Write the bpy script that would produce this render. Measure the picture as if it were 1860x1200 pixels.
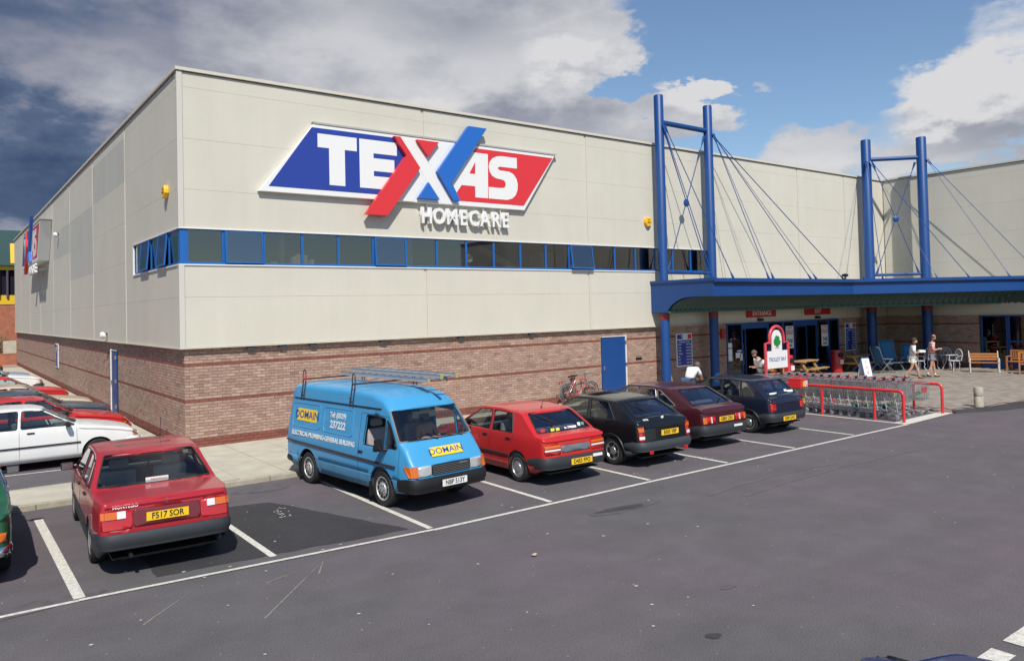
import bpy, bmesh, math, random
from mathutils import Vector, Matrix
from mathutils.bvhtree import BVHTree
R = math.radians
rnd = random.Random(7)
C = bpy.context.scene.collection
for _o in list(bpy.data.objects): bpy.data.objects.remove(_o)

# ------------------------------------------------------------ camera
cd = bpy.data.cameras.new('camera'); cam = bpy.data.objects.new('camera', cd); C.objects.link(cam)
cd.sensor_width = 36; cd.lens = 26.993; cd.shift_y = -0.0375; cd.clip_start = .1; cd.clip_end = 3000
def _cam():
    yaw, pitch, roll = R(53.0785), R(1.33243), R(-1.39371)
    f = Vector((math.cos(yaw)*math.cos(pitch), math.sin(yaw)*math.cos(pitch), math.sin(pitch)))
    r = Vector((math.sin(yaw), -math.cos(yaw), 0)); u = r.cross(f)
    c, s = math.cos(roll), math.sin(roll)
    r2 = c*r + s*u; u2 = -s*r + c*u
    m = Matrix((r2, u2, -f)).transposed().to_4x4(); m.translation = (-4.9, -20.161, 3.347)
    return m
cam.matrix_world = _cam()
bpy.context.scene.camera = cam

# ------------------------------------------------------------ light
SUN = Vector((.50, 1, -1.32)).normalized()
sl = bpy.data.lights.new('sun', 'SUN'); so = bpy.data.objects.new('sun', sl); C.objects.link(so)
sl.energy = 4.9; sl.angle = R(.55); sl.color = (1, .94, .85)
so.rotation_euler = SUN.to_track_quat('-Z', 'Y').to_euler(); so.location = (-20, -40, 40)
sc = bpy.context.scene
sc.view_settings.view_transform = 'Standard'; sc.view_settings.look = 'None'
sc.view_settings.exposure = 0; sc.view_settings.gamma = 1
sc.view_settings.use_curve_mapping = False
sc.cycles.max_bounces = 8; sc.cycles.transparent_max_bounces = 16
sc.cycles.caustics_reflective = False; sc.cycles.caustics_refractive = False

def make_world():
    w = bpy.data.worlds.new('World'); sc.world = w; w.use_nodes = True
    nt = w.node_tree; N = nt.nodes; K = nt.links; N.clear()
    def put(sock, v):
        if hasattr(v, 'is_linked') or hasattr(v, 'links'): K.new(v, sock)
        else: sock.default_value = v
    def M(op, a, b=None, c=None, clamp=False):
        n = N.new('ShaderNodeMath'); n.operation = op; n.use_clamp = clamp
        for i, v in enumerate((a, b, c)):
            if v is not None: put(n.inputs[i], v)
        return n.outputs[0]
    def sm(v, a, b):   # smoothstep
        n = N.new('ShaderNodeMapRange'); n.interpolation_type = 'SMOOTHSTEP'
        put(n.inputs[0], v); n.inputs[1].default_value = a; n.inputs[2].default_value = b
        return n.outputs[0]
    tc = N.new('ShaderNodeTexCoord'); sx = N.new('ShaderNodeSeparateXYZ'); K.new(tc.outputs['Generated'], sx.inputs[0])
    az = M('MULTIPLY', M('ARCTAN2', sx.outputs[1], sx.outputs[0]), 57.29578)
    el = M('MULTIPLY', M('ARCSINE', sx.outputs[2]), 57.29578)
    mp = N.new('ShaderNodeMapping'); K.new(tc.outputs['Generated'], mp.inputs[0]); mp.inputs['Scale'].default_value = (1, 1, 2.1)
    def noise(sc_, det, rough, off=(0, 0, 0), dist=0):
        m2 = N.new('ShaderNodeMapping'); K.new(mp.outputs[0], m2.inputs[0]); m2.inputs['Location'].default_value = off
        n = N.new('ShaderNodeTexNoise'); n.inputs['Scale'].default_value = sc_; n.inputs['Detail'].default_value = det
        n.inputs['Roughness'].default_value = rough; n.inputs['Distortion'].default_value = dist
        K.new(m2.outputs[0], n.inputs['Vector']); return n.outputs['Fac']
    n1 = noise(5.2, 9, .56, (3.1, 1.7, .4), .15); n2 = noise(3.2, 3, .5, (9, 4, 2)); n3 = noise(11, 7, .6, (1, 7, 5))
    # displaced coordinates make cloud edges ragged
    jaz = M('ADD', az, M('MULTIPLY', M('SUBTRACT', n1, .5), 16))
    jel = M('ADD', el, M('MULTIPLY', M('SUBTRACT', n3, .5), 8))
    def blob(a, e, ra, re, wt, soft=1.0):
        dx = M('DIVIDE', M('SUBTRACT', jaz, a), ra); dy = M('DIVIDE', M('SUBTRACT', jel, e), re)
        d = M('SQRT', M('ADD', M('MULTIPLY', dx, dx), M('MULTIPLY', dy, dy)))
        return M('MULTIPLY', M('SUBTRACT', 1.0, sm(d, .35, 1.25)), wt)
    cov = M('MULTIPLY', M('SUBTRACT', n1, .5), 1.7)
    bias = M('ADD', M('MULTIPLY', sm(az, 37, 54), 1.35), -.26)
    cov = M('ADD', cov, bias)
    for b in [(21, 12.5, 6.5, 3.2, .85), (17, 16, 4.5, 4.5, .75), (31, 11.3, 5, 1.5, .5), (39.6, 14.6, 2.2, 2.2, .75), (35.5, 15.3, 1.6, .8, .35), (44, 19, 7, 2.2, .5),
              (46, 13, 8, 2.5, .45), (29, 9.2, 13, 2.0, .62), (37, 18.5, 6, 2.8, -.75), (28, 18, 7, 3, -.6), (44, 15.5, 2.5, 1.2, -.45), (33, 13.6, 4, 1.2, -.35)]:
        cov = M('ADD', cov, blob(*b))
    alpha = sm(cov, .02, .36)
    # tone of the cloud: 0 storm blue .. 1 bright white
    tone = M('ADD', M('MULTIPLY', M('SUBTRACT', n3, .5), .68), M('MULTIPLY', M('SUBTRACT', n2, .5), .7))
    tone = M('ADD', tone, .66)
    tone = M('SUBTRACT', tone, M('MULTIPLY', sm(jaz, 64, 86), .47))
    for b in [(21.5, 13.3, 4.5, 2.0, .45), (17, 16, 4, 3.5, .45), (39.6, 15, 2, 1.8, .3), (64, 17, 10, 5, .18), (48, 18.5, 5, 1.8, .35), (24, 10.3, 7, 1.3, -.18),
              (82, 16, 6, 3, .30), (88, 3.5, 14, 2.2, .42), (55, 14.0, 8, 2.6, -.12), (36, 9.5, 16, 2.0, .25), (80, 9, 9, 3.5, -.14), (50, 17, 9, 3, .14), (60, 15.2, 3.5, 1.2, .25)]:
        tone = M('ADD', tone, blob(*b))
    cr = N.new('ShaderNodeValToRGB'); K.new(tone, cr.inputs[0]); e = cr.color_ramp.elements
    e[0].position = .0; e[0].color = (.055, .095, .19, 1)
    e[1].position = 1.0; e[1].color = (.80, .80, .82, 1)
    for p, c in [(.22, (.12, .17, .28, 1)), (.42, (.30, .32, .41, 1)), (.62, (.48, .50, .56, 1)), (.8, (.66, .67, .71, 1))]:
        x = cr.color_ramp.elements.new(p); x.color = c
    sky = N.new('ShaderNodeTexSky'); sky.sky_type = 'NISHITA'; sky.sun_disc = False
    sky.sun_elevation = math.asin(-SUN.z); sky.sun_rotation = math.atan2(-SUN.x, -SUN.y)
    sky.altitude = 0; sky.air_density = 1.1; sky.dust_density = .25; sky.ozone_density = 4.0
    b1 = N.new('ShaderNodeBackground'); K.new(sky.outputs[0], b1.inputs[0]); b1.inputs[1].default_value = .118
    b2 = N.new('ShaderNodeBackground'); K.new(cr.outputs[0], b2.inputs[0]); b2.inputs[1].default_value = .87
    mx = N.new('ShaderNodeMixShader'); K.new(alpha, mx.inputs[0]); K.new(b1.outputs[0], mx.inputs[1]); K.new(b2.outputs[0], mx.inputs[2])
    out = N.new('ShaderNodeOutputWorld'); K.new(mx.outputs[0], out.inputs[0])
make_world()

# ------------------------------------------------------------ materials
_M = {}
def mat(name, col, rough=.5, metal=0, var=0, vs=4, bump=0, bs=60, coat=0, spec=.5, attr=None, fine=0, fs=120, emit=0, streak=0):
    if name in _M: return _M[name]
    m = bpy.data.materials.new(name); m.use_nodes = True; _M[name] = m
    nt = m.node_tree; N = nt.nodes; K = nt.links; b = N['Principled BSDF']
    b.inputs['Base Color'].default_value = (*col, 1); b.inputs['Roughness'].default_value = rough; b.inputs['Metallic'].default_value = metal
    b.inputs['Coat Weight'].default_value = coat; b.inputs['Coat Roughness'].default_value = .04; b.inputs['Specular IOR Level'].default_value = spec
    tc = N.new('ShaderNodeTexCoord'); src = tc.outputs['Object']
    def noise(s, d=4):
        n = N.new('ShaderNodeTexNoise'); n.inputs['Scale'].default_value = s; n.inputs['Detail'].default_value = d; K.new(src, n.inputs['Vector']); return n.outputs['Fac']
    cur = None
    def mul(fac_sock, amt):
        nonlocal cur
        mr = N.new('ShaderNodeMapRange'); K.new(fac_sock, mr.inputs[0]); mr.inputs[1].default_value = .25; mr.inputs[2].default_value = .75
        mr.inputs[3].default_value = 1-amt; mr.inputs[4].default_value = 1+amt
        mx = N.new('ShaderNodeVectorMath'); mx.operation = 'SCALE'
        if cur is None: mx.inputs[0].default_value = col
        else: K.new(cur, mx.inputs[0])
        K.new(mr.outputs[0], mx.inputs['Scale']); cur = mx.outputs[0]
    if attr:
        a = N.new('ShaderNodeAttribute'); a.attribute_name = 'tone'
        cr = N.new('ShaderNodeValToRGB'); K.new(a.outputs['Fac'], cr.inputs[0])
        for i, (p, c) in enumerate(attr):
            e = cr.color_ramp.elements[i] if i < 2 else cr.color_ramp.elements.new(p)
            e.position = p; e.color = (*c, 1)
        cur = cr.outputs[0]
    if var: mul(noise(vs, 5), var)
    if fine: mul(noise(fs, 2), fine)
    if streak:
        mp = N.new('ShaderNodeMapping'); K.new(src, mp.inputs[0]); mp.inputs['Scale'].default_value = (2.2, 2.2, .10)
        n = N.new('ShaderNodeTexNoise'); n.inputs['Scale'].default_value = 1.6; n.inputs['Detail'].default_value = 7; n.inputs['Roughness'].default_value = .65; K.new(mp.outputs[0], n.inputs['Vector']); mul(n.outputs['Fac'], streak)
    if cur: K.new(cur, b.inputs['Base Color'])
    if bump:
        bp = N.new('ShaderNodeBump'); bp.inputs['Strength'].default_value = bump; bp.inputs['Distance'].default_value = .01
        K.new(noise(bs, 4), bp.inputs['Height']); K.new(bp.outputs[0], b.inputs['Normal'])
    if emit: b.inputs['Emission Color'].default_value = (*col, 1); b.inputs['Emission Strength'].default_value = emit
    return m
def glass(name, tint=(.35, .4, .42), f0=.08, rough=.0, refl=(1, 1, 1)):
    if name in _M: return _M[name]
    m = bpy.data.materials.new(name); m.use_nodes = True; _M[name] = m
    nt = m.node_tree; N = nt.nodes; K = nt.links; N.clear()
    t = N.new('ShaderNodeBsdfTransparent'); t.inputs[0].default_value = (*tint, 1)
    g = N.new('ShaderNodeBsdfGlossy'); g.inputs['Roughness'].default_value = rough; g.inputs[0].default_value = (*refl, 1)
    lw = N.new('ShaderNodeLayerWeight'); lw.inputs[0].default_value = .5
    mr = N.new('ShaderNodeMath'); mr.operation = 'POWER'; K.new(lw.outputs['Facing'], mr.inputs[0]); mr.inputs[1].default_value = 4
    ma = N.new('ShaderNodeMath'); ma.operation = 'MULTIPLY_ADD'; K.new(mr.outputs[0], ma.inputs[0]); ma.inputs[1].default_value = 1-f0; ma.inputs[2].default_value = f0
    mx = N.new('ShaderNodeMixShader'); K.new(ma.outputs[0], mx.inputs[0]); K.new(t.outputs[0], mx.inputs[1]); K.new(g.outputs[0], mx.inputs[2])
    o = N.new('ShaderNodeOutputMaterial'); K.new(mx.outputs[0], o.inputs[0]); return m

def asphalt(name, a, b, light=.0):
    m = bpy.data.materials.new(name); m.use_nodes = True; nt = m.node_tree; N = nt.nodes; K = nt.links; p = N['Principled BSDF']
    tc = N.new('ShaderNodeTexCoord'); src = tc.outputs['Object']
    def noise(s, d, r=.5, vec=None):
        n = N.new('ShaderNodeTexNoise'); n.inputs['Scale'].default_value = s; n.inputs['Detail'].default_value = d; n.inputs['Roughness'].default_value = r
        K.new(vec or src, n.inputs['Vector']); return n
    big = noise(.16, 4, .55); mid = noise(1.3, 6, .65); fin = noise(60, 4, .85)
    cr = N.new('ShaderNodeValToRGB'); K.new(mid.outputs['Fac'], cr.inputs[0])
    cr.color_ramp.elements[0].position = .2; cr.color_ramp.elements[0].color = (*a, 1)
    cr.color_ramp.elements[1].position = .8; cr.color_ramp.elements[1].color = (*b, 1)
    tint = N.new('ShaderNodeValToRGB'); K.new(big.outputs['Fac'], tint.inputs[0])
    tint.color_ramp.elements[0].position = .35; tint.color_ramp.elements[0].color = (.90, .97, .95, 1)
    tint.color_ramp.elements[1].position = .65; tint.color_ramp.elements[1].color = (1.06, .98, 1.06, 1)
    m1 = N.new('ShaderNodeMix'); m1.data_type = 'RGBA'; m1.blend_type = 'MULTIPLY'; m1.inputs[0].default_value = 1
    K.new(cr.outputs[0], m1.inputs[6]); K.new(tint.outputs[0], m1.inputs[7])
    mr = N.new('ShaderNodeMapRange'); K.new(fin.outputs['Fac'], mr.inputs[0]); mr.inputs[1].default_value = .3; mr.inputs[2].default_value = .7; mr.inputs[3].default_value = .45; mr.inputs[4].default_value = 1.55
    m2 = N.new('ShaderNodeVectorMath'); m2.operation = 'SCALE'; K.new(m1.outputs[2], m2.inputs[0]); K.new(mr.outputs[0], m2.inputs['Scale'])
    # pale aggregate specks
    vo = N.new('ShaderNodeTexVoronoi'); vo.inputs['Scale'].default_value = 5; K.new(src, vo.inputs['Vector'])
    lt = N.new('ShaderNodeMath'); lt.operation = 'LESS_THAN'; K.new(vo.outputs['Distance'], lt.inputs[0]); lt.inputs[1].default_value = .045
    m3 = N.new('ShaderNodeMix'); m3.data_type = 'RGBA'; K.new(lt.outputs[0], m3.inputs[0]); K.new(m2.outputs[0], m3.inputs[6]); m3.inputs[7].default_value = (.3, .28, .25, 1)
    # scuffs: long stretched streaks of tyre polish
    mp = N.new('ShaderNodeMapping'); K.new(src, mp.inputs[0]); mp.inputs['Scale'].default_value = (.22, 1.6, 1); mp.inputs['Rotation'].default_value = (0, 0, R(12))
    st = noise(1.1, 5, .6, mp.outputs[0]); s2 = N.new('ShaderNodeMapRange'); K.new(st.outputs['Fac'], s2.inputs[0]); s2.inputs[1].default_value = .35; s2.inputs[2].default_value = .7
    s2.inputs[3].default_value = .955; s2.inputs[4].default_value = 1.04
    m4 = N.new('ShaderNodeVectorMath'); m4.operation = 'SCALE'; K.new(m3.outputs[2], m4.inputs[0]); K.new(s2.outputs[0], m4.inputs['Scale'])
    K.new(m4.outputs[0], p.inputs['Base Color']); p.inputs['Roughness'].default_value = .9; p.inputs['Specular IOR Level'].default_value = .3
    bp = N.new('ShaderNodeBump'); bp.inputs['Strength'].default_value = .5; bp.inputs['Distance'].default_value = .006; K.new(fin.outputs['Fac'], bp.inputs['Height']); K.new(bp.outputs[0], p.inputs['Normal'])
    return m

# ------------------------------------------------------------ mesh helpers
class MB:
    def __init__(s): s.v = []; s.f = []; s.m = []; s.t = []; s.mi = 0; s.tone = 0.
    def face(s, idx): s.f.append(tuple(idx)); s.m.append(s.mi); s.t.append(s.tone)
    def add(s, vs, fs):
        o = len(s.v); s.v += [tuple(p) for p in vs]
        for f in fs: s.face([o+i for i in f])
        return s
    def box(s, a, b, M=None):
        (x0, y0, z0), (x1, y1, z1) = a, b
        vs = [Vector(p) for p in ((x0,y0,z0),(x1,y0,z0),(x1,y1,z0),(x0,y1,z0),(x0,y0,z1),(x1,y0,z1),(x1,y1,z1),(x0,y1,z1))]
        if M: vs = [M @ p for p in vs]
        return s.add(vs, [(3,2,1,0),(4,5,6,7),(0,1,5,4),(1,2,6,5),(2,3,7,6),(3,0,4,7)])
    def cbox(s, c, d, M=None):
        return s.box([c[i]-d[i]/2 for i in range(3)], [c[i]+d[i]/2 for i in range(3)], M)
    def bar(s, p, q, w, h=None, up=(0,0,1)):
        p, q = Vector(p), Vector(q); h = h or w; d = (q-p); L = d.length
        if L < 1e-6: return s
        d.normalize(); u = Vector(up)
        if abs(d.dot(u)) > .98: u = Vector((0,1,0))
        r = d.cross(u).normalized(); u = r.cross(d)
        vs = [b + r*i*w/2 + u*j*h/2 for b in (p, q) for i, j in ((-1,-1),(1,-1),(1,1),(-1,1))]
        return s.add(vs, [(3,2,1,0),(4,5,6,7),(0,1,5,4),(1,2,6,5),(2,3,7,6),(3,0,4,7)])
    def tube(s, pts, r, n=8, closed=False, caps=True, flat=1.0, radii=None):
        pts = [Vector(p) for p in pts]; N = len(pts); o = len(s.v); up = None
        for i, p in enumerate(pts):
            a = pts[i-1] if (i or closed) else p; b = pts[(i+1) % N] if (i < N-1 or closed) else p
            t = (b-a)
            if t.length < 1e-9: t = Vector((0,0,1))
            t.normalize()
            if up is None:
                up = Vector((0,0,1)) if abs(t.z) < .9 else Vector((1,0,0))
            rr = t.cross(up)
            if rr.length < 1e-5: rr = t.cross(Vector((0,1,0)))
            rr.normalize(); up = rr.cross(t).normalized()
            q = radii[i] if radii else r
            for k in range(n):
                an = 2*math.pi*k/n + math.pi/n
                s.v.append(tuple(p + rr*math.cos(an)*q + up*math.sin(an)*q*flat))
        for i in range(N if closed else N-1):
            j = (i+1) % N
            for k in range(n):
                k2 = (k+1) % n; s.face((o+i*n+k, o+i*n+k2, o+j*n+k2, o+j*n+k))
        if caps and not closed:
            s.face([o+k for k in range(n)][::-1]); s.face([o+(N-1)*n+k for k in range(n)])
        return s
    def prism(s, poly, axis, a, b):
        """poly of 2d points; axis: 'y' -> (x,z) extruded in y, 'x' -> (y,z), 'z' -> (x,y)"""
        def P(p, t): return {'y': (p[0], t, p[1]), 'x': (t, p[0], p[1]), 'z': (p[0], p[1], t)}[axis]
        n = len(poly)
        s.add([P(p, a) for p in poly]+[P(p, b) for p in poly],
              [tuple(range(n)), tuple(range(2*n-1, n-1, -1))]+[(i, i+n, (i+1) % n+n, (i+1) % n) for i in range(n)])
        return s
    def lathe(s, prof, n=20, M=None, axis='z'):
        """prof list of (r, h)"""
        o = len(s.v)
        for r, h in prof:
            for k in range(n):
                a = 2*math.pi*k/n
                p = {'z': (r*math.cos(a), r*math.sin(a), h), 'y': (r*math.cos(a), h, r*math.sin(a)), 'x': (h, r*math.cos(a), r*math.sin(a))}[axis]
                if M: p = M @ Vector(p)
                s.v.append(tuple(p))
        for i in range(len(prof)-1):
            for k in range(n):
                k2 = (k+1) % n; s.face((o+i*n+k, o+i*n+k2, o+(i+1)*n+k2, o+(i+1)*n+k))
        return s
    def grid(s, fn, nu, nv, cu=False):
        o = len(s.v)
        for i in range(nu+1):
            for j in range(nv+1): s.v.append(tuple(fn(i/nu, j/nv)))
        for i in range(nu):
            for j in range(nv):
                s.face((o+i*(nv+1)+j, o+(i+1)*(nv+1)+j, o+(i+1)*(nv+1)+j+1, o+i*(nv+1)+j+1))
        return s
    def mesh(s, name, mats, smooth=False, fix=True):
        me = bpy.data.meshes.new(name); me.from_pydata(s.v, [], s.f)
        if not isinstance(mats, (list, tuple)): mats = [mats]
        for m in mats: me.materials.append(m)
        if len(mats) > 1: me.polygons.foreach_set('material_index', s.m)
        if any(s.t):
            a = me.attributes.new('tone', 'FLOAT', 'FACE'); a.data.foreach_set('value', s.t)
        if fix:
            bm = bmesh.new(); bm.from_mesh(me)
            bmesh.ops.recalc_face_normals(bm, faces=bm.faces); bm.to_mesh(me); bm.free()
        if smooth:
            me.polygons.foreach_set('use_smooth', [True]*len(me.polygons))
            me.set_sharp_from_angle(angle=R(smooth if smooth is not True else 35))
        me.update(); return me
    def build_each(s, name, mats, parent=None, smooth=False):
        par = list(range(len(s.v)))
        def fd(a):
            while par[a] != a: par[a] = par[par[a]]; a = par[a]
            return a
        for f in s.f:
            for i in f[1:]: par[fd(i)] = fd(f[0])
        g = {}
        for k, f in enumerate(s.f): g.setdefault(fd(f[0]), []).append(k)
        out = []
        for ks in g.values():
            q = MB(); mp = {}
            for k in ks:
                r = []
                for i in s.f[k]:
                    if i not in mp: mp[i] = len(q.v); q.v.append(s.v[i])
                    r.append(mp[i])
                q.mi = s.m[k]; q.tone = s.t[k]; q.face(r)
            out.append(q.build(name, mats, parent, smooth))
        return out
    def build(s, name, mats, parent=None, smooth=False, fix=True, **kw):
        return link(name, s.mesh(name, mats, smooth, fix), parent, **kw)
def link(name, data, parent=None, loc=None, rot=None, **kw):
    o = bpy.data.objects.new(name, data); C.objects.link(o)
    if parent: o.parent = parent
    if loc: o.location = loc
    if rot: o.rotation_euler = rot
    for k, v in kw.items(): o[k] = v
    return o
def thing(name, label, category, loc=(0,0,0), rz=0, group=None):
    o = link(name, None, None, loc, (0,0,rz)); o['label'] = label; o['category'] = category
    if group: o['group'] = group
    o.empty_display_size = .2
    return o
def tag(o, label, category, group=None):
    o['label'] = label; o['category'] = category
    if group: o['group'] = group
    return o
def struct(o): o['kind'] = 'structure'; return o
def kids(o): return [c for c in C.objects if c.parent == o]
def copy_tree(o, parent=None, cache=None):
    if cache is None:
        cache = {}
        for c in C.objects:
            if c.parent: cache.setdefault(c.parent.name, []).append(c)
    c = o.copy(); C.objects.link(c); c.parent = parent
    for ch in cache.get(o.name, []): copy_tree(ch, c, cache)
    return c
def bevel(o, w=.01, seg=2, ang=40):
    m = o.modifiers.new('bevel', 'BEVEL'); m.width = w; m.segments = seg; m.limit_method = 'ANGLE'; m.angle_limit = R(ang); return o
def text(name, s, size, material, parent, M, ext=.001, off=0.0, ax='CENTER', sx=1.0, spacing=1.0, **kw):
    cu = bpy.data.curves.new('lettering', 'FONT'); cu.body = s; cu.size = size; cu.extrude = ext; cu.offset = off; cu.align_x = ax; cu.align_y = 'CENTER'
    cu.space_character = spacing; cu.resolution_u = 3
    ob = bpy.data.objects.new('tmp', cu); C.objects.link(ob)
    dg = bpy.context.evaluated_depsgraph_get(); me = bpy.data.meshes.new_from_object(ob.evaluated_get(dg)); bpy.data.objects.remove(ob)
    me.transform(Matrix.Diagonal((sx, 1, 1, 1))); me.materials.clear(); me.materials.append(material)
    o = link(name, me, parent, **kw); o.matrix_local = M; return o
def frame(o, x, y):   # matrix with given origin, x axis, y axis
    x = Vector(x).normalized(); z = x.cross(Vector(y)).normalized(); y = z.cross(x)
    m = Matrix((x, y, z)).transposed().to_4x4(); m.translation = o; return m
# ------------------------------------------------------------ shared materials
clad_m = mat('cladding', (.585, .56, .475), .75, streak=.022, var=.04, vs=.7, fine=.06, fs=90, bump=.25, bs=180)
clad2_m = mat('cladding_trim', (.60, .56, .47), .6, streak=.06)
clad3_m = mat('cladding_faded', (.485, .48, .43), .75, streak=.05, var=.05, vs=.7, fine=.06, fs=90, bump=.25, bs=180)
buff = [(0, (.20, .13, .10)), (.35, (.33, .215, .165)), (.7, (.41, .275, .215)), (1, (.47, .335, .26))]
brick_m = mat('buff_brick', (.4, .3, .2), .9, var=.14, vs=14, fine=.15, fs=160, bump=.6, bs=120, attr=buff)
redb = [(0, (.17, .055, .04)), (1, (.25, .085, .06))]
redbrick_m = mat('red_brick', (.2, .06, .04), .85, var=.15, vs=14, bump=.5, bs=120, attr=redb)
mortar_m = mat('mortar', (.33, .235, .20), .95, var=.1, vs=8)
blue_m = mat('blue_paint', (.006, .055, .215), .45, var=.05, vs=2)
blue_d = mat('blue_paint_dark', (.01, .07, .27), .45, var=.04, vs=2)
frame_m = mat('blue_window_frame', (.015, .12, .40), .35)
red_m = mat('red_paint', (.62, .03, .035), .35, coat=.3, var=.04)
white_m = mat('white_paint', (.80, .79, .76), .5, var=.04, vs=3)
black_m = mat('black_plastic', (.012, .012, .013), .5)
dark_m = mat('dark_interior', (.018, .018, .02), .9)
grey_m = mat('grey_plastic', (.030, .034, .040), .55, fine=.1)
steel_m = mat('galvanised_steel', (.55, .57, .60), .32, .85, var=.1, vs=20)
chrome_m = mat('chrome', (.75, .76, .78), .1, 1.0)
line_m = mat('road_paint', (.58, .57, .51), .8, var=.26, vs=16, fine=.2, fs=70)
conc_m = mat('concrete_slab', (.46, .43, .35), .9, var=.14, vs=2.2, fine=.1, fs=70, bump=.3, bs=90)
kerb_m = mat('kerb_concrete', (.36, .33, .26), .9, var=.16, vs=6, fine=.15, fs=60)
paver_m = mat('plaza_paver', (.3, .26, .22), .9, var=.12, vs=1.5, fine=.12, fs=60, attr=[(0, (.24, .205, .175)), (1, (.33, .29, .245))])
wood_m = mat('pine_wood', (.46, .28, .12), .6, var=.2, vs=9)
wood2_m = mat('teak_wood', (.42, .17, .05), .55, var=.2, vs=9)
win_g = glass('window_glass', (.62, .62, .60), .11)
win_g2 = glass('open_window_glass', (.45, .47, .50), .20, refl=(.8, .84, .92))
skin_m = mat('skin', (.50, .26, .17), .55, var=.06)

# ------------------------------------------------------------ ground
asph = asphalt('asphalt', (.098, .088, .093), (.138, .125, .132))
asph2 = asphalt('fresh_asphalt', (.040, .037, .040), (.058, .054, .058))
def sheet(name, pts, z, m, **kw):
    b = MB(); b.add([(x, y, z) for x, y in pts], [tuple(range(len(pts)))]); o = b.build(name, m, fix=False)
    if o.data.polygons[0].normal.z < 0: o.data.flip_normals()
    return struct(o)
sheet('ground', [(-900, -900), (900, -900), (900, 900), (-900, 900)], 0, asph)
def rough_poly(pts, amp=.03, step=.25):
    out = []
    for i, p in enumerate(pts):
        q = pts[(i+1) % len(pts)]; L = math.dist(p, q); n = max(1, int(L/step))
        for k in range(n):
            t = k/n; out.append((p[0]+(q[0]-p[0])*t+rnd.uniform(-amp, amp), p[1]+(q[1]-p[1])*t+rnd.uniform(-amp, amp)))
    return out
sheet('asphalt_patch', rough_poly([(-2.62, -9.30), (.96, -9.60), (-.12, -6.38), (-1.6, -6.05), (-2.55, -6.2)]), .004, asph2)
def blobpoly(cx, cy, rx, ry, rot=0, n=28, a=.12):
    out = []; ph = [rnd.uniform(0, 6) for _ in range(4)]
    for i in range(n):
        t = 2*math.pi*i/n; k = 1+a*math.sin(2*t+ph[0])+a*.7*math.sin(3*t+ph[1])+a*.4*math.sin(7*t+ph[2])
        x, y = rx*k*math.cos(t), ry*k*math.sin(t)
        out.append((cx+x*math.cos(rot)-y*math.sin(rot), cy+x*math.sin(rot)+y*math.cos(rot)))
    return out
oil_m = mat('oil_stain', (.045, .042, .045), .45, var=.25, vs=5)
oil2 = mat('faded_oil_stain', (.098, .090, .095), .8, var=.25, vs=5)
for cx, cy, rx, ry, rt, m in [(4.22, -10.93, .44, .12, -.1, oil_m), (4.22, -10.93, .68, .2, -.1, oil2), (1.38, -15.06, .09, .06, 0, oil_m), (-4.1, -9.5, .8, .22, .2, oil2),
                              (.1, -5.2, .5, .35, 0, oil2), (-1.2, -14.6, .05, .03, 0, oil_m), (2.6, -14.3, .12, .06, 0, oil2), (-.2, -14.9, .04, .03, 0, oil_m)]:
    sheet('oil_stain', blobpoly(cx, cy, rx, ry, rt), .008 if m is oil_m else .0055, m)
tyre_m = mat('tyre_mark', (.115, .10, .108), .7, var=.2, vs=3)
for k, (y0, x0, x1) in enumerate([(-11.3, 6.0, 10.0), (-11.75, 6.4, 12.6)]):
    P = [(x0+(x1-x0)*i/20, y0+.03*i-.0045*i*i*.35) for i in range(21)]
    sheet('tyre_mark', [(x, y-.05-.02*math.sin(i)) for i, (x, y) in enumerate(P)]+[(x, y+.05) for x, y in P[::-1]], .0042, tyre_m)
scr_m = mat('scrape_mark', (.24, .22, .18), .9, var=.4, vs=9)
for (x0, y0, x1, y1) in [(-3.1, -10.9, -2.35, -10.1), (-2.0, -11.6, -.75, -10.2), (-.95, -10.6, -.7, -10.15), (4.9, -7.2, 5.2, -7.5), (-1.6, -10.5, -1.1, -10.3)]:
    dx, dy = x1-x0, y1-y0; L = math.hypot(dx, dy); nx, ny = -dy/L*.012, dx/L*.012
    sheet('scrape_mark', [(x0-nx, y0-ny), (x1-nx*.2, y1-ny*.2), (x1+nx*.2, y1+ny*.2), (x0+nx, y0+ny)], .0048, scr_m)
# painted bay markings
def stripe(x0, y0, x1, y1, w, name='painted_line', z=.0085):
    dx, dy = x1-x0, y1-y0; L = math.hypot(dx, dy); nx, ny = -dy/L*w/2, dx/L*w/2; n = max(2, int(L/.3)); a = []; b = []
    for i in range(n+1):
        t = i/n; j = rnd.uniform(-.006, .006)
        a.append((x0+dx*t-nx+(ny and nx*j*8), y0+dy*t-ny+ny*j*8)); b.append((x0+dx*t+nx, y0+dy*t+ny+ny*j*8))
    return sheet(name, a+b[::-1], z, line_m)
stripe(-10.6, -9.42, -3.55, -9.60, .075); stripe(-3.55, -9.60, 1.2, -9.90, .075, z=.0125); stripe(1.2, -9.90, 16.05, -9.90, .085)
for i, x in enumerate([-5.95, -3.53, -1.16, 1.2, 3.62, 6.09, 8.48, 10.93, 13.5]):
    y1 = -9.80 if x > 1 else -9.52
    stripe(x, y1, x+(.0 if x < 0 else .08), -4.72 if x > 0 else -5.0 if x < -3.6 else -4.85, .10 if x > -2 else .13)
for k in range(12): stripe(-1.9, -.22+2.45*k, -6.6, .12+2.45*k, .08)
for x0, x1 in ((2.25, 3.16), (3.42, 4.33), (4.6, 5.5), (1.1, 2.0)): sheet('painted_dash', [(x0, -17.14), (x1, -17.14), (x1, -16.93), (x0, -16.93)], .0085, line_m)      # broken lane line, lower right
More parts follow.
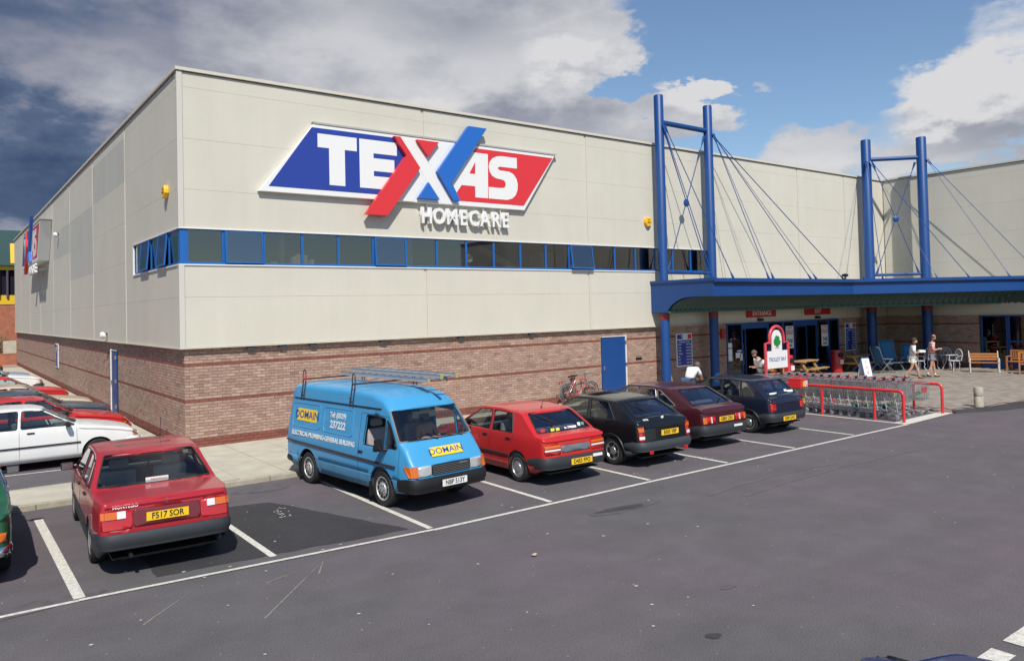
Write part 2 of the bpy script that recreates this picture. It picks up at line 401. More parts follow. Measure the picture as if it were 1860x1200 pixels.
# trolley-bay markings
stripe(16.05, -9.86, 16.15, -4.9, .12); 
sheet('painted_line', [(16.1, -9.92), (18.95, -9.80), (18.95, -9.42), (16.1, -9.50)], .0125, line_m)
stripe(18.82, -9.4, 18.82, -4.9, .12)

# pavements: one solid each, slabs proud of it
def slab_solid(name, poly, z0, z1, m):
    b = MB(); b.prism(poly, 'z', z0, z1); return struct(b.build(name, m))
walk = slab_solid('pavement', [(-1.62, -3.95), (-1.3, -4.55), (16.0, -4.65), (40, -4.65), (40, .3), (0.02, .3), (.02, 70), (-1.62, 70)], -.05, .088, mortar_m)
def kerb_run(name, pts, w=.13, h=.1):
    for (x0, y0), (x1, y1) in zip(pts, pts[1:]):
        L = math.hypot(x1-x0, y1-y0); n = max(1, round(L/.915)); dx, dy = (x1-x0)/n, (y1-y0)/n; l = L/n
        for i in range(n):
            b = MB(); b.cbox((l/2, w/2, h/2-.02), (l-.012, w, h+.04))
            o = b.build('kerbstone', kerb_m, walk, loc=(x0+dx*i, y0+dy*i, rnd.uniform(-.002, .002)), rot=(0, 0, math.atan2(dy, dx)))
            bevel(o, .012, 2)
kerb_run('kerb', [(-1.6, -3.99), (-1.3, -4.62), (16.0, -4.72)])
kerb_run('kerb', [(-1.62, 30), (-1.62, -2.3)])
nsl = 0; b_far = MB()
slab_meshes = []
def add_slab(x0, y0, x1, y1, individual):
    g = .006; a = (x0+g, y0+g, .05); c = (x1-g, y1-g, .1+rnd.uniform(-.002, .002))
    if individual:
        b = MB(); b.box(a, c); b.build('paving_slab', conc_m, walk)
    else: b_far.box(a, c)
for i in range(-1, 17):
    for (ya, yb) in [(-4.5, -3.0), (-3.0, -1.5), (-1.5, .05)]:
        x0 = i*.985-.05
        if i == -1: ya = max(ya, -4.4)
        add_slab(max(x0, -1.3), ya, x0+.985, yb, i < 9)
for k in range(46):
    y = .05+k*.985; add_slab(-1.48, y, -.02, y+.985, k < 8)
if b_far.v: o = b_far.build('paving_slab_field', conc_m, walk); o['kind'] = 'stuff'
isl = slab_solid('island', [(-30, -3.92), (-1.63, -3.97), (-1.63, -2.42), (-30, -2.42)], -.05, .094, conc_m)
for i in range(24):
    x = -1.66-i*.915
    b = MB(); b.box((x-.905, -4.03, -.05), (x, -3.90, .102)); bevel(b.build('kerbstone', kerb_m, isl), .012, 2)
    b = MB(); b.box((x-.905, -2.46, -.05), (x, -2.34, .102)); bevel(b.build('kerbstone', kerb_m, isl), .012, 2)
# plaza in front of the entrance
edge = [(18.95, -9.75), (19.6, -9.95), (20.6, -10.2), (22, -10.35), (24, -10.6), (28, -11.6), (34, -13.6), (34.4, -14)]
plaza = slab_solid('plaza', [(18.95, -4.66)]+edge+[(34.4, -4.66)], -.05, .08, mortar_m)
ramp = MB(); n = len(edge)
for i in range(n-1):
    (xa, ya), (xb, yb) = edge[i], edge[i+1]; w = .12+.14*i; w2 = .12+.14*(i+1)
    ramp.add([(xa, ya, .099), (xb, yb, .099), (xb+.1, yb-min(w2, .75), .002), (xa+.1, ya-min(w, .75), .002)], [(0, 1, 2, 3)])
struct(ramp.build('asphalt_ramp', asph2))
b = MB(); row = 0; y = -13.9
def inside_plaza(x, y):
    if y > -4.7: return True
    for (xa, ya), (xb, yb) in zip(edge, edge[1:]):
        if xa <= x <= xb: return y > ya+(yb-ya)*(x-xa)/(xb-xa)
    return False
while y < .2:
    x = 16.1+(row % 2)*.2
    while x < 34.3:
        if (inside_plaza(x, y) and inside_plaza(x+.4, y) and (x > 18.95 or y > -4.6)):
            b.tone = rnd.random()
            b.add([(x, y, .1), (x+.39, y, .1), (x+.39, y+.19, .1), (x, y+.19, .1)], [(0, 1, 2, 3)])
        x += .4
    y += .2; row += 1
o = b.build('plaza_pavers', paver_m, plaza, fix=False); o['kind'] = 'stuff'

# ------------------------------------------------------------ store building
store = thing('store_building', 'large retail shed with cream cladding above banded brick and a blue window strip', 'building', (0, 0, 0))
FY, LX = -.06, -.06      # cladding planes
BY, BX = .05, .05        # brick planes
XR = 34.4; XD0, XD1 = 21.35, 29.95
ZT = 9.5
def bpart(name, mb, m, parent=store, **kw): return mb.build(name, m, parent, **kw)
b = MB()   # mortar-coloured wall cores behind the bricks
b.box((BX+.012, BY+.012, 0), (XD0, .4, 2.66)); b.box((BX+.012, .4, 0), (.4, 49.4, 2.66)); b.box((XD1, BY+.012, 0), (XR-.05, .4, 2.66))
wall_lo = bpart('brick_wall', b, mortar_m)
b = MB(); b.box((XR+.012, -4.40, 0), (XR+.4, .4, 2.66)); wall_r = bpart('brick_wall', b, mortar_m)
nb = [0]; bricks_near = []
variants = {}
def brick_obj(M, w, red, parent):
    key = (round(w, 3), red, rnd.randrange(12))
    if key not in variants:
        q = MB(); q.tone = max(.02, min(1, rnd.gauss(.56, .17)))
        h = .065; pr = .009
        q.add([(0,-pr,0),(w,-pr,0),(w,-pr,h),(0,-pr,h),(0,.012,0),(w,.012,0),(w,.012,h),(0,.012,h)], [(0,1,2,3),(4,5,1,0),(5,6,2,1),(6,7,3,2),(7,4,0,3)])
        variants[key] = q.mesh('brick', redbrick_m if red else brick_m)
    o = link('brick', variants[key], parent); o.matrix_local = M; return o
def bricks(org, ux, nrm, length, holes, ind, parent, name='brickwork', tri=None):
    """org at z=.1, ux along, nrm outward"""
    mbs = {False: MB(), True: MB()}
    ux = Vector(ux); nrm = Vector(nrm); org = Vector(org)
    for c in range(34):
        red = c in (0, 1, 2, 15, 27); z = .1+c*.075
        x = 0 if c % 2 == 0 else -.1125
        while x < length-.02:
            x0 = max(x, 0.0); x1 = min(x+.215, length); x += .225
            if x1-x0 < .03: continue
            if any(x1 > h[0] and x0 < h[1] and z < h[3] and z+.06 > h[2] for h in holes):
                h = [h for h in holes if x1 > h[0] and x0 < h[1] and z < h[3] and z+.06 > h[2]][0]
                if x0 < h[0]-.04: x1 = h[0]-.005
                elif x1 > h[1]+.04: x0 = h[1]+.005
                else: continue
            if x0 < ind and nb[0] < 296:
                M = Matrix((ux, -nrm, Vector((0, 0, 1)))).transposed().to_4x4(); M.translation = org+ux*x0+Vector((0, 0, z+.005))
                brick_obj(M, x1-x0, red, parent); nb[0] += 1
            else:
                q = mbs[red]; q.tone = max(.02, min(1, rnd.gauss(.56, .17))) if not red else rnd.uniform(.1, 1)
                a = org+ux*x0+Vector((0, 0, z+.005)); w = ux*(x1-x0); h = Vector((0, 0, .065)); f = nrm*(.007+rnd.uniform(0, .004)); bk = -nrm*.01
                q.add([a+f, a+w+f, a+w+h+f, a+h+f, a+bk, a+w+bk, a+w+h+bk, a+h+bk], [(0,1,2,3),(4,5,1,0),(5,6,2,1),(6,7,3,2),(7,4,0,3)])
    for red, q in mbs.items():
        if q.v: o = q.build('red_brickwork' if red else name, redbrick_m if red else brick_m, store); o['kind'] = 'stuff'
DOORF = (14.2, 15.42, 0, 2.3)
bricks((BX, BY, 0), (1, 0, 0), (0, -1, 0), XD0-BX, [(DOORF[0]-BX, DOORF[1]-BX, 0, DOORF[3]), (15.98-BX, 16.28-BX, 1.38, 1.46)], 1.75, wall_lo)
bricks((BX, 49.4, 0), (0, -1, 0), (-1, 0, 0), 49.4-BY, [(49.4-9.68, 49.4-8.75, 0, 2.3)], -1, wall_lo)
bricks((XD1, BY, 0), (1, 0, 0), (0, -1, 0), XR-XD1, [], -1, wall_lo)
bricks((XR, 0.05, 0), (0, -1, 0), (-1, 0, 0), 4.45, [], -1, wall_r)
nb[0] = 0
# cladding panels on a core
b = MB()
b.box((.0, .0, 2.62), (XR, .3, 4.62)); b.box((.0, .0, 5.64), (20.2, .3, ZT)); b.box((20.2, .0, 4.62), (XR, .3, ZT))
b.box((.0, .3, 2.62), (.3, 49.4, 4.62)); b.box((.0, .3, 5.64), (.3, 49.4, ZT)); b.box((0, 5.46, 4.62), (.3, 49.4, 5.64))
b.box((XR, -40, 2.66), (XR+.3, .0, ZT)); b.box((XR, .0, 2.62), (XR+.3, 14, ZT))
core = bpart('cladding_wall', b, clad3_m)
def panel(p0, p1, n, faded=False):
    b = MB(); b.box(p0, p1); o = b.build('cladding_panel', clad3_m if faded else clad_m, core); return o
G_ = .002
rows_w = [(2.60, 3.86), (3.86, 4.66), (5.60, 6.56), (6.56, 7.83), (7.83, 9.12), (9.12, ZT)]
rows_f = [(2.60, 3.86), (3.86, 5.14), (5.14, 6.42), (6.42, 7.74), (7.74, 9.12), (9.12, ZT)]
fx = [0.0, 6.95, 13.6, 20.2, 26.65, 30.6, XR]
for i, (a, c) in enumerate(zip(fx, fx[1:])):
    for z0, z1 in (rows_w if c < 20.3 else rows_f):
        a2 = a+.045; c2 = c-.045
        if i == 0: a2 = .10-.06
        panel((a2, FY, z0+G_), (c2, -.002, z1-G_), 0)
ly = [0.0, 6.65, 12.9, 19.2, 25.3, 31.4, 37.5, 43.6, 49.4]
for i, (a, c) in enumerate(zip(ly, ly[1:])):
    for z0, z1 in (rows_f if i else rows_w):
        if i == 0 and (z0, z1) in rows_w[:0]: continue
        panel((LX, a+.045, z0+G_), (-.002, c-.045, z1-G_), 0, faded=(i, z0) in ((2, 6.42), (3, 6.42), (1, 7.74), (2, 5.14)))
panel((LX, 5.46, 4.66-G_), (-.002, 6.605, 5.60+G_), 0)
ry = [0, -6.6, -13.2, -19.8, -26.4, -33]
for a, c in zip(ry, ry[1:]):
    for z0, z1 in rows_f: panel((XR-.06, c+.045, z0+G_), (XR-.002, a-.045-(.06 if a == 0 else 0), z1-G_), 0)
b = MB()   # joint covers, corner trim and bottom drip trim
for x in fx[1:-1]:
    zs = [(2.60, 4.66), (5.60, ZT)] if x < 20.1 else [(2.60, ZT)]
    for z0, z1 in zs: b.box((x-.043, -.035, z0), (x+.043, -.003, z1))
for y in ly[1:-1]: b.box((-.035, y-.043, 2.6), (-.003, y+.043, ZT))
for y in ry[1:-1]: b.box((XR-.035, y-.043, 2.6), (XR-.003, y+.043, ZT))
b.build_each('joint_cover', clad2_m, store)
b = MB()
for z0, z1 in ((2.6, 4.68), (5.585, ZT)):
    b.box((-.085, -.085, z0), (.045, -.0605, z1)); b.box((-.085, -.0605, z0), (-.0605, .045, z1))
bpart('corner_trim', b, mat('pale_trim', (.58, .56, .50), .6, streak=.05))
b = MB()
b.box((-.10, -.10, 2.572), (XR-.1, .06, 2.598)); b.box((-.10, .06, 2.572), (.06, 49.45, 2.598)); b.box((XR-.1, -40, 2.572), (XR+.06, -.1, 2.598))
bpart('drip_trim', b, clad2_m)
b = MB()
b.box((-.12, -.12, ZT+.018), (XR-.12, .32, 9.6)); b.box((-.12, .32, ZT+.018), (.32, 49.5, 9.6)); b.box((XR-.12, -40, ZT+.018), (XR+.32, .32, 9.6))
bpart('coping', b, clad2_m)
b = MB(); b.box((-.065, -.065, ZT-.01), (XR, .3, ZT+.03)); b.box((-.065, .3, ZT-.01), (.3, 49.4, ZT+.03)); b.box((XR-.065, -40, ZT-.01), (XR+.3, .1, ZT+.03))
bpart('coping_gap', b, mat('gap_brown', (.09, .07, .05), .8))
b = MB(); b.box((.3, .3, 9.1), (60, 49.4, 9.3)); bpart('roof', b, mat('roof_sheet', (.3, .3, .3), .7)); 
# window strip
b = MB()
b.box((-.09, -.09, 4.655), (20.2, .02, 4.685)); b.box((-.09, .02, 4.655), (.02, 5.46, 4.685))
b.box((-.09, -.09, 5.57), (20.2, .02, 5.598)); b.box((-.09, .02, 5.57), (.02, 5.46, 5.598))
b.box((-.085, 5.40, 4.69), (.02, 5.46, 5.565))
bpart('window_surround', b, white_m)
def window_unit(M, w, h, opened, gl=win_g):
    """unit in local x (width) z (height); y is inwards"""
    wf = MB(); t = .055
    wf.box((0, 0, 0), (t*.6, .06, h)); wf.box((w-t*.6, 0, 0), (w, .06, h)); wf.box((t*.6, 0, 0), (w-t*.6, .06, t)); wf.box((t*.6, .0, h-.02), (w-t*.6, .06, h))
    o = wf.build('window', frame_m, store); o.matrix_local = M
    Mi = Matrix.Translation((t*.6, 0, h-.02)) @ Matrix.Rotation(R(-opened), 4, 'X') if opened else Matrix.Translation((t*.6, .02, h-.02))
    ww, hh = w-t*1.2, h-.02-t
    if opened:
        s = MB(); q = .038
        s.box((0, -.045, -hh-.02), (q, -.005, 0)); s.box((ww-q, -.045, -hh-.02), (ww, -.005, 0)); s.box((q, -.045, -hh-.02), (ww-q, -.005, -hh+q-.02)); s.box((q, -.045, -q*.6), (ww-q, -.005, 0))
        so_ = s.build('sash', frame_m, o); so_.matrix_local = Mi
        p = MB(); p.box((q, -.03, -hh+q-.02), (ww-q, -.022, -q*.6)); po = p.build('pane', win_g2, o); po.matrix_local = Mi
    else:
        p = MB(); p.box((0, 0, -hh), (ww, .008, 0)); po = p.build('pane', gl, o); po.matrix_local = Mi
    return o
mull = [.12, 1.01, 2.05, 3.11, 4.16, 5.24, 6.32, 7.38, 8.46, 9.52, 10.6, 11.69, 12.74, 13.83, 14.95, 16.02, 17.1, 18.1, 19.15, 20.17]
for i, (a, c) in enumerate(zip(mull, mull[1:])):
    window_unit(Matrix.Translation((a, -.045, 4.687)), c-a-.004, .88, {1: 2, 5: 2.5, 12: 8}.get(i, 0), win_g)
b = MB(); b.box((-.05, -.05, 4.687), (.117, .09, 5.567)); bpart('window_corner_post', b, frame_m)
lm = [.1, 1.12, 2.15, 3.2, 4.28, 5.37]
for i, (a, c) in enumerate(zip(lm, lm[1:])):
    M = Matrix(((0, 1, 0), (-1, 0, 0), (0, 0, 1))).to_4x4(); M.translation = (-.045, c-.002, 4.687)
    window_unit(M, c-a-.004, .88, {1: 5.5, 3: 5.5}.get(i, 0))
# rooms behind the strip
b = MB()
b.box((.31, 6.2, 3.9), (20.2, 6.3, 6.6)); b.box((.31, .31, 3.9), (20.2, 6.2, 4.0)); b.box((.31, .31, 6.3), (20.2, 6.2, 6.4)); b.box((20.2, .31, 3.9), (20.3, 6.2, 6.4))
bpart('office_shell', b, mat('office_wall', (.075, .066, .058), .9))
b = MB(); b.bar((7.9, .9, 6.2), (12.0, .9, 4.3), .16, .22); b.bar((2.8, .7, 5.9), (2.8, .7, 4.1), .12); b.box((6.6, .6, 4.0), (6.9, .8, 6.3)); b.box((13.2, .6, 4.0), (13.55, .8, 6.3))
bpart('office_brace', b, mat('cream_paint', (.62, .58, .46), .6))
b = MB(); b.box((12.15, .8, 4.2), (12.75, 1.4, 5.35)); bpart('office_cabinet', b, mat('grey_cabinet', (.4, .4, .36), .5))
b = MB()
for x, z, h in [(2.35, 4.69, .1), (2.9, 4.69, .25), (3.02, 4.69, .33), (3.2, 4.69, .3), (3.4, 4.69, .18), (14.0, 4.69, .14), (13.2, 4.69, .12), (12.9, 4.69, .18), (10.2, 4.69, .1), (1.4, 4.69, .06)]:
    b.box((x, .12, z), (x+.11, .3, z+h))
bpart('sill_clutter', b, [mat('paper', (.6, .58, .5), .7)])
b = MB(); b.tube([(8.75, .25, 4.69), (8.75, .25, 4.95)], .015, 6); b.lathe([(.12, -.05), (.14, 0), (.12, .05), (.02, .06)], 12, Matrix.Translation((8.72, .2, 5.02)), 'y'); b.lathe([(.08, 0), (.08, .02), (0, .02)], 10, Matrix.Translation((8.75, .25, 4.67)))
tag(b.build('desk_fan', white_m), 'small white desk fan on the window sill behind the glass', 'fan')

# blue steel doors
def steel_door(M, w, h, label=None):
    f = MB(); t = .04
    if label: f.box((w+.005, -.012, 0), (w+t, .1, h+t)); f.box((-.005, .0, h+.005), (w+.005, .1, h+t*.5))
    else: f.box((-t, -.012, 0), (-.005, .1, h+t)); f.box((-.005, .0, h+.005), (w+.005, .1, h+t*.5))
    d = MB(); d.box((0, .02, .01), (w, .065, h)); o = d.build('door', blue_m, store); o.matrix_local = M; bevel(o, .004, 1)
    if label: o['label'] = label
    f.build('frame', white_m, o)
    q = MB()
    for z in (.25, 1.1, 1.9): q.box((w-.005, -.035, z), (w+.02, .02, z+.12))
    q.box((.06, -.02, 1.0), (.1, .02, 1.15)); q.build('hinge', steel_m, o); return o
steel_door(Matrix.Translation((14.22, -.02, .1)), 1.18, 2.18, 'blue steel side door in brick wall')
M = Matrix(((0, 1, 0), (-1, 0, 0), (0, 0, 1))).to_4x4(); M.translation = (-.03, 9.65, .1)
steel_door(M, .88, 2.18)
b = MB(); b.box((15.98, .02, 1.38), (16.28, .06, 1.46))
for i in range(4): b.box((15.99+.07*i, .0, 1.39), (16.03+.07*i, .02, 1.45))
bpart('air_vent', b, black_m)
for x in (1.67, 2.52, 3.37, 5.5, 8.2, 11.0):
    q = MB(); q.box((x-.10, -.06, 2.50), (x+.10, .03, 2.568)); q.box((x-.08, -.072, 2.49), (x+.08, -.061, 2.53)); q.build('soffit_bracket', mat('steel_blue', (.04, .06, .09), .5), store)

# entrance glazing below the canopy
gd = glass('door_glass', (.35, .38, .38), .06)
def glazing(x0, x1, z0, z1, y=.0, parent=store, name='door', mid=None, panel_h=0, axis='x', fm=None):
    """axis x: along front wall, facing -y. axis y: along the side wall x=XR, facing -x"""
    fm = fm or blue_d
    f = MB(); t = .07
    f.box((x0, y, z0), (x0+t, y+.07, z1)); f.box((x1-t, y, z0), (x1, y+.07, z1)); f.box((x0+t, y, z1-t), (x1-t, y+.07, z1)); f.box((x0+t, y, z0), (x1-t, y+.07, z0+t+panel_h))
    if mid: f.box((x0+t, y, mid-.04), (x1-t, y+.07, mid+.04))
    p = MB(); p.box((x0+t, y+.03, z0+t+panel_h), (x1-t, y+.04, z1-t))
    M = None
    if axis == 'y': M = Matrix(((0, 1, 0), (-1, 0, 0), (0, 0, 1))).to_4x4(); M.translation = (XR-.0, 0, 0)
    o = f.build(name, fm, parent); po = p.build('pane', gd, o)
    if M: o.matrix_local = M
    return o
ents = [(21.37, 22.42, .3), (24.2, 25.35, 0), (25.37, 26.2, .3), (28.0, 29.0, .3), (29.02, 29.93, .3)]
for a, c, ph in ents: glazing(a, c, .1, 2.56, .02, panel_h=ph)
glazing(22.44, 23.3, .1, 2.3, .5); glazing(26.95, 27.98, .1, 2.3, .5)
b = MB(); b.box((22.42, .02, 2.3), (24.2, .1, 2.56)); b.box((26.2, .02, 2.3), (28.0, .1, 2.56)); b.build_each('door_header', blue_d, store)
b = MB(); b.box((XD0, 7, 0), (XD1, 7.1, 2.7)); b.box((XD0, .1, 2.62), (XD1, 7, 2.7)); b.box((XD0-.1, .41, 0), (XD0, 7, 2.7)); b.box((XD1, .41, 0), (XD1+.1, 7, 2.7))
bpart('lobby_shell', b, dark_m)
b = MB(); b.box((XD0, .3, .05), (XD1, 7, .1)); bpart('lobby_floor', b, mat('lobby_lino', (.14, .12, .1), .5))
b = MB()
for i in range(26):
    x = 21.6+rnd.random()*8; z = .1+rnd.random()*1.3; b.box((x, 5+rnd.random()*1.5, .1), (x+.3, 6.6, z+.4))
bpart('shelf_stock', b, mat('stock', (.25, .15, .08), .7, var=.8, vs=1.5))
# shop windows in the right-hand wing
for (a, c, md) in [(4.47, 5.60, None), (5.62, 6.9, 1.35), (6.92, 8.2, 1.35), (8.22, 9.5, 1.35), (9.52, 10.8, 1.35)]:
    glazing(a, c, .1, 2.56, .02, name='shop_window', mid=md, panel_h=.25, axis='y')
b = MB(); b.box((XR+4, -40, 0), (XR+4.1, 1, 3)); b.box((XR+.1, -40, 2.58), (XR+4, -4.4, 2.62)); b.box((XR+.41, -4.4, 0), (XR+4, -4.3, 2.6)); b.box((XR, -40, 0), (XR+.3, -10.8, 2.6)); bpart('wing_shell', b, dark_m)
b = MB(); b.box((XR+.2, -40, .05), (XR+4, -4.4, .1)); bpart('wing_floor', b, _M['lobby_lino'])
# notices stuck on the entrance glass
b = MB()
for x, z, w, h in [(21.42, 1.55, .25, .2), (21.42, 1.25, .25, .26), (21.42, 1.0, .25, .24), (21.9, 1.1, .35, .22), (22.2, .98, .15, .3), (22.0, 1.36, .3, .06)]:
    b.box((x, .008, z), (x+w, .018, z+h))
bpart('door_notice', b, white_m)
# ------------------------------------------------------------ vehicles
def interp(pts, x):
    if x <= pts[0][0]: return pts[0][1]
    for (a, ya), (b, yb) in zip(pts, pts[1:]):
        if x <= b: return ya if b == a else ya+(yb-ya)*(x-a)/(b-a)
    return pts[-1][1]
def inpoly(p, poly):
    x, y = p; c = False; n = len(poly)
    for i in range(n):
        (x1, y1), (x2, y2) = poly[i], poly[i-1]
        if (y1 > y) != (y2 > y) and x < (x2-x1)*(y-y1)/(y2-y1)+x1: c = not c
    return c
def rpoly(poly, r=.04, n=3):
    """round the corners of a polygon"""
    out = []
    for i in range(len(poly)):
        a, b, c = Vector(poly[i-1]), Vector(poly[i]), Vector(poly[(i+1) % len(poly)])
        u, v = (a-b), (c-b); k = min(r, u.length*.45, v.length*.45); u.normalize(); v.normalize()
        p, q = b+u*k, b+v*k
        for j in range(n+1):
            t = j/n; out.append(tuple(p*(1-t)**2+b*2*t*(1-t)+q*t*t))
    return out
tyre_rub = mat('tyre_rubber', (.018, .018, .019), .8, fine=.2)
cglass = glass('car_glass', (.74, .79, .78), .07)
cglass_b = glass('car_glass_blue', (.42, .48, .56), .17, refl=(.75, .82, 1))
lamp_red = mat('lamp_red', (.45, .012, .015), .15, coat=.6)
lamp_amb = mat('lamp_amber', (.60, .13, .01), .15, coat=.6)
lamp_wht = mat('lamp_clear', (.72, .72, .70), .1, coat=.6)
lamp_glass = mat('headlamp_glass', (.62, .65, .66), .08, .35, coat=1)
plate_y = mat('plate_yellow', (.86, .53, .02), .4); plate_w = mat('plate_white', (.78, .78, .74), .4)
ink = mat('black_ink', (.01, .01, .01), .5); rubber = mat('window_rubber', (.014, .014, .015), .6)
seat_g = mat('seat_fabric', (.36, .32, .33), .95, var=.1, vs=8); seat_b = mat('seat_dark', (.10, .10, .105), .95)
rim_m = mat('wheel_alloy', (.42, .43, .44), .35, .6); badge_m = mat('badge_chrome', (.7, .7, .72), .2, .8)
def paint(name, c, rough=.32, coat=.9, fine=.03): return mat(name, c, rough, coat=coat*.55, spec=.35, var=.04, vs=1.5, fine=fine, fs=200)

def ring_pts(S, x, nl=6, nu=6, nt=7):
    """half cross-section at station x: from low edge to top centre (y>=0)"""
    hw = interp(S['plan'], x); L = S['L']; cr = S.get('corner', .22)
    d = min(x, L-x)
    if d < cr: hw -= cr*.55*(1-math.sqrt(max(0, 1-((cr-d)/cr)**2)))
    zl = interp(S['bottom'], x); bow = interp(S.get('bow', [(0, 0)]), x)
    top = lambda y: interp(S['top'], min(max(x+bow*(y/hw)**2, 0), L))-S.get('crown', .035)*(y/hw)**2
    belt = interp(S['belt'], x); tum = S['tumble']
    ze = top(hw*.9); r = S.get('er', .05)
    bz = min(belt, ze-r*.9)
    def W(z):
        if z < bz:
            k = (z-zl)/max(.05, bz-zl)
            return hw*(1-.045*(1-min(1, k/.35))**2-.022*max(0, (k-.55)/.45)**2)
        return hw*.978-(z-bz)*tum
    pts = []
    for i in range(nl): z = zl+(bz-zl)*i/nl; pts.append((W(z), z))
    for i in range(nu): z = bz+(ze-r-bz)*i/nu; pts.append((W(z), z))
    we = W(ze-r)
    for a in (0, 22, 45, 68):
        pts.append((we-r*(1-math.cos(R(a))), ze-r+r*math.sin(R(a))))
    yt = we-r
    z_edge = pts[-1][1]; z0 = top(yt)
    for i in range(nt+1):
        y = yt*(1-i/nt); zz = top(y)
        if i == 0: zz = max(zz-.006, z_edge)
        pts.append((y, zz))
    return pts
def hull(S):
    L = S['L']; xs = {0.0, L}
    for k in ('top', 'bottom', 'plan'):
        for p in S[k]: xs.add(min(max(p[0], 0), L))
    for d in (.008, .03, .07, .13, .2): xs |= {d, L-d}
    xs = sorted(xs); out = [xs[0]]
    for a in xs[1:]:
        if a-out[-1] < .004: continue
        n = max(1, math.ceil((a-out[-1])/.085)); s = out[-1]
        out += [s+(a-s)*i/n for i in range(1, n+1)]
    bm = bmesh.new(); rows = []
    tail = S.get('tail', [(0, 0), (2, 0)]); nose = S.get('nose', [(0, 0), (2, 0)])
    def shear(x, z):
        k = max(0, 1-x/.45)**1.5; q = max(0, 1-(L-x)/.45)**1.5
        return x+interp(tail, z)*k-interp(nose, z)*q
    for x in out:
        h = ring_pts(S, x); full = [(y, z) for y, z in h]+[(-y, z) for y, z in h[-2::-1]]
        rows.append([bm.verts.new((shear(x, z), y, z)) for y, z in full])
    n = len(rows[0])
    for a, b in zip(rows, rows[1:]):
        for i in range(n-1): bm.faces.new((a[i], b[i], b[i+1], a[i+1]))
    for row, sgn in ((rows[0], -1), (rows[-1], 1)):      # end caps, bowed
        m = 8; x0 = 0 if sgn < 0 else L; bow = S.get('endbow', .05); prev = None
        for i in range((n-1)//2):
            l, r = row[i], row[n-1-i]
            cols = [l]+[bm.verts.new((l.co.x+(sgn*bow*(1-abs(2*j/m-1)**2.5)), l.co.y*(1-2*j/m), l.co.z)) for j in range(1, m)]+[r]
            if prev:
                for j in range(m): bm.faces.new((prev[j], cols[j], cols[j+1], prev[j+1]))
            prev = cols
        # close to top centre
        top_mid = row[(n-1)//2]
        for j in range(m): bm.faces.new((prev[j], top_mid, prev[j+1]))
    bmesh.ops.remove_doubles(bm, verts=bm.verts, dist=.0004)
    bmesh.ops.recalc_face_normals(bm, faces=bm.faces)
    return bm
def cut(bm, poly, view, flt):
    """cut faces along polygon; view 'side' (x,z) or 'end' (y,z) ; flt(face)->bool"""
    xs = [p[0] for p in poly]; ys = [p[1] for p in poly]; lo = (min(xs)-.12, min(ys)-.12); hi = (max(xs)+.12, max(ys)+.12)
    pr = (lambda c: (c.x, c.z)) if view == 'side' else (lambda c: (c.y, c.z))
    for i in range(len(poly)):
        a, b = Vector(poly[i-1]), Vector(poly[i])
        if (b-a).length < 1e-5: continue
        d = (b-a).normalized(); nrm2 = (-d.y, d.x)
        l2 = (min(a.x, b.x)-.10, min(a.y, b.y)-.10); h2 = (max(a.x, b.x)+.10, max(a.y, b.y)+.10)
        fs = []
        for f in bm.faces:
            if not flt(f): continue
            q = [pr(v.co) for v in f.verts]
            if max(t[0] for t in q) < l2[0] or min(t[0] for t in q) > h2[0] or max(t[1] for t in q) < l2[1] or min(t[1] for t in q) > h2[1]: continue
            fs.append(f)
        if not fs: continue
        co = (a.x, 0, a.y) if view == 'side' else (0, a.x, a.y)
        no = (nrm2[0], 0, nrm2[1]) if view == 'side' else (0, nrm2[0], nrm2[1])
        g = set(fs)
        for f in fs: g |= set(f.edges) | set(f.verts)
        bmesh.ops.bisect_plane(bm, geom=list(g), plane_co=co, plane_no=no, dist=1e-5)
def take(bm, faces, off, name, mats, parent, thick=.012):
    """copy faces to a new mesh object pushed along normals and delete from bm"""
    idx = {}; vs = []; fl = []
    bm.normal_update()
    for f in faces:
        r = []
        for v in f.verts:
            if v not in idx: idx[v] = len(vs); vs.append(tuple(v.co+v.normal*off))
            r.append(idx[v])
        fl.append(r)
    me = bpy.data.meshes.new(name); me.from_pydata(vs, [], fl); me.materials.append(mats)
    me.polygons.foreach_set('use_smooth', [True]*len(me.polygons)); me.set_sharp_from_angle(angle=R(35))
    o = link(name, me, parent)
    if thick:
        m = o.modifiers.new('solid', 'SOLIDIFY'); m.thickness = thick; m.offset = -1
    return o
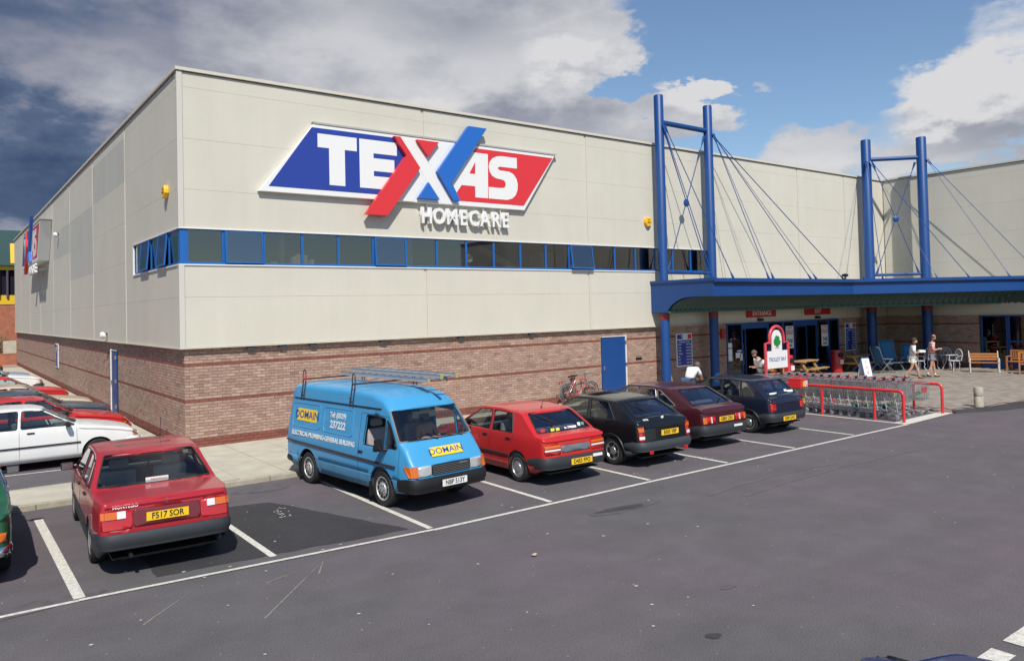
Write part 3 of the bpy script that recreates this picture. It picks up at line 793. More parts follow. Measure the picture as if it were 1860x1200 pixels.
def wheel(parent, x, y, r, side, style='trim', w=.19, mt=None):
    q = MB(); s = side
    q.lathe([(r*.66, -w/2), (r*.9, -w/2-.004), (r*.985, -w*.36), (r, -w*.25), (r, w*.25), (r*.985, w*.36), (r*.9, w/2+.004), (r*.66, w/2)], 28, None, 'y')
    t = q.build('wheel', tyre_rub, parent, 30); t.location = (x, y, r)
    m = mt or rim_m
    q = MB(); o = s*w/2
    q.lathe([(r*.67, -s*w*.3), (r*.67, o*.96), (r*.61, o*1.0), (r*.57, o*.78), (r*.30, o*.80), (r*.26, o*.98), (r*.10, o*1.02), (0, o*1.02)], 28, None, 'y')
    rm = q.build('rim', m, t, 30)
    q = MB()
    if style == 'holes': n, rr, a, b = 10, r*.47, .032, .02
    elif style == 'slots': n, rr, a, b = 18, r*.56, .022, .006
    elif style == 'spoke': n, rr, a, b = 5, r*.44, .055, .04
    else: n, rr, a, b = 24, r*.57, .012, .008
    for k in range(n):
        an = 2*math.pi*k/n; M = Matrix.Rotation(an, 4, 'Y') @ Matrix.Translation((rr, o*.80, 0)); q.cbox((0, s*.004, 0), (b*2, .012, a*2), M)
    if style in ('holes', 'spoke'):
        for k in range(5):
            an = 2*math.pi*k/5+.3; M = Matrix.Rotation(an, 4, 'Y') @ Matrix.Translation((r*.19, o*1.0, 0)); q.cbox((0, 0, 0), (.018, .016, .018), M)
    sl_ = q.build('rim_slot', black_m, t); sl_['kind'] = 'stuff'
    return t
def seat(q, x, y, z=.32, w=.48, h=.62, lean=.2, head=True):
    q.cbox((x+.22, y, z+.08), (.5, w, .16)); M = Matrix.Translation((x, y, z+.1)) @ Matrix.Rotation(-lean, 4, 'Y')
    q.cbox((0, 0, h/2), (.13, w, h), M)
    if head: q.cbox((0, 0, h+.10), (.09, w*.56, .16), M)
def vehicle(name, label, S, loc, rz, category='car', group=None, scale=None):
    root = thing(name, label, category, loc, rz, group); L = S['L']
    bm = hull(S); side = lambda f: abs(f.normal.y) > .45
    bv = BVHTree.FromBMesh(bm)
    def on_side(x, z, s, off=0):
        h = bv.ray_cast(Vector((x, s*2.0, z)), Vector((0, -s, 0)))
        return (h[0]+h[1]*off) if h[0] else Vector((x, s*.8, z))
    def on_end(y, z, s, off=0):
        h = bv.ray_cast(Vector((L/2+s*4, y, z)), Vector((-s, 0, 0)))
        return (h[0]+h[1]*off) if h[0] else Vector((L/2+s*L/2, y, z))
    def on_top(x, y, off=0):
        h = bv.ray_cast(Vector((x, y, 4)), Vector((0, 0, -1))); return (h[0]+h[1]*off) if h[0] else Vector((x, y, 1))
    body_m = S['paint']; extra = []
    # wheel arches
    arches = []
    for wx in S['wheels']:
        ra = S['wr']+S.get('ag', .055); n = 14; zc = S['wr']-.01
        poly = [(wx+ra*math.cos(math.pi*k/n), zc+ra*math.sin(math.pi*k/n)) for k in range(n+1)]
        poly = [(wx+ra, 0.0)]+poly+[(wx-ra, 0.0)]; cut(bm, poly, 'side', side); arches.append((wx, zc, ra, poly))
    wins = [(n_, rpoly(p, .045)) for n_, p in S['win']]
    for n_, p in wins: cut(bm, p, 'side', side)
    ends = []
    for n_, s, p, m_ in S['ends']:
        p = rpoly(p, S.get('endr', .05)); fl = (lambda f, s=s: f.normal.x*s > .12 and abs(f.normal.y) < .8)
        cut(bm, p, 'end', fl); ends.append((n_, s, p, m_))
    bm.normal_update(); bm.faces.ensure_lookup_table()
    groups = {}; dele = []
    for f in bm.faces:
        c = f.calc_center_median(); n = f.normal
        if abs(n.y) > .45:
            if any(inpoly((c.x, c.z), a[3]) for a in arches): dele.append(f); continue
            hit = [i for i, (n_, p) in enumerate(wins) if inpoly((c.x, c.z), p)]
            if hit: groups.setdefault(('w', hit[0], c.y > 0), []).append(f); continue
        for i, (n_, s, p, m_) in enumerate(ends):
            if n.x*s > .12 and (c.x-L/2)*s > 0 and abs(n.y) < .8 and inpoly((c.y, c.z), p): groups.setdefault(('e', i, True), []).append(f); break
    for (k, i, l), fs in groups.items():
        if k == 'w':
            nm = wins[i][0]
            if S.get('open') == (i, l): pass
            else: take(bm, fs, -.012, 'side_window' if nm != 'panel' else 'quarter_panel', S.get('glass', cglass) if nm != 'panel' else black_m, root, 0)
        else:
            n_, s, p, m_ = ends[i]; lens = 'lamp' in n_ or 'panel' in n_
            take(bm, fs, .010 if lens else -.012, n_, m_, root, .03 if lens else 0)
    kill = set(dele)
    for fs in groups.values(): kill |= set(fs)
    bmesh.ops.delete(bm, geom=list(kill), context='FACES')
    if S.get('band'):     # lower sill band in another colour
        zb_ = S['band'][0]
        fs = [f for f in bm.faces if min(v.co.z for v in f.verts) < zb_ < max(v.co.z for v in f.verts)]; g = set(fs)
        for f in fs: g |= set(f.edges) | set(f.verts)
        bmesh.ops.bisect_plane(bm, geom=list(g), plane_co=(0, 0, zb_), plane_no=(0, 0, 1), dist=1e-5)
        low = [f for f in bm.faces if f.calc_center_median().z < zb_]
        if low: take(bm, low, .004, 'sill_panel', S['band'][1], root, .03); bmesh.ops.delete(bm, geom=low, context='FACES')
    if S.get('roofcut'):
        pass
    me = bpy.data.meshes.new('body'); bm.to_mesh(me); bm.free(); me.materials.append(body_m)
    me.polygons.foreach_set('use_smooth', [True]*len(me.polygons)); me.set_sharp_from_angle(angle=R(42))
    bo = link('body', me, root); m = bo.modifiers.new('solid', 'SOLIDIFY'); m.thickness = .03; m.offset = -1
    # seams and trims
    for n_, p in wins:
        for s in (1, -1):
            q = MB(); q.tube([on_side(x, z, s, .001) for x, z in p], .009, 4, closed=True); q.build('window_seal', S.get('seal', rubber), root)
    for n_, s, p, m_ in ends:
        if 'window' in n_ or 'screen' in n_: q = MB(); q.tube([on_end(y, z, s, .002) for y, z in p], .014, 4, closed=True); q.build('screen_seal', S.get('seal2', rubber), root)
    q = MB()
    for pl in S.get('seams', []):
        dense = []
        for (a, b) in zip(pl, pl[1:]):
            k = max(1, int(math.dist(a, b)/.08)); dense += [(a[0]+(b[0]-a[0])*i/k, a[1]+(b[1]-a[1])*i/k) for i in range(k)]
        dense.append(pl[-1])
        for s in (1, -1): q.tube([on_side(x, z, s, -.001) for x, z in dense], .0045, 4)
    for s, pl in S.get('eseams', []):
        q.tube([on_end(y, z, s, -.001) for y, z in pl], .0045, 4)
    for pl in S.get('tseams', []): q.tube([on_top(x, y, -.001) for x, y in pl], .0045, 4)
    if q.v: o = q.build('panel_gap', black_m, root); o['kind'] = 'stuff'
    for z0, z1, x0, x1, m_, hh in S.get('strip', []):
        for s in (1, -1):
            seg = []; k = 14
            q = MB()
            for i in range(k+1):
                x = x0+(x1-x0)*i/k
                if any(abs(x-a[0]) < a[2] and z0 < a[1]+a[2] and (z0+z1)/2 < math.sqrt(max(0, a[2]**2-(x-a[0])**2))+a[1] for a in arches):
                    if len(seg) > 1: q.tube(seg, hh, 4, flat=.6)
                    seg = []; continue
                seg.append(on_side(x, z0+(z1-z0)*i/k, s, .008))
            if len(seg) > 1: q.tube(seg, hh, 4)
            if q.v: q.build('side_strip', m_, root)
    if S.get('arch_lip'):
        for wx, zc, ra, poly in arches:
            for s in (1, -1):
                q = MB(); n = 16; q.tube([on_side(wx+(ra+.012)*math.cos(math.pi*k/n), zc+(ra+.012)*math.sin(math.pi*k/n), s, .006) for k in range(n+1)], S.get('lipr', .018), 6); q.build('arch_trim', S['arch_lip'], root, 30)
    # wheels and liners
    hw = max(p[1] for p in S['plan'])
    for i, wx in enumerate(S['wheels']):
        for s in (1, -1):
            wheel(root, wx, s*(hw-.125), S['wr'], s, S.get('ws', 'trim'), mt=S.get('rim'))
            q = MB(); ra = S['wr']+.05; n = 12
            A = [(wx+ra*math.cos(math.pi*(k/n*1.3-.15)), S['wr']+ra*math.sin(math.pi*(k/n*1.3-.15))) for k in range(n+1)]
            for (xa, za), (xb, zb2) in zip(A, A[1:]): q.add([(xa, s*(hw-.045), za), (xb, s*(hw-.045), zb2), (xb, s*(hw-.32), zb2), (xa, s*(hw-.32), za)], [(0, 1, 2, 3)])
            q.add([(x, s*(hw-.32), z) for x, z in A], [tuple(range(n+1))]); q.build('wheel_well', black_m, root)
    zf = S.get('floor', .24)
    q = MB(); q.box((.25, -hw+.33, zf-.06), (L-.3, hw-.33, zf)); q.box((S['wheels'][0]+.42, -hw+.06, zf-.05), (S['wheels'][1]-.42, hw-.06, zf+.005)); q.box((.08, -hw+.2, zf), (.6, hw-.2, zf+.02)); q.box((L-.6, -hw+.2, zf), (L-.08, hw-.2, zf+.02))
    q.build('underbody', black_m, root)
    # interior
    if S.get('seats'):
        for x, y in S['seats']: q = MB(); seat(q, x, y, S.get('sz', .36), h=S.get('sh', .62)); bevel(q.build('front_seat', S.get('seatm', seat_g), root), .05, 3, 30)
        if S.get('bench'):
            q = MB()
            x, wd = S['bench']; q.cbox((x+.22, 0, S.get('sz', .36)+.1), (.5, wd, .2)); M = Matrix.Translation((x, 0, .5)) @ Matrix.Rotation(-.35, 4, 'Y'); q.cbox((0, -wd/4, .25), (.14, wd/2-.03, .56), M); q.cbox((0, wd/4, .25), (.14, wd/2-.03, .56), M)
            bevel(q.build('rear_seat', S.get('seatm', seat_g), root), .05, 3, 30)
        q = MB(); zb_ = interp(S['belt'], S['dash'])-.03
        q.cbox((S['dash'], 0, zb_-.1), (.4, hw*1.7, .2)); q.box((S['wheels'][0]-.2, -hw+.08, zf+.02), (S['dash'], hw-.08, zf+.06))
        if S.get('shelf'): x0, x1, z = S['shelf']; q.box((x0, -hw*.78, z-.03), (x1, hw*.78, z))
        for s in (1, -1): q.box((S['cab0'], s*(hw-.075)-.015, .3), (S['dash'], s*(hw-.075)+.015, zb_-.04))
        q.build('cabin_trim', seat_b, root)
        q = MB(); q.tube([Vector((S['dash']-.32, -.36, zb_+.02))+Matrix.Rotation(-.45, 3, 'Y') @ Vector((0, .19*math.cos(t*.5236), .19*math.sin(t*.5236))) for t in range(12)], .014, 6, closed=True); q.bar((S['dash']-.32, -.36, zb_+.02), (S['dash']-.1, -.36, zb_-.08), .05); q.bar((S['dash']-.32, -.54, zb_+.02), (S['dash']-.32, -.18, zb_+.02), .03); q.build('steering_wheel', black_m, root, 30)
        q = MB(); q.cbox((S['ws_top'][0]+.02, 0, S['ws_top'][1]-.1), (.03, .2, .06)); q.build('interior_mirror', black_m, root)
    # bumpers: swept round the ends
    for s, z0, z1, out_, wrap, m_ in S.get('bumpers', []):
        path = []; n = 9; x_end = 0 if s < 0 else L
        he = interp(S['plan'], x_end+(-s)*.25)
        path.append((x_end-s*wrap, he+.012)); path.append((x_end-s*.16, he+.015))
        for k in range(1, 6):
            a = k/6*math.pi/2; path.append((x_end-s*.16+s*(.16+out_)*math.sin(a), he+.015-.16+.16*math.cos(a)))
        for k in range(n+1):
            y = (he-.145)*(1-2*k/n); path.append((x_end+s*(out_+.035*(1-(y/he)**2)), y))
        path += [(x, -y) for x, y in path[6::-1]]
        q = MB(); h = z1-z0; th = .10; sec = [(0, .0), (0, h*.15), (.022, h*.3), (.022, h*.72), (0, h), (-th*.8, h), (-th*.8, .0)]
        pts = [Vector((x, y, 0)) for x, y in path]; o_ = 0; N = len(pts)
        for i, p in enumerate(pts):
            t = (pts[min(i+1, N-1)]-pts[max(i-1, 0)]).normalized(); nr = Vector((t.y, -t.x, 0))
            if nr.dot(Vector((x_end+s*.0-L/2, 0, 0))) < 0 and abs(p.y) < he*.7: nr = -nr
            if abs(p.y) >= he*.7:
                c = Vector((p.x-(x_end-s*.3), p.y, 0))
                if nr.dot(c) < 0: nr = -nr
            q.v += [tuple(p+nr*(a-.02)+Vector((0, 0, z0+b))) for a, b in sec]
        k = len(sec)
        for i in range(N-1):
            for j in range(k): q.face((i*k+j, i*k+(j+1) % k, (i+1)*k+(j+1) % k, (i+1)*k+j))
        q.face(range(k)); q.face(range((N-1)*k, N*k)); q.build('bumper', m_, root, 50)
    # number plates
    for s, y, z, m_, txt, out_ in S.get('plates', []):
        p = on_end(y, z, s); x = (p.x+s*out_) if out_ < .5 else out_; w_ = .52; hh = .112
        q = MB(); q.cbox((x, y, z), (.012, w_, hh)); po = q.build('number_plate', m_, root)
        M = frame((x+s*.0085, y, z), (0, s, 0), (0, 0, 1))
        if txt: text('plate_lettering', txt, .112, ink, po, M, .0012, .0016, sx=.86 if len(txt) > 7 else .92)
    for nm, s, y, z, sz, txt, m_, out_, bold in S.get('badges', []):
        p = on_end(y, z, s); up = on_end(y, z+.015, s)-on_end(y, z-.015, s); rt = (on_end(y+.15*s*-1, z, s)-on_end(y+.15*s, z, s))*-1; M = frame(p+rt.cross(up).normalized()*out_, rt, up); text(nm, txt, sz, m_, bo, M, .002, bold)
    for x, z in S.get('handles', []):
        for s in (1, -1):
            p = on_side(x, z, s); q = MB(); q.cbox((x, p.y+s*.008, z), (.15, .028, .035)); bevel(q.build('door_handle', S.get('hm', black_m), root), .008, 1)
    if S.get('mirror'):
        x, z = S['mirror']
        for s in (1, -1):
            p = on_side(x, z, s); q = MB(); q.cbox((x-.02, p.y+s*.14, z+.045), (.09, .18, .115)); q.bar((x+.04, p.y-.01*s, z), (x-.01, p.y+s*.08, z+.02), .05)
            bevel(q.build('door_mirror', S.get('mm', black_m), root), .02, 2)
            q = MB(); q.cbox((x-.068, p.y+s*.14, z+.045), (.004, .15, .09)); q.build('mirror_glass', chrome_m, root)
    for s, pts in S.get('wipers', []):
        q = MB(); P = [on_end(y, z, s, .02) for y, z in pts]; q.tube(P, .008, 4); q.tube([P[-1]+(P[0]-P[-1])*.55+Vector((s*.006, 0, 0)), P[-1]+Vector((s*.006, 0, .0))], .012, 4); q.build('wiper', black_m, root)
    if S.get('aerial'):
        x, y, h, ln = S['aerial']; p = on_top(x, y); q = MB(); q.tube([p, p+Vector((ln, 0, h))], .005, 5); q.lathe([(.02, -.005), (.015, .02), (0, .03)], 8, Matrix.Translation(p)); q.build('aerial', black_m, root)
    root['_L'] = L
    return root, dict(side=on_side, end=on_end, top=on_top, body=bo, root=root)

def headlamps(S): pass
PI2 = math.pi/2
def sedan_nose(L, z0=.52, z1=.68, w=.8, m=None):
    """front lamps, grille as end-polygons"""
    return [('headlamp', 1, [(w*.95, z0), (w*.55, z0), (w*.55, z1), (w*.95, z1)], lamp_glass), ('headlamp', 1, [(-w*.55, z0), (-w*.95, z0), (-w*.95, z1), (-w*.55, z1)], lamp_glass),
            ('grille_panel', 1, [(w*.5, z0+.01), (-w*.5, z0+.01), (-w*.5, z1-.01), (w*.5, z1-.01)], black_m)]

def lens(A, par, s, y0, y1, z0, z1, m, end=-1, off=.016):
    q = MB(); n = 5; Y = [y0+(y1-y0)*i/n for i in range(n+1)]
    for i in range(n):
        P = [A['end'](s*Y[i], z0, end, off), A['end'](s*Y[i+1], z0, end, off), A['end'](s*Y[i+1], z1, end, off), A['end'](s*Y[i], z1, end, off)]
        q.add(P, [(0, 1, 2, 3)])
    o = q.build('lamp_lens', m, par); md = o.modifiers.new('s', 'SOLIDIFY'); md.thickness = .02; md.offset = 0
# --- red saloon ------------------------------------------------------------
red1 = paint('car_paint_crimson', (.36, .018, .03))
w = .845
S = dict(L=4.62, paint=red1, corner=.11, endbow=.02, tumble=.36, crown=.02, er=.033, endr=.03, plan=[(0, .80), (.5, .845), (2.2, .86), (3.8, .845), (4.62, .78)],
    top=[(0, .97), (.03, .99), (.75, 1.005), (.84, 1.01), (1.42, 1.375), (1.60, 1.415), (2.2, 1.44), (2.72, 1.42), (2.86, 1.385), (3.55, 1.01), (3.62, .985), (4.2, .88), (4.5, .80), (4.62, .70)],
    bottom=[(0, .36), (.3, .24), (1.0, .2), (3.8, .2), (4.3, .22), (4.62, .32)], belt=[(0, .93), (1.0, .955), (3.5, .93), (4.6, .8)], bow=[(0, 0), (.7, .02), (.9, -.10), (1.6, -.08), (1.9, 0), (2.6, .0), (2.75, .12), (3.6, .12), (3.8, 0)],
    tail=[(.3, .06), (.5, .0), (.62, .0), (.66, .01), (.95, .07)], nose=[(.3, .05), (.55, 0), (.75, .04)],
    win=[('g', [(3.38, .985), (2.86, 1.335), (2.30, 1.365), (2.26, .985)]), ('g', [(2.20, .985), (2.24, 1.365), (1.72, 1.345), (1.52, .985)]), ('g', [(1.46, .985), (1.64, 1.32), (1.50, 1.315), (1.12, 1.0)])],
    ends=[('rear_window', -1, [(.745, 1.02), (-.745, 1.02), (-.60, 1.37), (.60, 1.37)], cglass), ('windscreen', 1, [(-.74, 1.03), (.74, 1.03), (.60, 1.37), (-.60, 1.37)], cglass),
          ('tail_lamp', -1, [(.79, .64), (.42, .64), (.42, .865), (.79, .865)], lamp_red), ('tail_lamp', -1, [(-.42, .64), (-.79, .64), (-.79, .865), (-.42, .865)], lamp_red),
          ('boot_panel', -1, [(.415, .645), (-.415, .645), (-.415, .86), (.415, .86)], mat('smoked_red', (.14, .012, .015), .3, coat=.5))]+sedan_nose(4.62),
    wheels=(1.06, 3.80), wr=.30, ws='slots', seats=[(2.05, .36), (2.05, -.36)], bench=(1.15, 1.3), dash=3.2, cab0=1.1, shelf=(.78, 1.2, .985), ws_top=(2.8, 1.4),
    seams=[[(2.23, .30), (2.23, .97)], [(3.42, .33), (3.40, .96), ], [(1.38, .74), (1.48, .95)]], eseams=[(-1, [(-.60, .60), (.60, .60)]), (-1, [(.73, .97), (.73, .88)]), (-1, [(-.73, .97), (-.73, .88)])],
    tseams=[[(.02, .66), (.78, .64)], [(.02, -.66), (.78, -.64)]],
    bumpers=[(-1, .39, .585, .05, .55, grey_m), (1, .34, .56, .05, .5, grey_m)], plates=[(-1, 0, .755, plate_y, 'F517 SOR', .03), (1, 0, .45, plate_w, 'F517 SOR', .1)],
    badges=[('badge', -1, .50, .912, .06, 'MONTEGO', white_m, .018, .0015)], handles=[(2.42, .86), (1.56, .86)], mirror=(3.2, .97), aerial=(2.75, -.35, .33, -.12), band=(.50, grey_m),
    strip=[(.50, .50, .62, 4.2, grey_m, .014)])
car_m, A = vehicle('parked_car', 'crimson saloon parked tail-out with big yellow plate and grey bumper', S, (-2.44, -9.13, 0), PI2-R(3.2), group='cars parked along the front bays')
for s in (1, -1): lens(A, car_m, s, .60, .775, .77, .86, lamp_amb); lens(A, car_m, s, .50, .60, .77, .86, lamp_wht)
q = MB(); P = [A['top'](x, y, .006) for x, y in ((2.62, .38), (2.62, -.38), (1.95, -.38), (1.95, .38))]; q.add(P+[p+Vector((0, 0, -.03)) for p in P], [(0, 1, 2, 3), (4, 5, 6, 7), (0, 1, 5, 4), (1, 2, 6, 5), (2, 3, 7, 6), (3, 0, 4, 7)]); q.build('sunroof', mat('sunroof_glass', (.05, .04, .04), .15, coat=.5), car_m)
q = MB(); q.lathe([(.0, .012), (.03, .012), (.034, 0)], 16, frame(A['end'](0, .925, -1, .004), (0, -1, 0), (0, 0, 1))); q.build('boot_lock', chrome_m, car_m)
M = frame(A['end'](-.02, 1.065, -1, -.014), (0, -1, 0), (0, 0, 1)); q = MB(); q.cbox((0, 0, 0), (.30, .07, .003), M); o = q.build('window_sticker', white_m, car_m); text('sticker_lettering', 'REDMOND', .045, red_m, o, M @ Matrix.Translation((.03, 0, .003)), .0005)
q = MB(); q.tube([(-.06, .45, .30), (.25, .45, .30)], .024, 8); q.build('exhaust', black_m, car_m)

# --- red hatchback ------------------------------------------------------------
red2 = paint('car_paint_red', (.50, .02, .022))
S = dict(L=4.12, paint=red2, corner=.12, endbow=.02, tumble=.34, crown=.022, er=.033, endr=.03, plan=[(0, .77), (.5, .80), (2.2, .82), (3.4, .80), (4.12, .74)],
    top=[(0, .90), (.04, .93), (.22, .96), (.78, 1.31), (.92, 1.345), (1.6, 1.385), (2.2, 1.37), (2.38, 1.33), (3.05, .96), (3.12, .94), (3.8, .82), (4.05, .74), (4.12, .66)],
    bottom=[(0, .34), (.3, .24), (1.0, .2), (3.4, .2), (3.8, .22), (4.12, .3)], belt=[(0, .88), (1.0, .91), (3.0, .89), (4.1, .75)], bow=[(0, 0), (.15, 0), (.25, -.09), (.9, -.07), (1.2, 0), (2.2, 0), (2.3, .11), (3.1, .11), (3.3, 0)],
    tail=[(.3, .04), (.5, 0), (.9, .05)], nose=[(.3, .05), (.5, 0), (.7, .05)],
    win=[('g', [(2.92, .935), (2.38, 1.29), (1.82, 1.315), (1.78, .935)]), ('g', [(1.71, .935), (1.75, 1.315), (1.12, 1.29), (.98, .935)])],
    ends=[('rear_window', -1, [(.66, .975), (-.66, .975), (-.53, 1.295), (.53, 1.295)], cglass_b), ('windscreen', 1, [(-.69, .985), (.69, .985), (.56, 1.32), (-.56, 1.32)], cglass),
          ('tail_lamp', -1, [(.74, .60), (.38, .60), (.38, .78), (.74, .78)], lamp_red), ('tail_lamp', -1, [(-.38, .60), (-.74, .60), (-.74, .78), (-.38, .78)], lamp_red),
          ('boot_panel', -1, [(.36, .62), (-.36, .62), (-.36, .75), (.36, .75)], mat('ribbed_grey', (.13, .15, .17), .5))]+sedan_nose(4.12, w=.76),
    wheels=(.83, 3.30), wr=.285, ws='trim', seats=[(1.75, .34), (1.75, -.34)], bench=(.88, 1.2), dash=2.75, cab0=.7, shelf=(.25, .85, .93), ws_top=(2.3, 1.35), glass=cglass,
    seams=[[(1.74, .27), (1.74, .93)], [(2.95, .3), (2.93, .92)], [(1.02, .70), (.96, .92)], [(.98, .92), (1.12, 1.3)]], eseams=[(-1, [(-.70, .90), (-.62, .52), (.62, .52), (.70, .90)])],
    bumpers=[(-1, .33, .555, .05, .62, grey_m), (1, .32, .52, .05, .5, grey_m)], plates=[(-1, -.05, .445, plate_y, 'D455 FPO', .105), (1, 0, .42, plate_w, 'D455 FPO', .1)],
    badges=[('badge', -1, .48, .845, .05, 'PEUGEOT', grey_m, .005, .001), ('badge', -1, -.5, .845, .05, '309 GL', grey_m, .005, .001)], handles=[(1.92, .82), (1.12, .82)], mirror=(2.75, .94), aerial=(1.05, 0, .12, -.05),
    wipers=[(-1, [(-.12, .99), (.1, 1.08), (.42, 1.27)])], strip=[(.50, .50, 1.1, 3.0, grey_m, .024)])
car_2, A = vehicle('parked_car', 'bright red five-door hatchback with dented grey rear bumper between van and black car', S, (4.93, -9.0, 0), PI2-R(1), group='cars parked along the front bays')
for s in (1, -1): lens(A, car_2, s, .39, .73, .725, .775, lamp_amb); lens(A, car_2, s, .39, .73, .67, .70, lamp_wht)
for y, z, a, b, m_ in [(.52, 1.01, .1, .06, red_m), (.30, 1.01, .09, .06, mat('yellow_sticker', (.7, .62, .05), .6)), (.18, 1.01, .09, .06, _M['yellow_sticker']), (-.15, 1.02, .3, .045, white_m), (-.42, 1.04, .07, .08, white_m), (-.53, 1.04, .07, .07, mat('green_sticker', (.1, .35, .2), .6))]:
    q = MB(); q.cbox((0, 0, 0), (a, b, .003), frame(A['end'](y, z, -1, .0), (0, -1, 0), (.4, 0, 1))); q.build('window_sticker', m_, car_2)
q = MB(); q.cbox((-.085, -.48, .50), (.01, .24, .055)); q.build('bumper_sticker', white_m, car_2)

# --- black hot hatch ------------------------------------------------------------
blk = paint('car_paint_black', (.007, .008, .010), .28)
S = dict(L=4.05, paint=blk, corner=.13, endbow=.025, endr=.03, tumble=.36, crown=.035, er=.033, plan=[(0, .78), (.5, .82), (2.2, .835), (3.4, .82), (4.05, .74)],
    top=[(0, .90), (.03, .95), (.10, 1.0), (.75, 1.33), (.85, 1.36), (1.6, 1.395), (2.1, 1.38), (2.3, 1.34), (3.0, .97), (3.1, .94), (3.7, .82), (3.98, .72), (4.05, .64)],
    bottom=[(0, .34), (.3, .24), (1.0, .19), (3.4, .19), (3.8, .2), (4.05, .28)], belt=[(0, .9), (1.0, .93), (3.0, .9), (4.0, .75)], bow=[(0, 0), (.08, 0), (.15, -.10), (.8, -.08), (1.1, 0), (2.1, 0), (2.25, .12), (3.0, .12), (3.2, 0)],
    tail=[(.3, .04), (.5, 0), (.95, .06)], nose=[(.3, .05), (.5, 0), (.7, .06)],
    win=[('g', [(2.86, .955), (2.32, 1.30), (1.66, 1.325), (1.60, .955)]), ('g', [(1.52, .955), (1.58, 1.325), (1.02, 1.30), (.72, .955)])],
    ends=[('rear_window', -1, [(.62, 1.03), (-.62, 1.03), (-.50, 1.31), (.50, 1.31)], cglass_b), ('windscreen', 1, [(-.70, .99), (.70, .99), (.57, 1.33), (-.57, 1.33)], cglass),
          ('tail_lamp', -1, [(.76, .56), (.63, .56), (.63, .86), (.76, .86)], lamp_red), ('tail_lamp', -1, [(-.63, .56), (-.76, .56), (-.76, .86), (-.63, .86)], lamp_red)]+sedan_nose(4.05, w=.78),
    wheels=(.80, 3.32), wr=.30, ws='spoke', seats=[(1.7, .34), (1.7, -.34)], bench=(.85, 1.2), dash=2.7, cab0=.7, shelf=(.2, .8, .96), ws_top=(2.25, 1.36), seatm=seat_b, floor=.22,
    seams=[[(1.56, .27), (1.56, .95)], [(2.88, .3), (2.86, .94)]], eseams=[(-1, [(-.60, .95), (-.58, .52), (.58, .52), (.60, .95)])],
    bumpers=[(-1, .36, .55, .06, .5, mat('charcoal_plastic', (.045, .052, .062), .5)), (1, .32, .52, .05, .5, black_m)], plates=[(-1, -.1, .70, plate_y, 'B505 VBP', .02), (1, 0, .42, plate_w, 'B505 VBP', .1)],
    badges=[('badge', -1, .47, .975, .07, 'GTE', white_m, .008, .002)], handles=[(1.75, .85)], mirror=(2.7, .97), arch_lip=black_m, wipers=[(-1, [(.1, 1.02), (.2, 1.1), (.42, 1.29)])], band=(.34, mat('charcoal_plastic', (.045, .052, .062), .5)))
car_3, A = vehicle('parked_car', 'black three-door hot hatch with star-shaped wheel trims and upright tail lamps', S, (7.42, -9.06, 0), PI2-R(1), group='cars parked along the front bays')
for s in (1, -1):
    lens(A, car_3, s, .64, .75, .76, .85, lamp_amb); lens(A, car_3, s, .64, .75, .61, .67, lamp_wht)
    q = MB(); q.cbox((-.07, s*.52, .335), (.04, .11, .07)); bevel(q.build('fog_lamp', lamp_red, car_3), .01, 1)
q = MB(); q.cbox((0, 0, 0), (.07, .07, .008), frame(A['end'](-.02, .985, -1, .006), (0, -1, 0), (0, 0, 1))); q.build('emblem', white_m, car_3)
# open sunroof slab tilted up
q = MB(); P = A['top'](1.95, 0); q.cbox((0, 0, .03), (.42, .72, .018), Matrix.Translation(P) @ Matrix.Rotation(R(5), 4, 'Y')); q.build('sunroof', mat('sunroof_glass', (.05, .04, .04), .15, coat=.5), car_3)

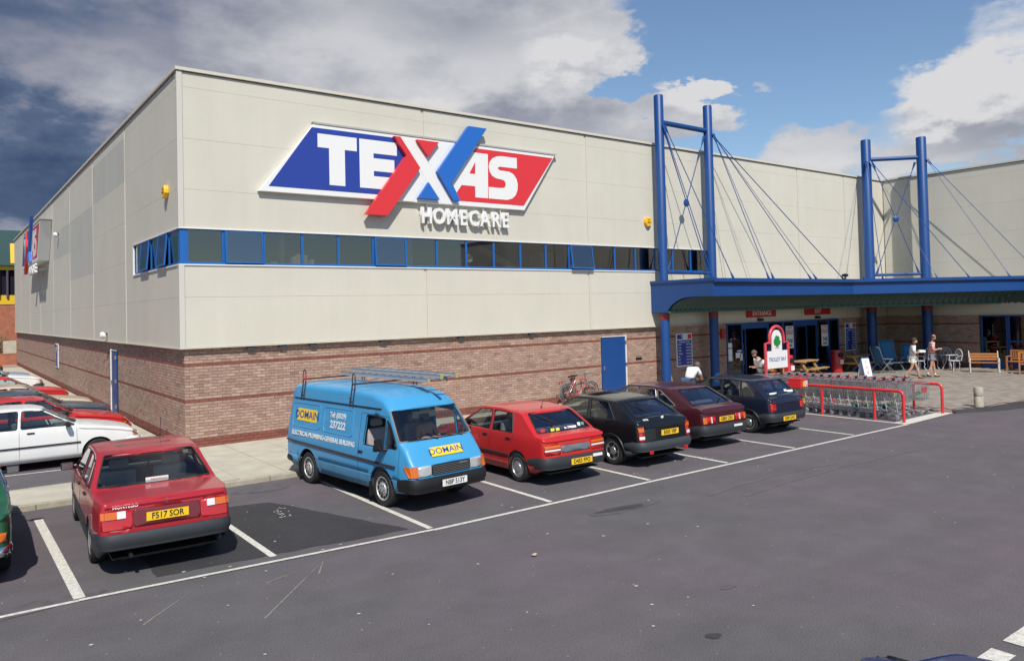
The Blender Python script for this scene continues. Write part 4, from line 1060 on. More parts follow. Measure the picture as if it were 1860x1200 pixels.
# --- maroon hatch ------------------------------------------------------------
mar = paint('car_paint_maroon', (.055, .010, .017), .28)
S = dict(L=4.45, paint=mar, corner=.12, endbow=.02, tumble=.34, crown=.022, er=.033, endr=.03, plan=[(0, .79), (.5, .83), (2.2, .85), (3.7, .83), (4.45, .76)],
    top=[(0, .90), (.04, .95), (.30, .99), (.98, 1.33), (1.12, 1.365), (1.8, 1.40), (2.5, 1.38), (2.68, 1.34), (3.40, .97), (3.48, .95), (4.1, .84), (4.4, .74), (4.45, .66)],
    bottom=[(0, .34), (.3, .24), (1.0, .2), (3.7, .2), (4.1, .22), (4.45, .3)], belt=[(0, .9), (1.0, .92), (3.4, .9), (4.4, .76)], bow=[(0, 0), (.25, 0), (.35, -.10), (1.1, -.08), (1.4, 0), (2.5, 0), (2.65, .12), (3.4, .12), (3.6, 0)],
    tail=[(.3, .04), (.5, 0), (.95, .06)], nose=[(.3, .05), (.5, 0), (.7, .06)],
    win=[('g', [(3.22, .945), (2.68, 1.30), (2.14, 1.32), (2.10, .945)]), ('g', [(2.04, .945), (2.08, 1.32), (1.56, 1.31), (1.42, .945)]), ('g', [(1.36, .945), (1.50, 1.30), (1.40, 1.29), (.82, .965)])],
    ends=[('rear_window', -1, [(.66, 1.0), (-.66, 1.0), (-.53, 1.31), (.53, 1.31)], cglass_b), ('windscreen', 1, [(-.72, .99), (.72, .99), (.58, 1.33), (-.58, 1.33)], cglass),
          ('tail_lamp', -1, [(.76, .60), (.36, .60), (.36, .76), (.76, .76)], lamp_red), ('tail_lamp', -1, [(-.36, .60), (-.76, .60), (-.76, .76), (-.36, .76)], lamp_red)]+sedan_nose(4.45),
    wheels=(.95, 3.55), wr=.30, ws='trim', seats=[(2.0, .36), (2.0, -.36)], bench=(1.1, 1.3), dash=3.05, cab0=.9, shelf=(.35, 1.0, .95), ws_top=(2.6, 1.36), seal=mat('dull_chrome', (.28, .28, .29), .4, .3),
    seams=[[(2.07, .27), (2.07, .94)], [(3.25, .3), (3.23, .93)], [(1.28, .7), (1.38, .94)]], eseams=[(-1, [(-.62, .93), (-.62, .53), (.62, .53), (.62, .93)])],
    bumpers=[(-1, .33, .56, .05, .6, grey_m), (1, .32, .52, .05, .5, grey_m)], plates=[(-1, -.02, .68, plate_y, 'G883 CRU', .02), (1, 0, .42, plate_w, 'G883 CRU', .1)],
    badges=[('badge', -1, .48, .845, .05, 'ESCORT 1.6', badge_m, .005, .001)], handles=[(2.26, .83), (1.5, .83)], mirror=(3.05, .95), strip=[(.52, .52, 1.25, 3.2, grey_m, .02)], wipers=[(-1, [(-.1, 1.01), (-.2, 1.03), (-.5, 1.09)])])
car_4, A = vehicle('parked_car', 'dark maroon hatchback with chrome-edged side glass third from the trolley bay end', S, (9.98, -8.62, 0), PI2-R(1), group='cars parked along the front bays')
car_4['label'] = 'dark maroon hatchback with chrome-edged side glass between two dark hatches'
for s in (1, -1):
    lens(A, car_4, s, .66, .755, .61, .75, lamp_amb); lens(A, car_4, s, .49, .52, .61, .75, lamp_wht)
    q = MB(); q.cbox((.62, s*.70, .24), (.02, .2, .26)); q.build('mud_flap', black_m, car_4)
q = MB(); q.cbox((-.085, -.35, .50), (.01, .30, .05)); q.build('bumper_sticker', white_m, car_4)

# --- small navy hatch ------------------------------------------------------------
navy = paint('car_paint_navy', (.010, .014, .03), .28)
S = dict(L=3.75, paint=navy, corner=.16, endbow=.035, endr=.03, tumble=.32, crown=.035, er=.033, plan=[(0, .74), (.5, .785), (2.0, .80), (3.1, .79), (3.75, .70)],
    top=[(0, .86), (.03, .92), (.08, .96), (.56, 1.32), (.68, 1.36), (1.4, 1.40), (2.0, 1.385), (2.18, 1.35), (2.85, .97), (2.95, .94), (3.5, .82), (3.7, .72), (3.75, .62)],
    bottom=[(0, .34), (.3, .24), (1.0, .2), (3.1, .2), (3.5, .22), (3.75, .3)], belt=[(0, .88), (1.0, .91), (2.9, .88), (3.7, .75)], bow=[(0, 0), (.06, 0), (.12, -.08), (.7, -.07), (1.0, 0), (2.0, 0), (2.1, .11), (2.9, .11), (3.0, 0)],
    tail=[(.3, .04), (.5, 0), (.9, .05)], nose=[(.3, .05), (.5, 0), (.7, .06)],
    win=[('g', [(2.70, .935), (2.18, 1.31), (1.60, 1.33), (1.57, .935)]), ('g', [(1.51, .935), (1.54, 1.33), (1.02, 1.32), (.94, .935)]), ('g', [(.88, .94), (.96, 1.31), (.80, 1.29), (.50, .95)])],
    ends=[('rear_window', -1, [(.60, .99), (-.60, .99), (-.50, 1.31), (.50, 1.31)], cglass_b), ('windscreen', 1, [(-.67, .99), (.67, .99), (.55, 1.33), (-.55, 1.33)], cglass),
          ('tail_lamp', -1, [(.71, .60), (.52, .60), (.52, .80), (.71, .80)], lamp_red), ('tail_lamp', -1, [(-.52, .60), (-.71, .60), (-.71, .80), (-.52, .80)], lamp_red)]+sedan_nose(3.75, w=.74),
    wheels=(.68, 3.08), wr=.28, ws='holes', seats=[(1.55, .33), (1.55, -.33)], bench=(.7, 1.15), dash=2.5, cab0=.6, shelf=(.1, .6, .94), ws_top=(2.1, 1.36), seatm=seat_b,
    seams=[[(1.55, .27), (1.55, .93)], [(2.72, .3), (2.70, .92)], [(.9, .7), (.9, .93)]], eseams=[(-1, [(-.62, .90), (-.58, .53), (.58, .53), (.62, .90)])],
    bumpers=[(-1, .33, .54, .05, .55, grey_m), (1, .32, .52, .05, .5, grey_m)], plates=[(-1, .1, .40, plate_y, 'E409 LHO', .08), (1, 0, .42, plate_w, 'E409 LHO', .1)],
    badges=[('badge', -1, -.5, .86, .05, '1.1', badge_m, .005, .001)], handles=[(1.72, .83), (1.05, .83)], mirror=(2.5, .95), arch_lip=black_m, strip=[(.5, .5, 1.0, 2.8, grey_m, .018)])
car_5, A = vehicle('parked_car', 'small navy blue hatchback with stickers in rear window beside the moped', S, (12.78, -8.45, 0), PI2-R(1), group='cars parked along the front bays')
for y, z, a, b in [(.35, 1.02, .3, .04), (-.40, 1.03, .26, .06), (-.22, 1.06, .1, .06)]:
    q = MB(); q.cbox((0, 0, 0), (a, b, .003), frame(A['end'](y, z, -1, .0), (0, -1, 0), (.4, 0, 1))); q.build('window_sticker', white_m, car_5)

# --- green car, cut by the frame ------------------------------------------------------------
grn = paint('car_paint_green', (.012, .085, .040), .3)
S = dict(L=4.3, paint=grn, corner=.2, endbow=.04, tumble=.34, crown=.03, er=.033, plan=[(0, .76), (.5, .80), (2.2, .82), (3.6, .80), (4.3, .74)],
    top=[(0, .90), (.04, .94), (.55, .97), (1.05, 1.33), (1.2, 1.37), (1.8, 1.41), (2.4, 1.39), (2.6, 1.35), (3.2, 1.0), (3.3, .97), (4.0, .86), (4.25, .78), (4.3, .68)],
    bottom=[(0, .38), (.3, .28), (1.0, .24), (3.6, .24), (4.0, .26), (4.3, .32)], belt=[(0, .9), (1.0, .93), (3.2, .91), (4.2, .8)], bow=[(0, 0), (.4, 0), (.6, -.08), (1.2, -.08), (1.5, 0), (2.4, 0), (2.5, .1), (3.3, .1), (3.5, 0)],
    tail=[(.3, .03), (.5, 0), (.9, .05)], nose=[(.3, .05), (.5, 0), (.7, .06)],
    win=[('g', [(3.08, .96), (2.62, 1.32), (2.05, 1.34), (2.02, .96)]), ('g', [(1.96, .96), (1.99, 1.34), (1.40, 1.32), (1.18, .96)])],
    ends=[('rear_window', -1, [(.66, 1.02), (-.66, 1.02), (-.54, 1.31), (.54, 1.31)], cglass), ('windscreen', 1, [(-.70, 1.02), (.70, 1.02), (.57, 1.34), (-.57, 1.34)], cglass),
          ('tail_lamp', -1, [(.74, .57), (.40, .57), (.40, .68), (.74, .68)], lamp_amb), ('tail_lamp', -1, [(-.58, .57), (-.74, .57), (-.74, .68), (-.58, .68)], lamp_amb), ('tail_lamp', -1, [(-.40, .57), (-.575, .57), (-.575, .68), (-.40, .68)], lamp_red)]+sedan_nose(4.3, w=.78),
    wheels=(.9, 3.4), wr=.29, ws='trim', seats=[(1.9, .34), (1.9, -.34)], bench=(1.05, 1.2), dash=2.9, cab0=.9, shelf=(.5, 1.1, .95), ws_top=(2.5, 1.37), seal=chrome_m, seal2=chrome_m,
    seams=[[(2.0, .3), (2.0, .95)]], eseams=[(-1, [(-.60, .94), (-.58, .56), (.58, .56), (.60, .94)])], bumpers=[(-1, .40, .52, .07, .35, chrome_m), (1, .4, .52, .05, .3, chrome_m)],
    plates=[(-1, 0, .62, plate_y, '', .02)], handles=[(2.2, .86), (1.4, .86)], hm=chrome_m, mirror=(2.9, .97), strip=[(.90, .90, .1, 4.0, chrome_m, .010)])
GREEN = vehicle('parked_car', 'dark green saloon with chrome bumper cut off by the left edge', S, (-4.92, -8.42, 0), PI2-R(1.5), group='cars parked along the front bays')

# --- side row: noses to the left-hand wall -------------------------------------------
def side_car(label, pm, cy, nose=-1.0, kind='hatch', bl=None, rails=False):
    L = 4.25
    if kind == 'hatch':
        top = [(0, .9), (.04, .95), (.2, 1.0), (.6, 1.34), (.8, 1.39), (1.6, 1.42), (2.1, 1.40), (2.32, 1.36), (3.05, .98), (3.15, .95), (3.8, .84), (4.15, .76), (4.25, .66)]
        win = [('g', [(2.90, .95), (2.30, 1.32), (1.86, 1.345), (1.83, .95)]), ('g', [(1.76, .95), (1.79, 1.345), (.95, 1.33), (.88, .95)])]
    else:
        top = [(0, .92), (.05, .95), (.7, .97), (1.2, 1.33), (1.4, 1.37), (1.9, 1.39), (2.3, 1.37), (2.5, 1.33), (3.1, .97), (3.2, .95), (3.9, .87), (4.2, .80), (4.25, .70)]
        win = [('g', [(2.95, .95), (2.46, 1.29), (1.96, 1.31), (1.93, .95)]), ('g', [(1.86, .95), (1.89, 1.31), (1.35, 1.29), (1.1, .95)])]
    S = dict(L=L, paint=pm, corner=.3, endbow=.07, tumble=.34, crown=.035, er=.06, plan=[(0, .78), (.5, .82), (2.2, .84), (3.5, .82), (4.25, .74)], top=top,
        bottom=[(0, .34), (.3, .24), (1.0, .2), (3.5, .2), (3.9, .22), (4.25, .3)], belt=[(0, .9), (1.0, .92), (3.2, .9), (4.2, .78)], bow=[(0, 0), (2.2, 0), (2.3, .12), (3.1, .12), (3.4, 0)],
        tail=[(.3, .04), (.5, 0), (.95, .06)], nose=[(.3, .05), (.5, 0), (.75, .06)], win=win,
        ends=[('windscreen', 1, [(-.71, 1.0), (.71, 1.0), (.58, 1.34), (-.58, 1.34)], cglass), ('headlamp', 1, [(.60, .56), (.36, .56), (.36, .70), (.60, .70)], lamp_glass), ('headlamp', 1, [(-.36, .56), (-.60, .56), (-.60, .70), (-.36, .70)], lamp_glass),
              ('indicator_lamp', 1, [(-.61, .56), (-.78, .56), (-.78, .70), (-.61, .70)], lamp_amb), ('indicator_lamp', 1, [(.78, .56), (.61, .56), (.61, .70), (.78, .70)], lamp_amb)],
        wheels=(.85, 3.37), wr=.29, ws='slots', seats=[(1.85, .36), (1.85, -.36)], bench=(1.0, 1.3), dash=2.8, cab0=.8, ws_top=(2.3, 1.37), seatm=seat_b,
        seams=[[(1.80, .27), (1.80, .94)], [(2.94, .3), (2.92, .93)]], bumpers=[(1, .32, .54, .04, .5, S_b if bl is None else bl), (-1, .32, .54, .04, .5, grey_m)],
        handles=[(2.02, .85), (1.05, .85)], mirror=(2.75, .95), strip=[(.55, .55, 1.2, 3.0, black_m, .022)], wipers=[(1, [(-.1, 1.0), (-.3, 1.03), (-.6, 1.06)]), (1, [(.4, 1.0), (.2, 1.03), (-.02, 1.06)])],
        plates=[(1, 0, .43, plate_w, '', .1)])
    o, A = vehicle('parked_car', label, S, (nose-L, cy, 0), 0, group='cars parked nose-in along the side wall')
    if rails:
        for s in (1, -1): q = MB(); q.tube([A['top'](x, s*.55, .01 if 0 < i < 4 else -.01)+Vector((0, 0, .04 if 0 < i < 4 else 0)) for i, x in enumerate((.8, .95, 1.4, 1.95, 2.1))], .018, 6); q.build('roof_rail', black_m, o)
    return o, A
S_b = grey_m
wht = paint('car_paint_white', (.74, .74, .72), .35)
side_car('white hatchback nose-in by the wall, nearest of the side row', wht, .95, -.98, bl=wht)
side_car('red hatchback in the side row right behind the white one', red2, 3.45, -.72, bl=red2)
side_car('blue-grey saloon in the side row between two reds', paint('car_paint_slate', (.05, .075, .11)), 6.0, -.72, 'saloon')
side_car('beige saloon in the side row beyond the blue-grey one', paint('car_paint_beige', (.50, .44, .33)), 8.6, -.80, 'saloon')
side_car('red saloon with rounded bonnet beyond the beige one', red2, 13.4, -.95, 'saloon', bl=red2)
o, A = side_car('white saloon parked alone further down beside the wall', wht, 21.6, -1.0, 'saloon', bl=grey_m)
side_car('light blue saloon just beyond the lone white saloon', paint('car_paint_sky', (.14, .28, .45)), 24.4, -1.15, 'saloon')
side_car('orange-red hatchback at the far end of the side row', paint('car_paint_orange', (.45, .10, .04)), 38.0, -1.6)
side_car('blue hatchback last in the side row', paint('car_paint_blue', (.05, .14, .30)), 40.6, -1.8)
# roof of the blue car just below the camera
S = dict(L=4.1, paint=paint('car_paint_royal', (.010, .03, .13)), corner=.22, endbow=.05, tumble=.34, crown=.035, er=.033, plan=[(0, .76), (.5, .80), (2.2, .82), (3.4, .80), (4.1, .72)],
    top=[(0, .9), (.04, .95), (.2, 1.0), (.7, 1.32), (.9, 1.365), (1.6, 1.40), (2.1, 1.38), (2.3, 1.34), (3.0, .97), (3.1, .94), (3.7, .82), (4.05, .74), (4.1, .64)],
    bottom=[(0, .34), (.3, .24), (3.4, .2), (4.1, .3)], belt=[(0, .9), (1.0, .92), (3.0, .9), (4.1, .75)], bow=[(0, 0), (.15, 0), (.25, -.08), (.9, -.07), (1.2, 0), (2.1, 0), (2.2, .12), (3.1, .12), (3.3, 0)],
    win=[('g', [(2.85, .94), (2.3, 1.3), (1.7, 1.32), (1.66, .94)]), ('g', [(1.6, .94), (1.64, 1.32), (.95, 1.3), (.75, .94)])],
    ends=[('windscreen', 1, [(-.69, .99), (.69, .99), (.57, 1.33), (-.57, 1.33)], cglass_b), ('rear_window', -1, [(.64, 1.0), (-.64, 1.0), (-.52, 1.30), (.52, 1.30)], cglass_b)],
    wheels=(.82, 3.32), wr=.29, seats=[(1.75, .34), (1.75, -.34)], bench=(.9, 1.2), dash=2.75, cab0=.7, ws_top=(2.25, 1.36), bumpers=[(-1, .33, .55, .05, .5, grey_m), (1, .32, .52, .05, .5, grey_m)])
BLUECAR = vehicle('parked_car', 'dark blue car of which only the roof edge shows at the bottom', S, (-2.72, -18.76, 0), R(8))[0]
# ------------------------------------------------------------ blue van
vb = paint('car_paint_sky_blue', (.055, .30, .56), .38, .5)
L = 4.55
S = dict(L=L, paint=vb, corner=.10, endbow=.02, tumble=.14, crown=.04, er=.10, endr=.04, plan=[(0, .80), (.3, .83), (2.2, .845), (3.9, .84), (4.4, .82), (4.55, .80)],
    top=[(0, 1.82), (.04, 1.88), (.18, 1.94), (.5, 1.965), (2.6, 1.975), (3.2, 1.95), (3.62, 1.86), (3.86, 1.70), (4.27, 1.14), (4.32, 1.10), (4.50, .84), (4.53, .815), (4.55, .805)],
    bottom=[(0, .36), (.3, .30), (.6, .28), (3.9, .28), (4.3, .32), (4.55, .36)], belt=[(0, 1.0), (4.1, .95), (4.3, .75), (4.55, .60)], bow=[(0, 0), (3.2, 0), (3.6, .06), (4.2, .06), (4.4, .02), (4.55, 0)],
    tail=[(.3, .05), (.5, 0), (1.0, 0), (1.9, .10)], nose=[(.3, .03), (.5, 0)],
    win=[('g', [(3.72, 1.02), (3.72, 1.52), (3.10, 1.54), (3.06, 1.02)]), ('g', [(4.12, 1.04), (3.90, 1.40), (3.76, 1.51), (3.76, 1.02)])],
    ends=[('windscreen', 1, [(-.775, 1.15), (.775, 1.15), (.705, 1.655), (-.705, 1.655)], cglass), ('headlamp', 1, [(.675, .605), (.42, .605), (.42, .775), (.675, .775)], lamp_glass), ('headlamp', 1, [(-.42, .605), (-.675, .605), (-.675, .775), (-.42, .775)], lamp_glass),
          ('grille_panel', 1, [(.415, .605), (-.415, .605), (-.415, .775), (.415, .775)], black_m), ('rear_window', -1, [(.6, 1.1), (-.6, 1.1), (-.56, 1.55), (.56, 1.55)], cglass)],
    wheels=(.98, 3.66), wr=.315, ws='holes', rim=mat('wheel_steel', (.50, .50, .49), .4, .3), seats=[(3.0, -.42), (3.0, .42)], sz=.58, sh=.58, dash=4.0, cab0=2.7, ws_top=(3.78, 1.60), floor=.32, seatm=seat_g,
    seams=[[(2.90, .40), (2.92, 1.56)], [(2.92, 1.56), (3.80, 1.55)], [(3.80, 1.55), (4.18, 1.0), (4.18, .60)], [(.10, 1.63), (3.4, 1.64)]], eseams=[(1, [(-.78, .575), (.78, .575)]), (1, [(-.80, .79), (.80, .79)])],
    bumpers=[(1, .34, .575, .06, .40, black_m), (-1, .36, .48, .05, .3, black_m)], plates=[(1, -.02, .47, plate_w, 'NBP 513Y', .125)],
    handles=[(2.99, .88)], mirror=(3.80, 1.0), seal2=mat('screen_surround', (.22, .2, .18), .4), open=(0, False), ag=.075,
    band=(.52, mat('dusty_blue', (.085, .27, .44), .6, var=.12, vs=6)), strip=[(.80, .74, .06, 4.10, mat('trim_brown', (.05, .035, .03), .5), .024), (1.655, 1.665, .08, 3.55, black_m, .012)])
VRZ = -PI2+R(5.3); vroot = (1.74, -4.36, 0)
van, A = vehicle('panel_van', 'sky blue panel van with yellow trade lettering and a ladder on its roof', S, vroot, VRZ, 'van', 'vehicles parked along the front bays')
del van['group']
yel = mat('sign_yellow', (.86, .58, .02), .45); ltblue = mat('sign_blue', (.015, .06, .33), .5)
def vtext(nm, s, size, x, z, m_, bold=0.0, sx=1.0, parent=van, off=.007, slope=0.0):
    p = A['side'](x, z, -1); p2 = A['side'](x, z+.15, -1)
    M = frame(p+Vector((0, -off, 0)), (1, 0, slope), p2-p); return text(nm, s, size, m_, parent, M, .0015, bold, sx=sx)
for x0, x1 in ((.28, 1.42), (1.58, 2.66)):      # pressed panels in the van side
    for s in (1, -1):
        q = MB(); P = rpoly([(x0, 1.10), (x0, 1.56), (x1, 1.57), (x1, 1.10)], .09, 4); q.tube([A['side'](x, z, s, -.002) for x, z in P], .013, 6, closed=True, flat=.8); q.build('pressed_panel_rim', vb, van, 35)
p = A['side'](.88, 1.34, -1); p2 = A['side'](.88, 1.5, -1); q = MB(); q.cbox((0, 0, 0), (.80, .24, .004), frame(p+Vector((0, -.006, 0)), (1, 0, 0), p2-p)); q.build('sign_panel', yel, van)
vtext('side_lettering', 'DOMAIN', .215, .88, 1.34, ltblue, .001, 1.12, off=.012)
vtext('side_lettering', 'Tel: (0329)', .135, 2.10, 1.43, white_m, .003)
vtext('side_lettering', '237222', .19, 2.12, 1.25, white_m, .005)
vtext('side_lettering', '\u25b8 ELECTRICAL\u2022PLUMBING\u2022GENERAL BUILDING'.replace('\u25b8 ', ''), .125, 1.55, .965, white_m, .003, .98)
p = A['end'](.0, .955, 1); p2 = A['end'](.0, 1.03, 1); M = frame(p+Vector((.012, 0, .006)), (0, 1, 0), p2-p)
q = MB(); q.cbox((0, 0, 0), (.66, .17, .006), M); q.build('sign_panel', yel, van); text('front_lettering', 'DOMAIN', .15, ltblue, van, M @ Matrix.Translation((0, 0, .005)), .001, .001, sx=1.2)
q = MB()
for k in range(6): z = .618+k*.027; P = [A['end'](y, z, 1, .018) for y in (-.40, -.2, 0, .2, .40)]; q.tube(P, .005, 4)
o = q.build('grille_bar', mat('grille_silver', (.25, .25, .25), .4, .5), van); o['kind'] = 'stuff'
p = A['end'](.24, .74, 1); text('badge', 'MAZDA', .045, badge_m, van, frame(p+Vector((.03, 0, 0)), (0, 1, 0), (0, 0, 1)), .003, .001)
for s in (1, -1):
    q = MB()
    lens(A, van, s, .68, .80, .605, .775, lamp_amb, 1)
    q = MB(); q.cbox((.60, s*.74, .30), (.02, .2, .32)); q.cbox((3.28, s*.74, .26), (.02, .2, .26)); q.build('mud_flap', black_m, van)
for ys in ((-.05, -.30, -.62), (.5, .25, -.05)):
    q = MB(); P = [A['end'](ys[0], 1.14, 1, .015), A['end'](ys[1], 1.21, 1, .03), A['end'](ys[2], 1.18, 1, .02)]; q.tube(P, .009, 4); q.build('wiper', black_m, van)
q = MB(); q.cbox((3.62, .12, 1.50), (.02, .5, .12)); q.build('sun_visor', mat('cream_paint', (.62, .58, .46), .6), van)
q = MB()   # big square mirrors
for s in (1, -1):
    P = A['side'](3.83, 1.0, s); q.tube([P, P+Vector((.03, s*.14, .0)), P+Vector((.0, s*.17, .08))], .012, 6); q.cbox(P+Vector((-.02, s*.17, .11)), (.05, .12, .17))
q.build_each('mirror_arm', black_m, van)
for X, red in ((.62, True), (2.55, False)):     # roof bars with hoops
    q = MB(); zb_ = 2.04; q.bar((X, -.70, zb_), (X, .70, zb_), .03, .03)
    for s in (1, -1):
        P = A['side'](X, 1.67, s); q.bar(P+Vector((-.05, s*.02, -.03)), (X-.05, s*.68, zb_), .018); q.bar(P+Vector((.05, s*.02, -.03)), (X+.05, s*.68, zb_), .018); q.bar(P+Vector((-.05, s*.03, .12)), P+Vector((.05, s*.03, .12)), .015)
    q.tube([(X-.05, -.68, zb_), (X-.05, -.68, zb_+.12), (X-.03, -.68, zb_+.18), (X, -.68, zb_+.20), (X+.03, -.68, zb_+.18), (X+.05, -.68, zb_+.12), (X+.05, -.68, zb_)], .011, 6)
    q.build('roof_bar', mat('rack_rust', (.05, .03, .028), .6), van)
    q = MB(); q.tube([(X+.05, -.68, zb_-.02), (X+.05, -.68, zb_+.11)], .014, 6); q.tube([(X-.05, -.68, zb_-.02), (X-.05, -.68, zb_+.11)], .014, 6)
    if red: q.build('red_sleeve', red_m, van)
# ladder on the bars
alu = mat('aluminium', (.62, .62, .62), .38, .6, var=.08, vs=9)
VM = Matrix.Translation(vroot) @ Matrix.Rotation(VRZ, 4, 'Z')
lad = thing('ladder', 'two-section aluminium ladder tied along the roof of the blue van', 'ladder'); lad.matrix_world = VM @ Matrix.Translation((.55, .38, 2.065))
for k, (dx, y0, y1, zz) in enumerate(((0, -.20, .20, 0), (.35, -.17, .17, .085))):
    for y in (y0, y1):
        q = MB(); q.box((dx, y-.014, zz), (dx+3.15, y+.014, zz+.075)); q.box((dx, y-.022, zz), (dx+3.15, y+.022, zz+.01)); q.box((dx, y-.022, zz+.066), (dx+3.15, y+.022, zz+.075)); q.build('rail', alu, lad)
    for i in range(12):
        q = MB(); q.tube([(dx+.14+i*.26, y0+.015, zz+.037), (dx+.14+i*.26, y1-.015, zz+.037)], .016, 6); q.build('rung', alu, lad)
    q = MB()
    for y in (y0, y1): q.cbox((dx-.01, y, zz+.035), (.03, .05, .085)); q.cbox((dx+3.16, y, zz+.035), (.03, .05, .085))
    q.build_each('end_cap', mat('cap_yellow', (.45, .36, .12), .6), lad)

# ------------------------------------------------------------ store fascia sign (front) and its twin on the side
sgB = mat('sign_royal_blue', (.018, .045, .30), .4, coat=.2); sgR = mat('sign_red', (.68, .028, .035), .4, coat=.2); sgW = mat('sign_white', (.78, .78, .76), .45)
sgB2 = mat('sign_mid_blue', (.015, .13, .50), .4, coat=.2)
BOARD = [(3.39, 8.56), (12.03, 8.56), (10.65, 6.60), (1.83, 6.60)]
def sign(label, M, stand):
    t = thing('shop_sign', label, 'sign'); t.matrix_world = M
    f = -.30; b = MB(); b.prism(BOARD, 'y', f, stand); o = b.build('board', sgW, t); bevel(o, .012, 1)
    b = MB(); b.prism([(3.36, 8.62), (12.12, 8.62), (12.05, 8.565), (3.39, 8.565)], 'y', f-.02, stand); b.build('board_rim', mat('rim_grey', (.40, .40, .38), .5), t)
    def flat(nm, poly, m, y0=.004, y1=0.0, th=None):
        b = MB(); b.prism(poly, 'y', f-y0, f-y1 if th is None else f+th); return b.build(nm, m, t)
    flat('blue_field', [(3.32, 8.46), (5.9, 8.46), (6.3, 8.0), (5.36, 6.75), (2.10, 6.75)], sgB)
    flat('red_field', [(8.75, 8.46), (11.92, 8.46), (10.62, 6.75), (8.12, 6.75), (7.75, 7.28)], sgR)
    flat('letter', [(3.48, 8.31), (4.65, 8.31), (4.65, 7.93), (4.28, 7.93), (4.28, 6.91), (3.81, 6.91), (3.81, 7.93), (3.48, 7.93)], sgW, .009, .005)
    flat('letter', [(4.73, 8.31), (5.93, 8.31), (5.93, 7.93), (5.17, 7.93), (5.17, 7.79), (5.84, 7.79), (5.84, 7.42), (5.17, 7.42), (5.17, 7.27), (5.74, 7.27), (5.50, 6.91), (4.73, 6.91)], sgW, .009, .005)
    # A with counter, built as two closed parts meeting edge to edge
    flat('letter', [(8.62, 8.32), (9.21, 8.32), (9.18, 6.90), (8.69, 6.90), (8.69, 7.25), (8.18, 7.25), (7.99, 7.0), (7.75, 7.28)], sgW, .009, .005)
    flat('letter_counter', [(8.71, 8.02), (8.70, 7.64), (8.48, 7.64)], sgR, .0125, .0095)
    flat('letter', [(10.37, 8.31), (9.75, 8.31), (9.55, 8.28), (9.38, 8.20), (9.27, 8.07), (9.23, 7.92), (9.27, 7.76), (9.36, 7.64), (9.52, 7.57), (9.73, 7.55), (9.84, 7.52), (9.89, 7.45), (9.89, 7.36), (9.84, 7.29), (9.72, 7.27), (9.21, 7.27), (9.21, 6.90), (9.95, 6.90), (10.15, 6.96), (10.29, 7.08), (10.37, 7.25), (10.39, 7.45), (10.34, 7.62), (10.22, 7.76), (10.05, 7.83), (9.67, 7.84), (9.60, 7.88), (9.60, 7.93), (9.67, 7.96), (10.37, 7.96)], sgW, .009, .005)
    flat('red_stroke', [(5.79, 8.48), (5.99, 8.48), (6.64, 7.62), (5.53, 6.14), (4.82, 6.14), (6.18, 7.95)], sgR, .14, 0, .0)
    flat('blue_stroke', [(8.41, 9.10), (9.10, 9.10), (7.74, 7.27), (8.05, 6.72), (7.82, 6.72), (7.24, 7.57)], sgB2, .14, 0, .0)
    flat('red_triangle', [(6.56, 8.47), (7.32, 8.47), (6.94, 8.0)], sgR, .12, 0, 0); flat('blue_triangle', [(6.93, 7.22), (7.31, 6.72), (6.56, 6.72)], sgB2, .12, 0, 0)
    # X diagonals left white on the board; thin proud edge pieces
    flat('white_diagonal', [(6.02, 8.47), (6.52, 8.47), (7.95, 6.62), (7.42, 6.62), (6.93, 7.26), (6.69, 7.62)], sgW, .006, .0005); flat('white_diagonal', [(7.36, 8.47), (7.86, 8.50), (7.20, 7.58), (6.95, 7.93)], sgW, .0065, .0005)
    flat('white_diagonal', [(6.66, 7.58), (6.88, 7.28), (6.44, 6.62), (5.92, 6.62)], sgW, .0065, .0005)
    # letters hung on rods below
    s = 'HOMECARE'; xs = [6.90, 7.34, 7.80, 8.22, 8.62, 9.04, 9.46, 9.84]
    for ch, x in zip(s, xs):
        o = text('small_letter', ch, .66, sgW, t, frame((x, f+.02, 6.21), (1, 0, 0), (0, 0, 1)), .05, .018, sx=.84)
    for x in (6.98, 8.0, 9.02, 9.7):
        b = MB(); b.tube([(x, f+.06, 6.62), (x, f+.06, 5.98)], .012, 5); b.tube([(x, f+.06, 6.2), (x, stand, 6.2)], .012, 5); b.build('hanging_rod', sgW, t)
    b = MB(); b.tube([(6.7, f+.09, 6.30), (10.0, f+.09, 6.30)], .012, 5); b.build('support_rail', sgW, t)
    return t
sign('large parallelogram shop sign in blue, white and red on the long front wall', Matrix.Translation((.05, .10, .02)), -.165)
Ms = Matrix(((0, 1, 0, 0), (-1, 0, 0, 0), (0, 0, 1, 0), (0, 0, 0, 1))); Ms.translation = (-.32, 37.6, -.05)
sign('second blue and red shop sign seen edge-on near the far end of the side wall', Ms, .25)

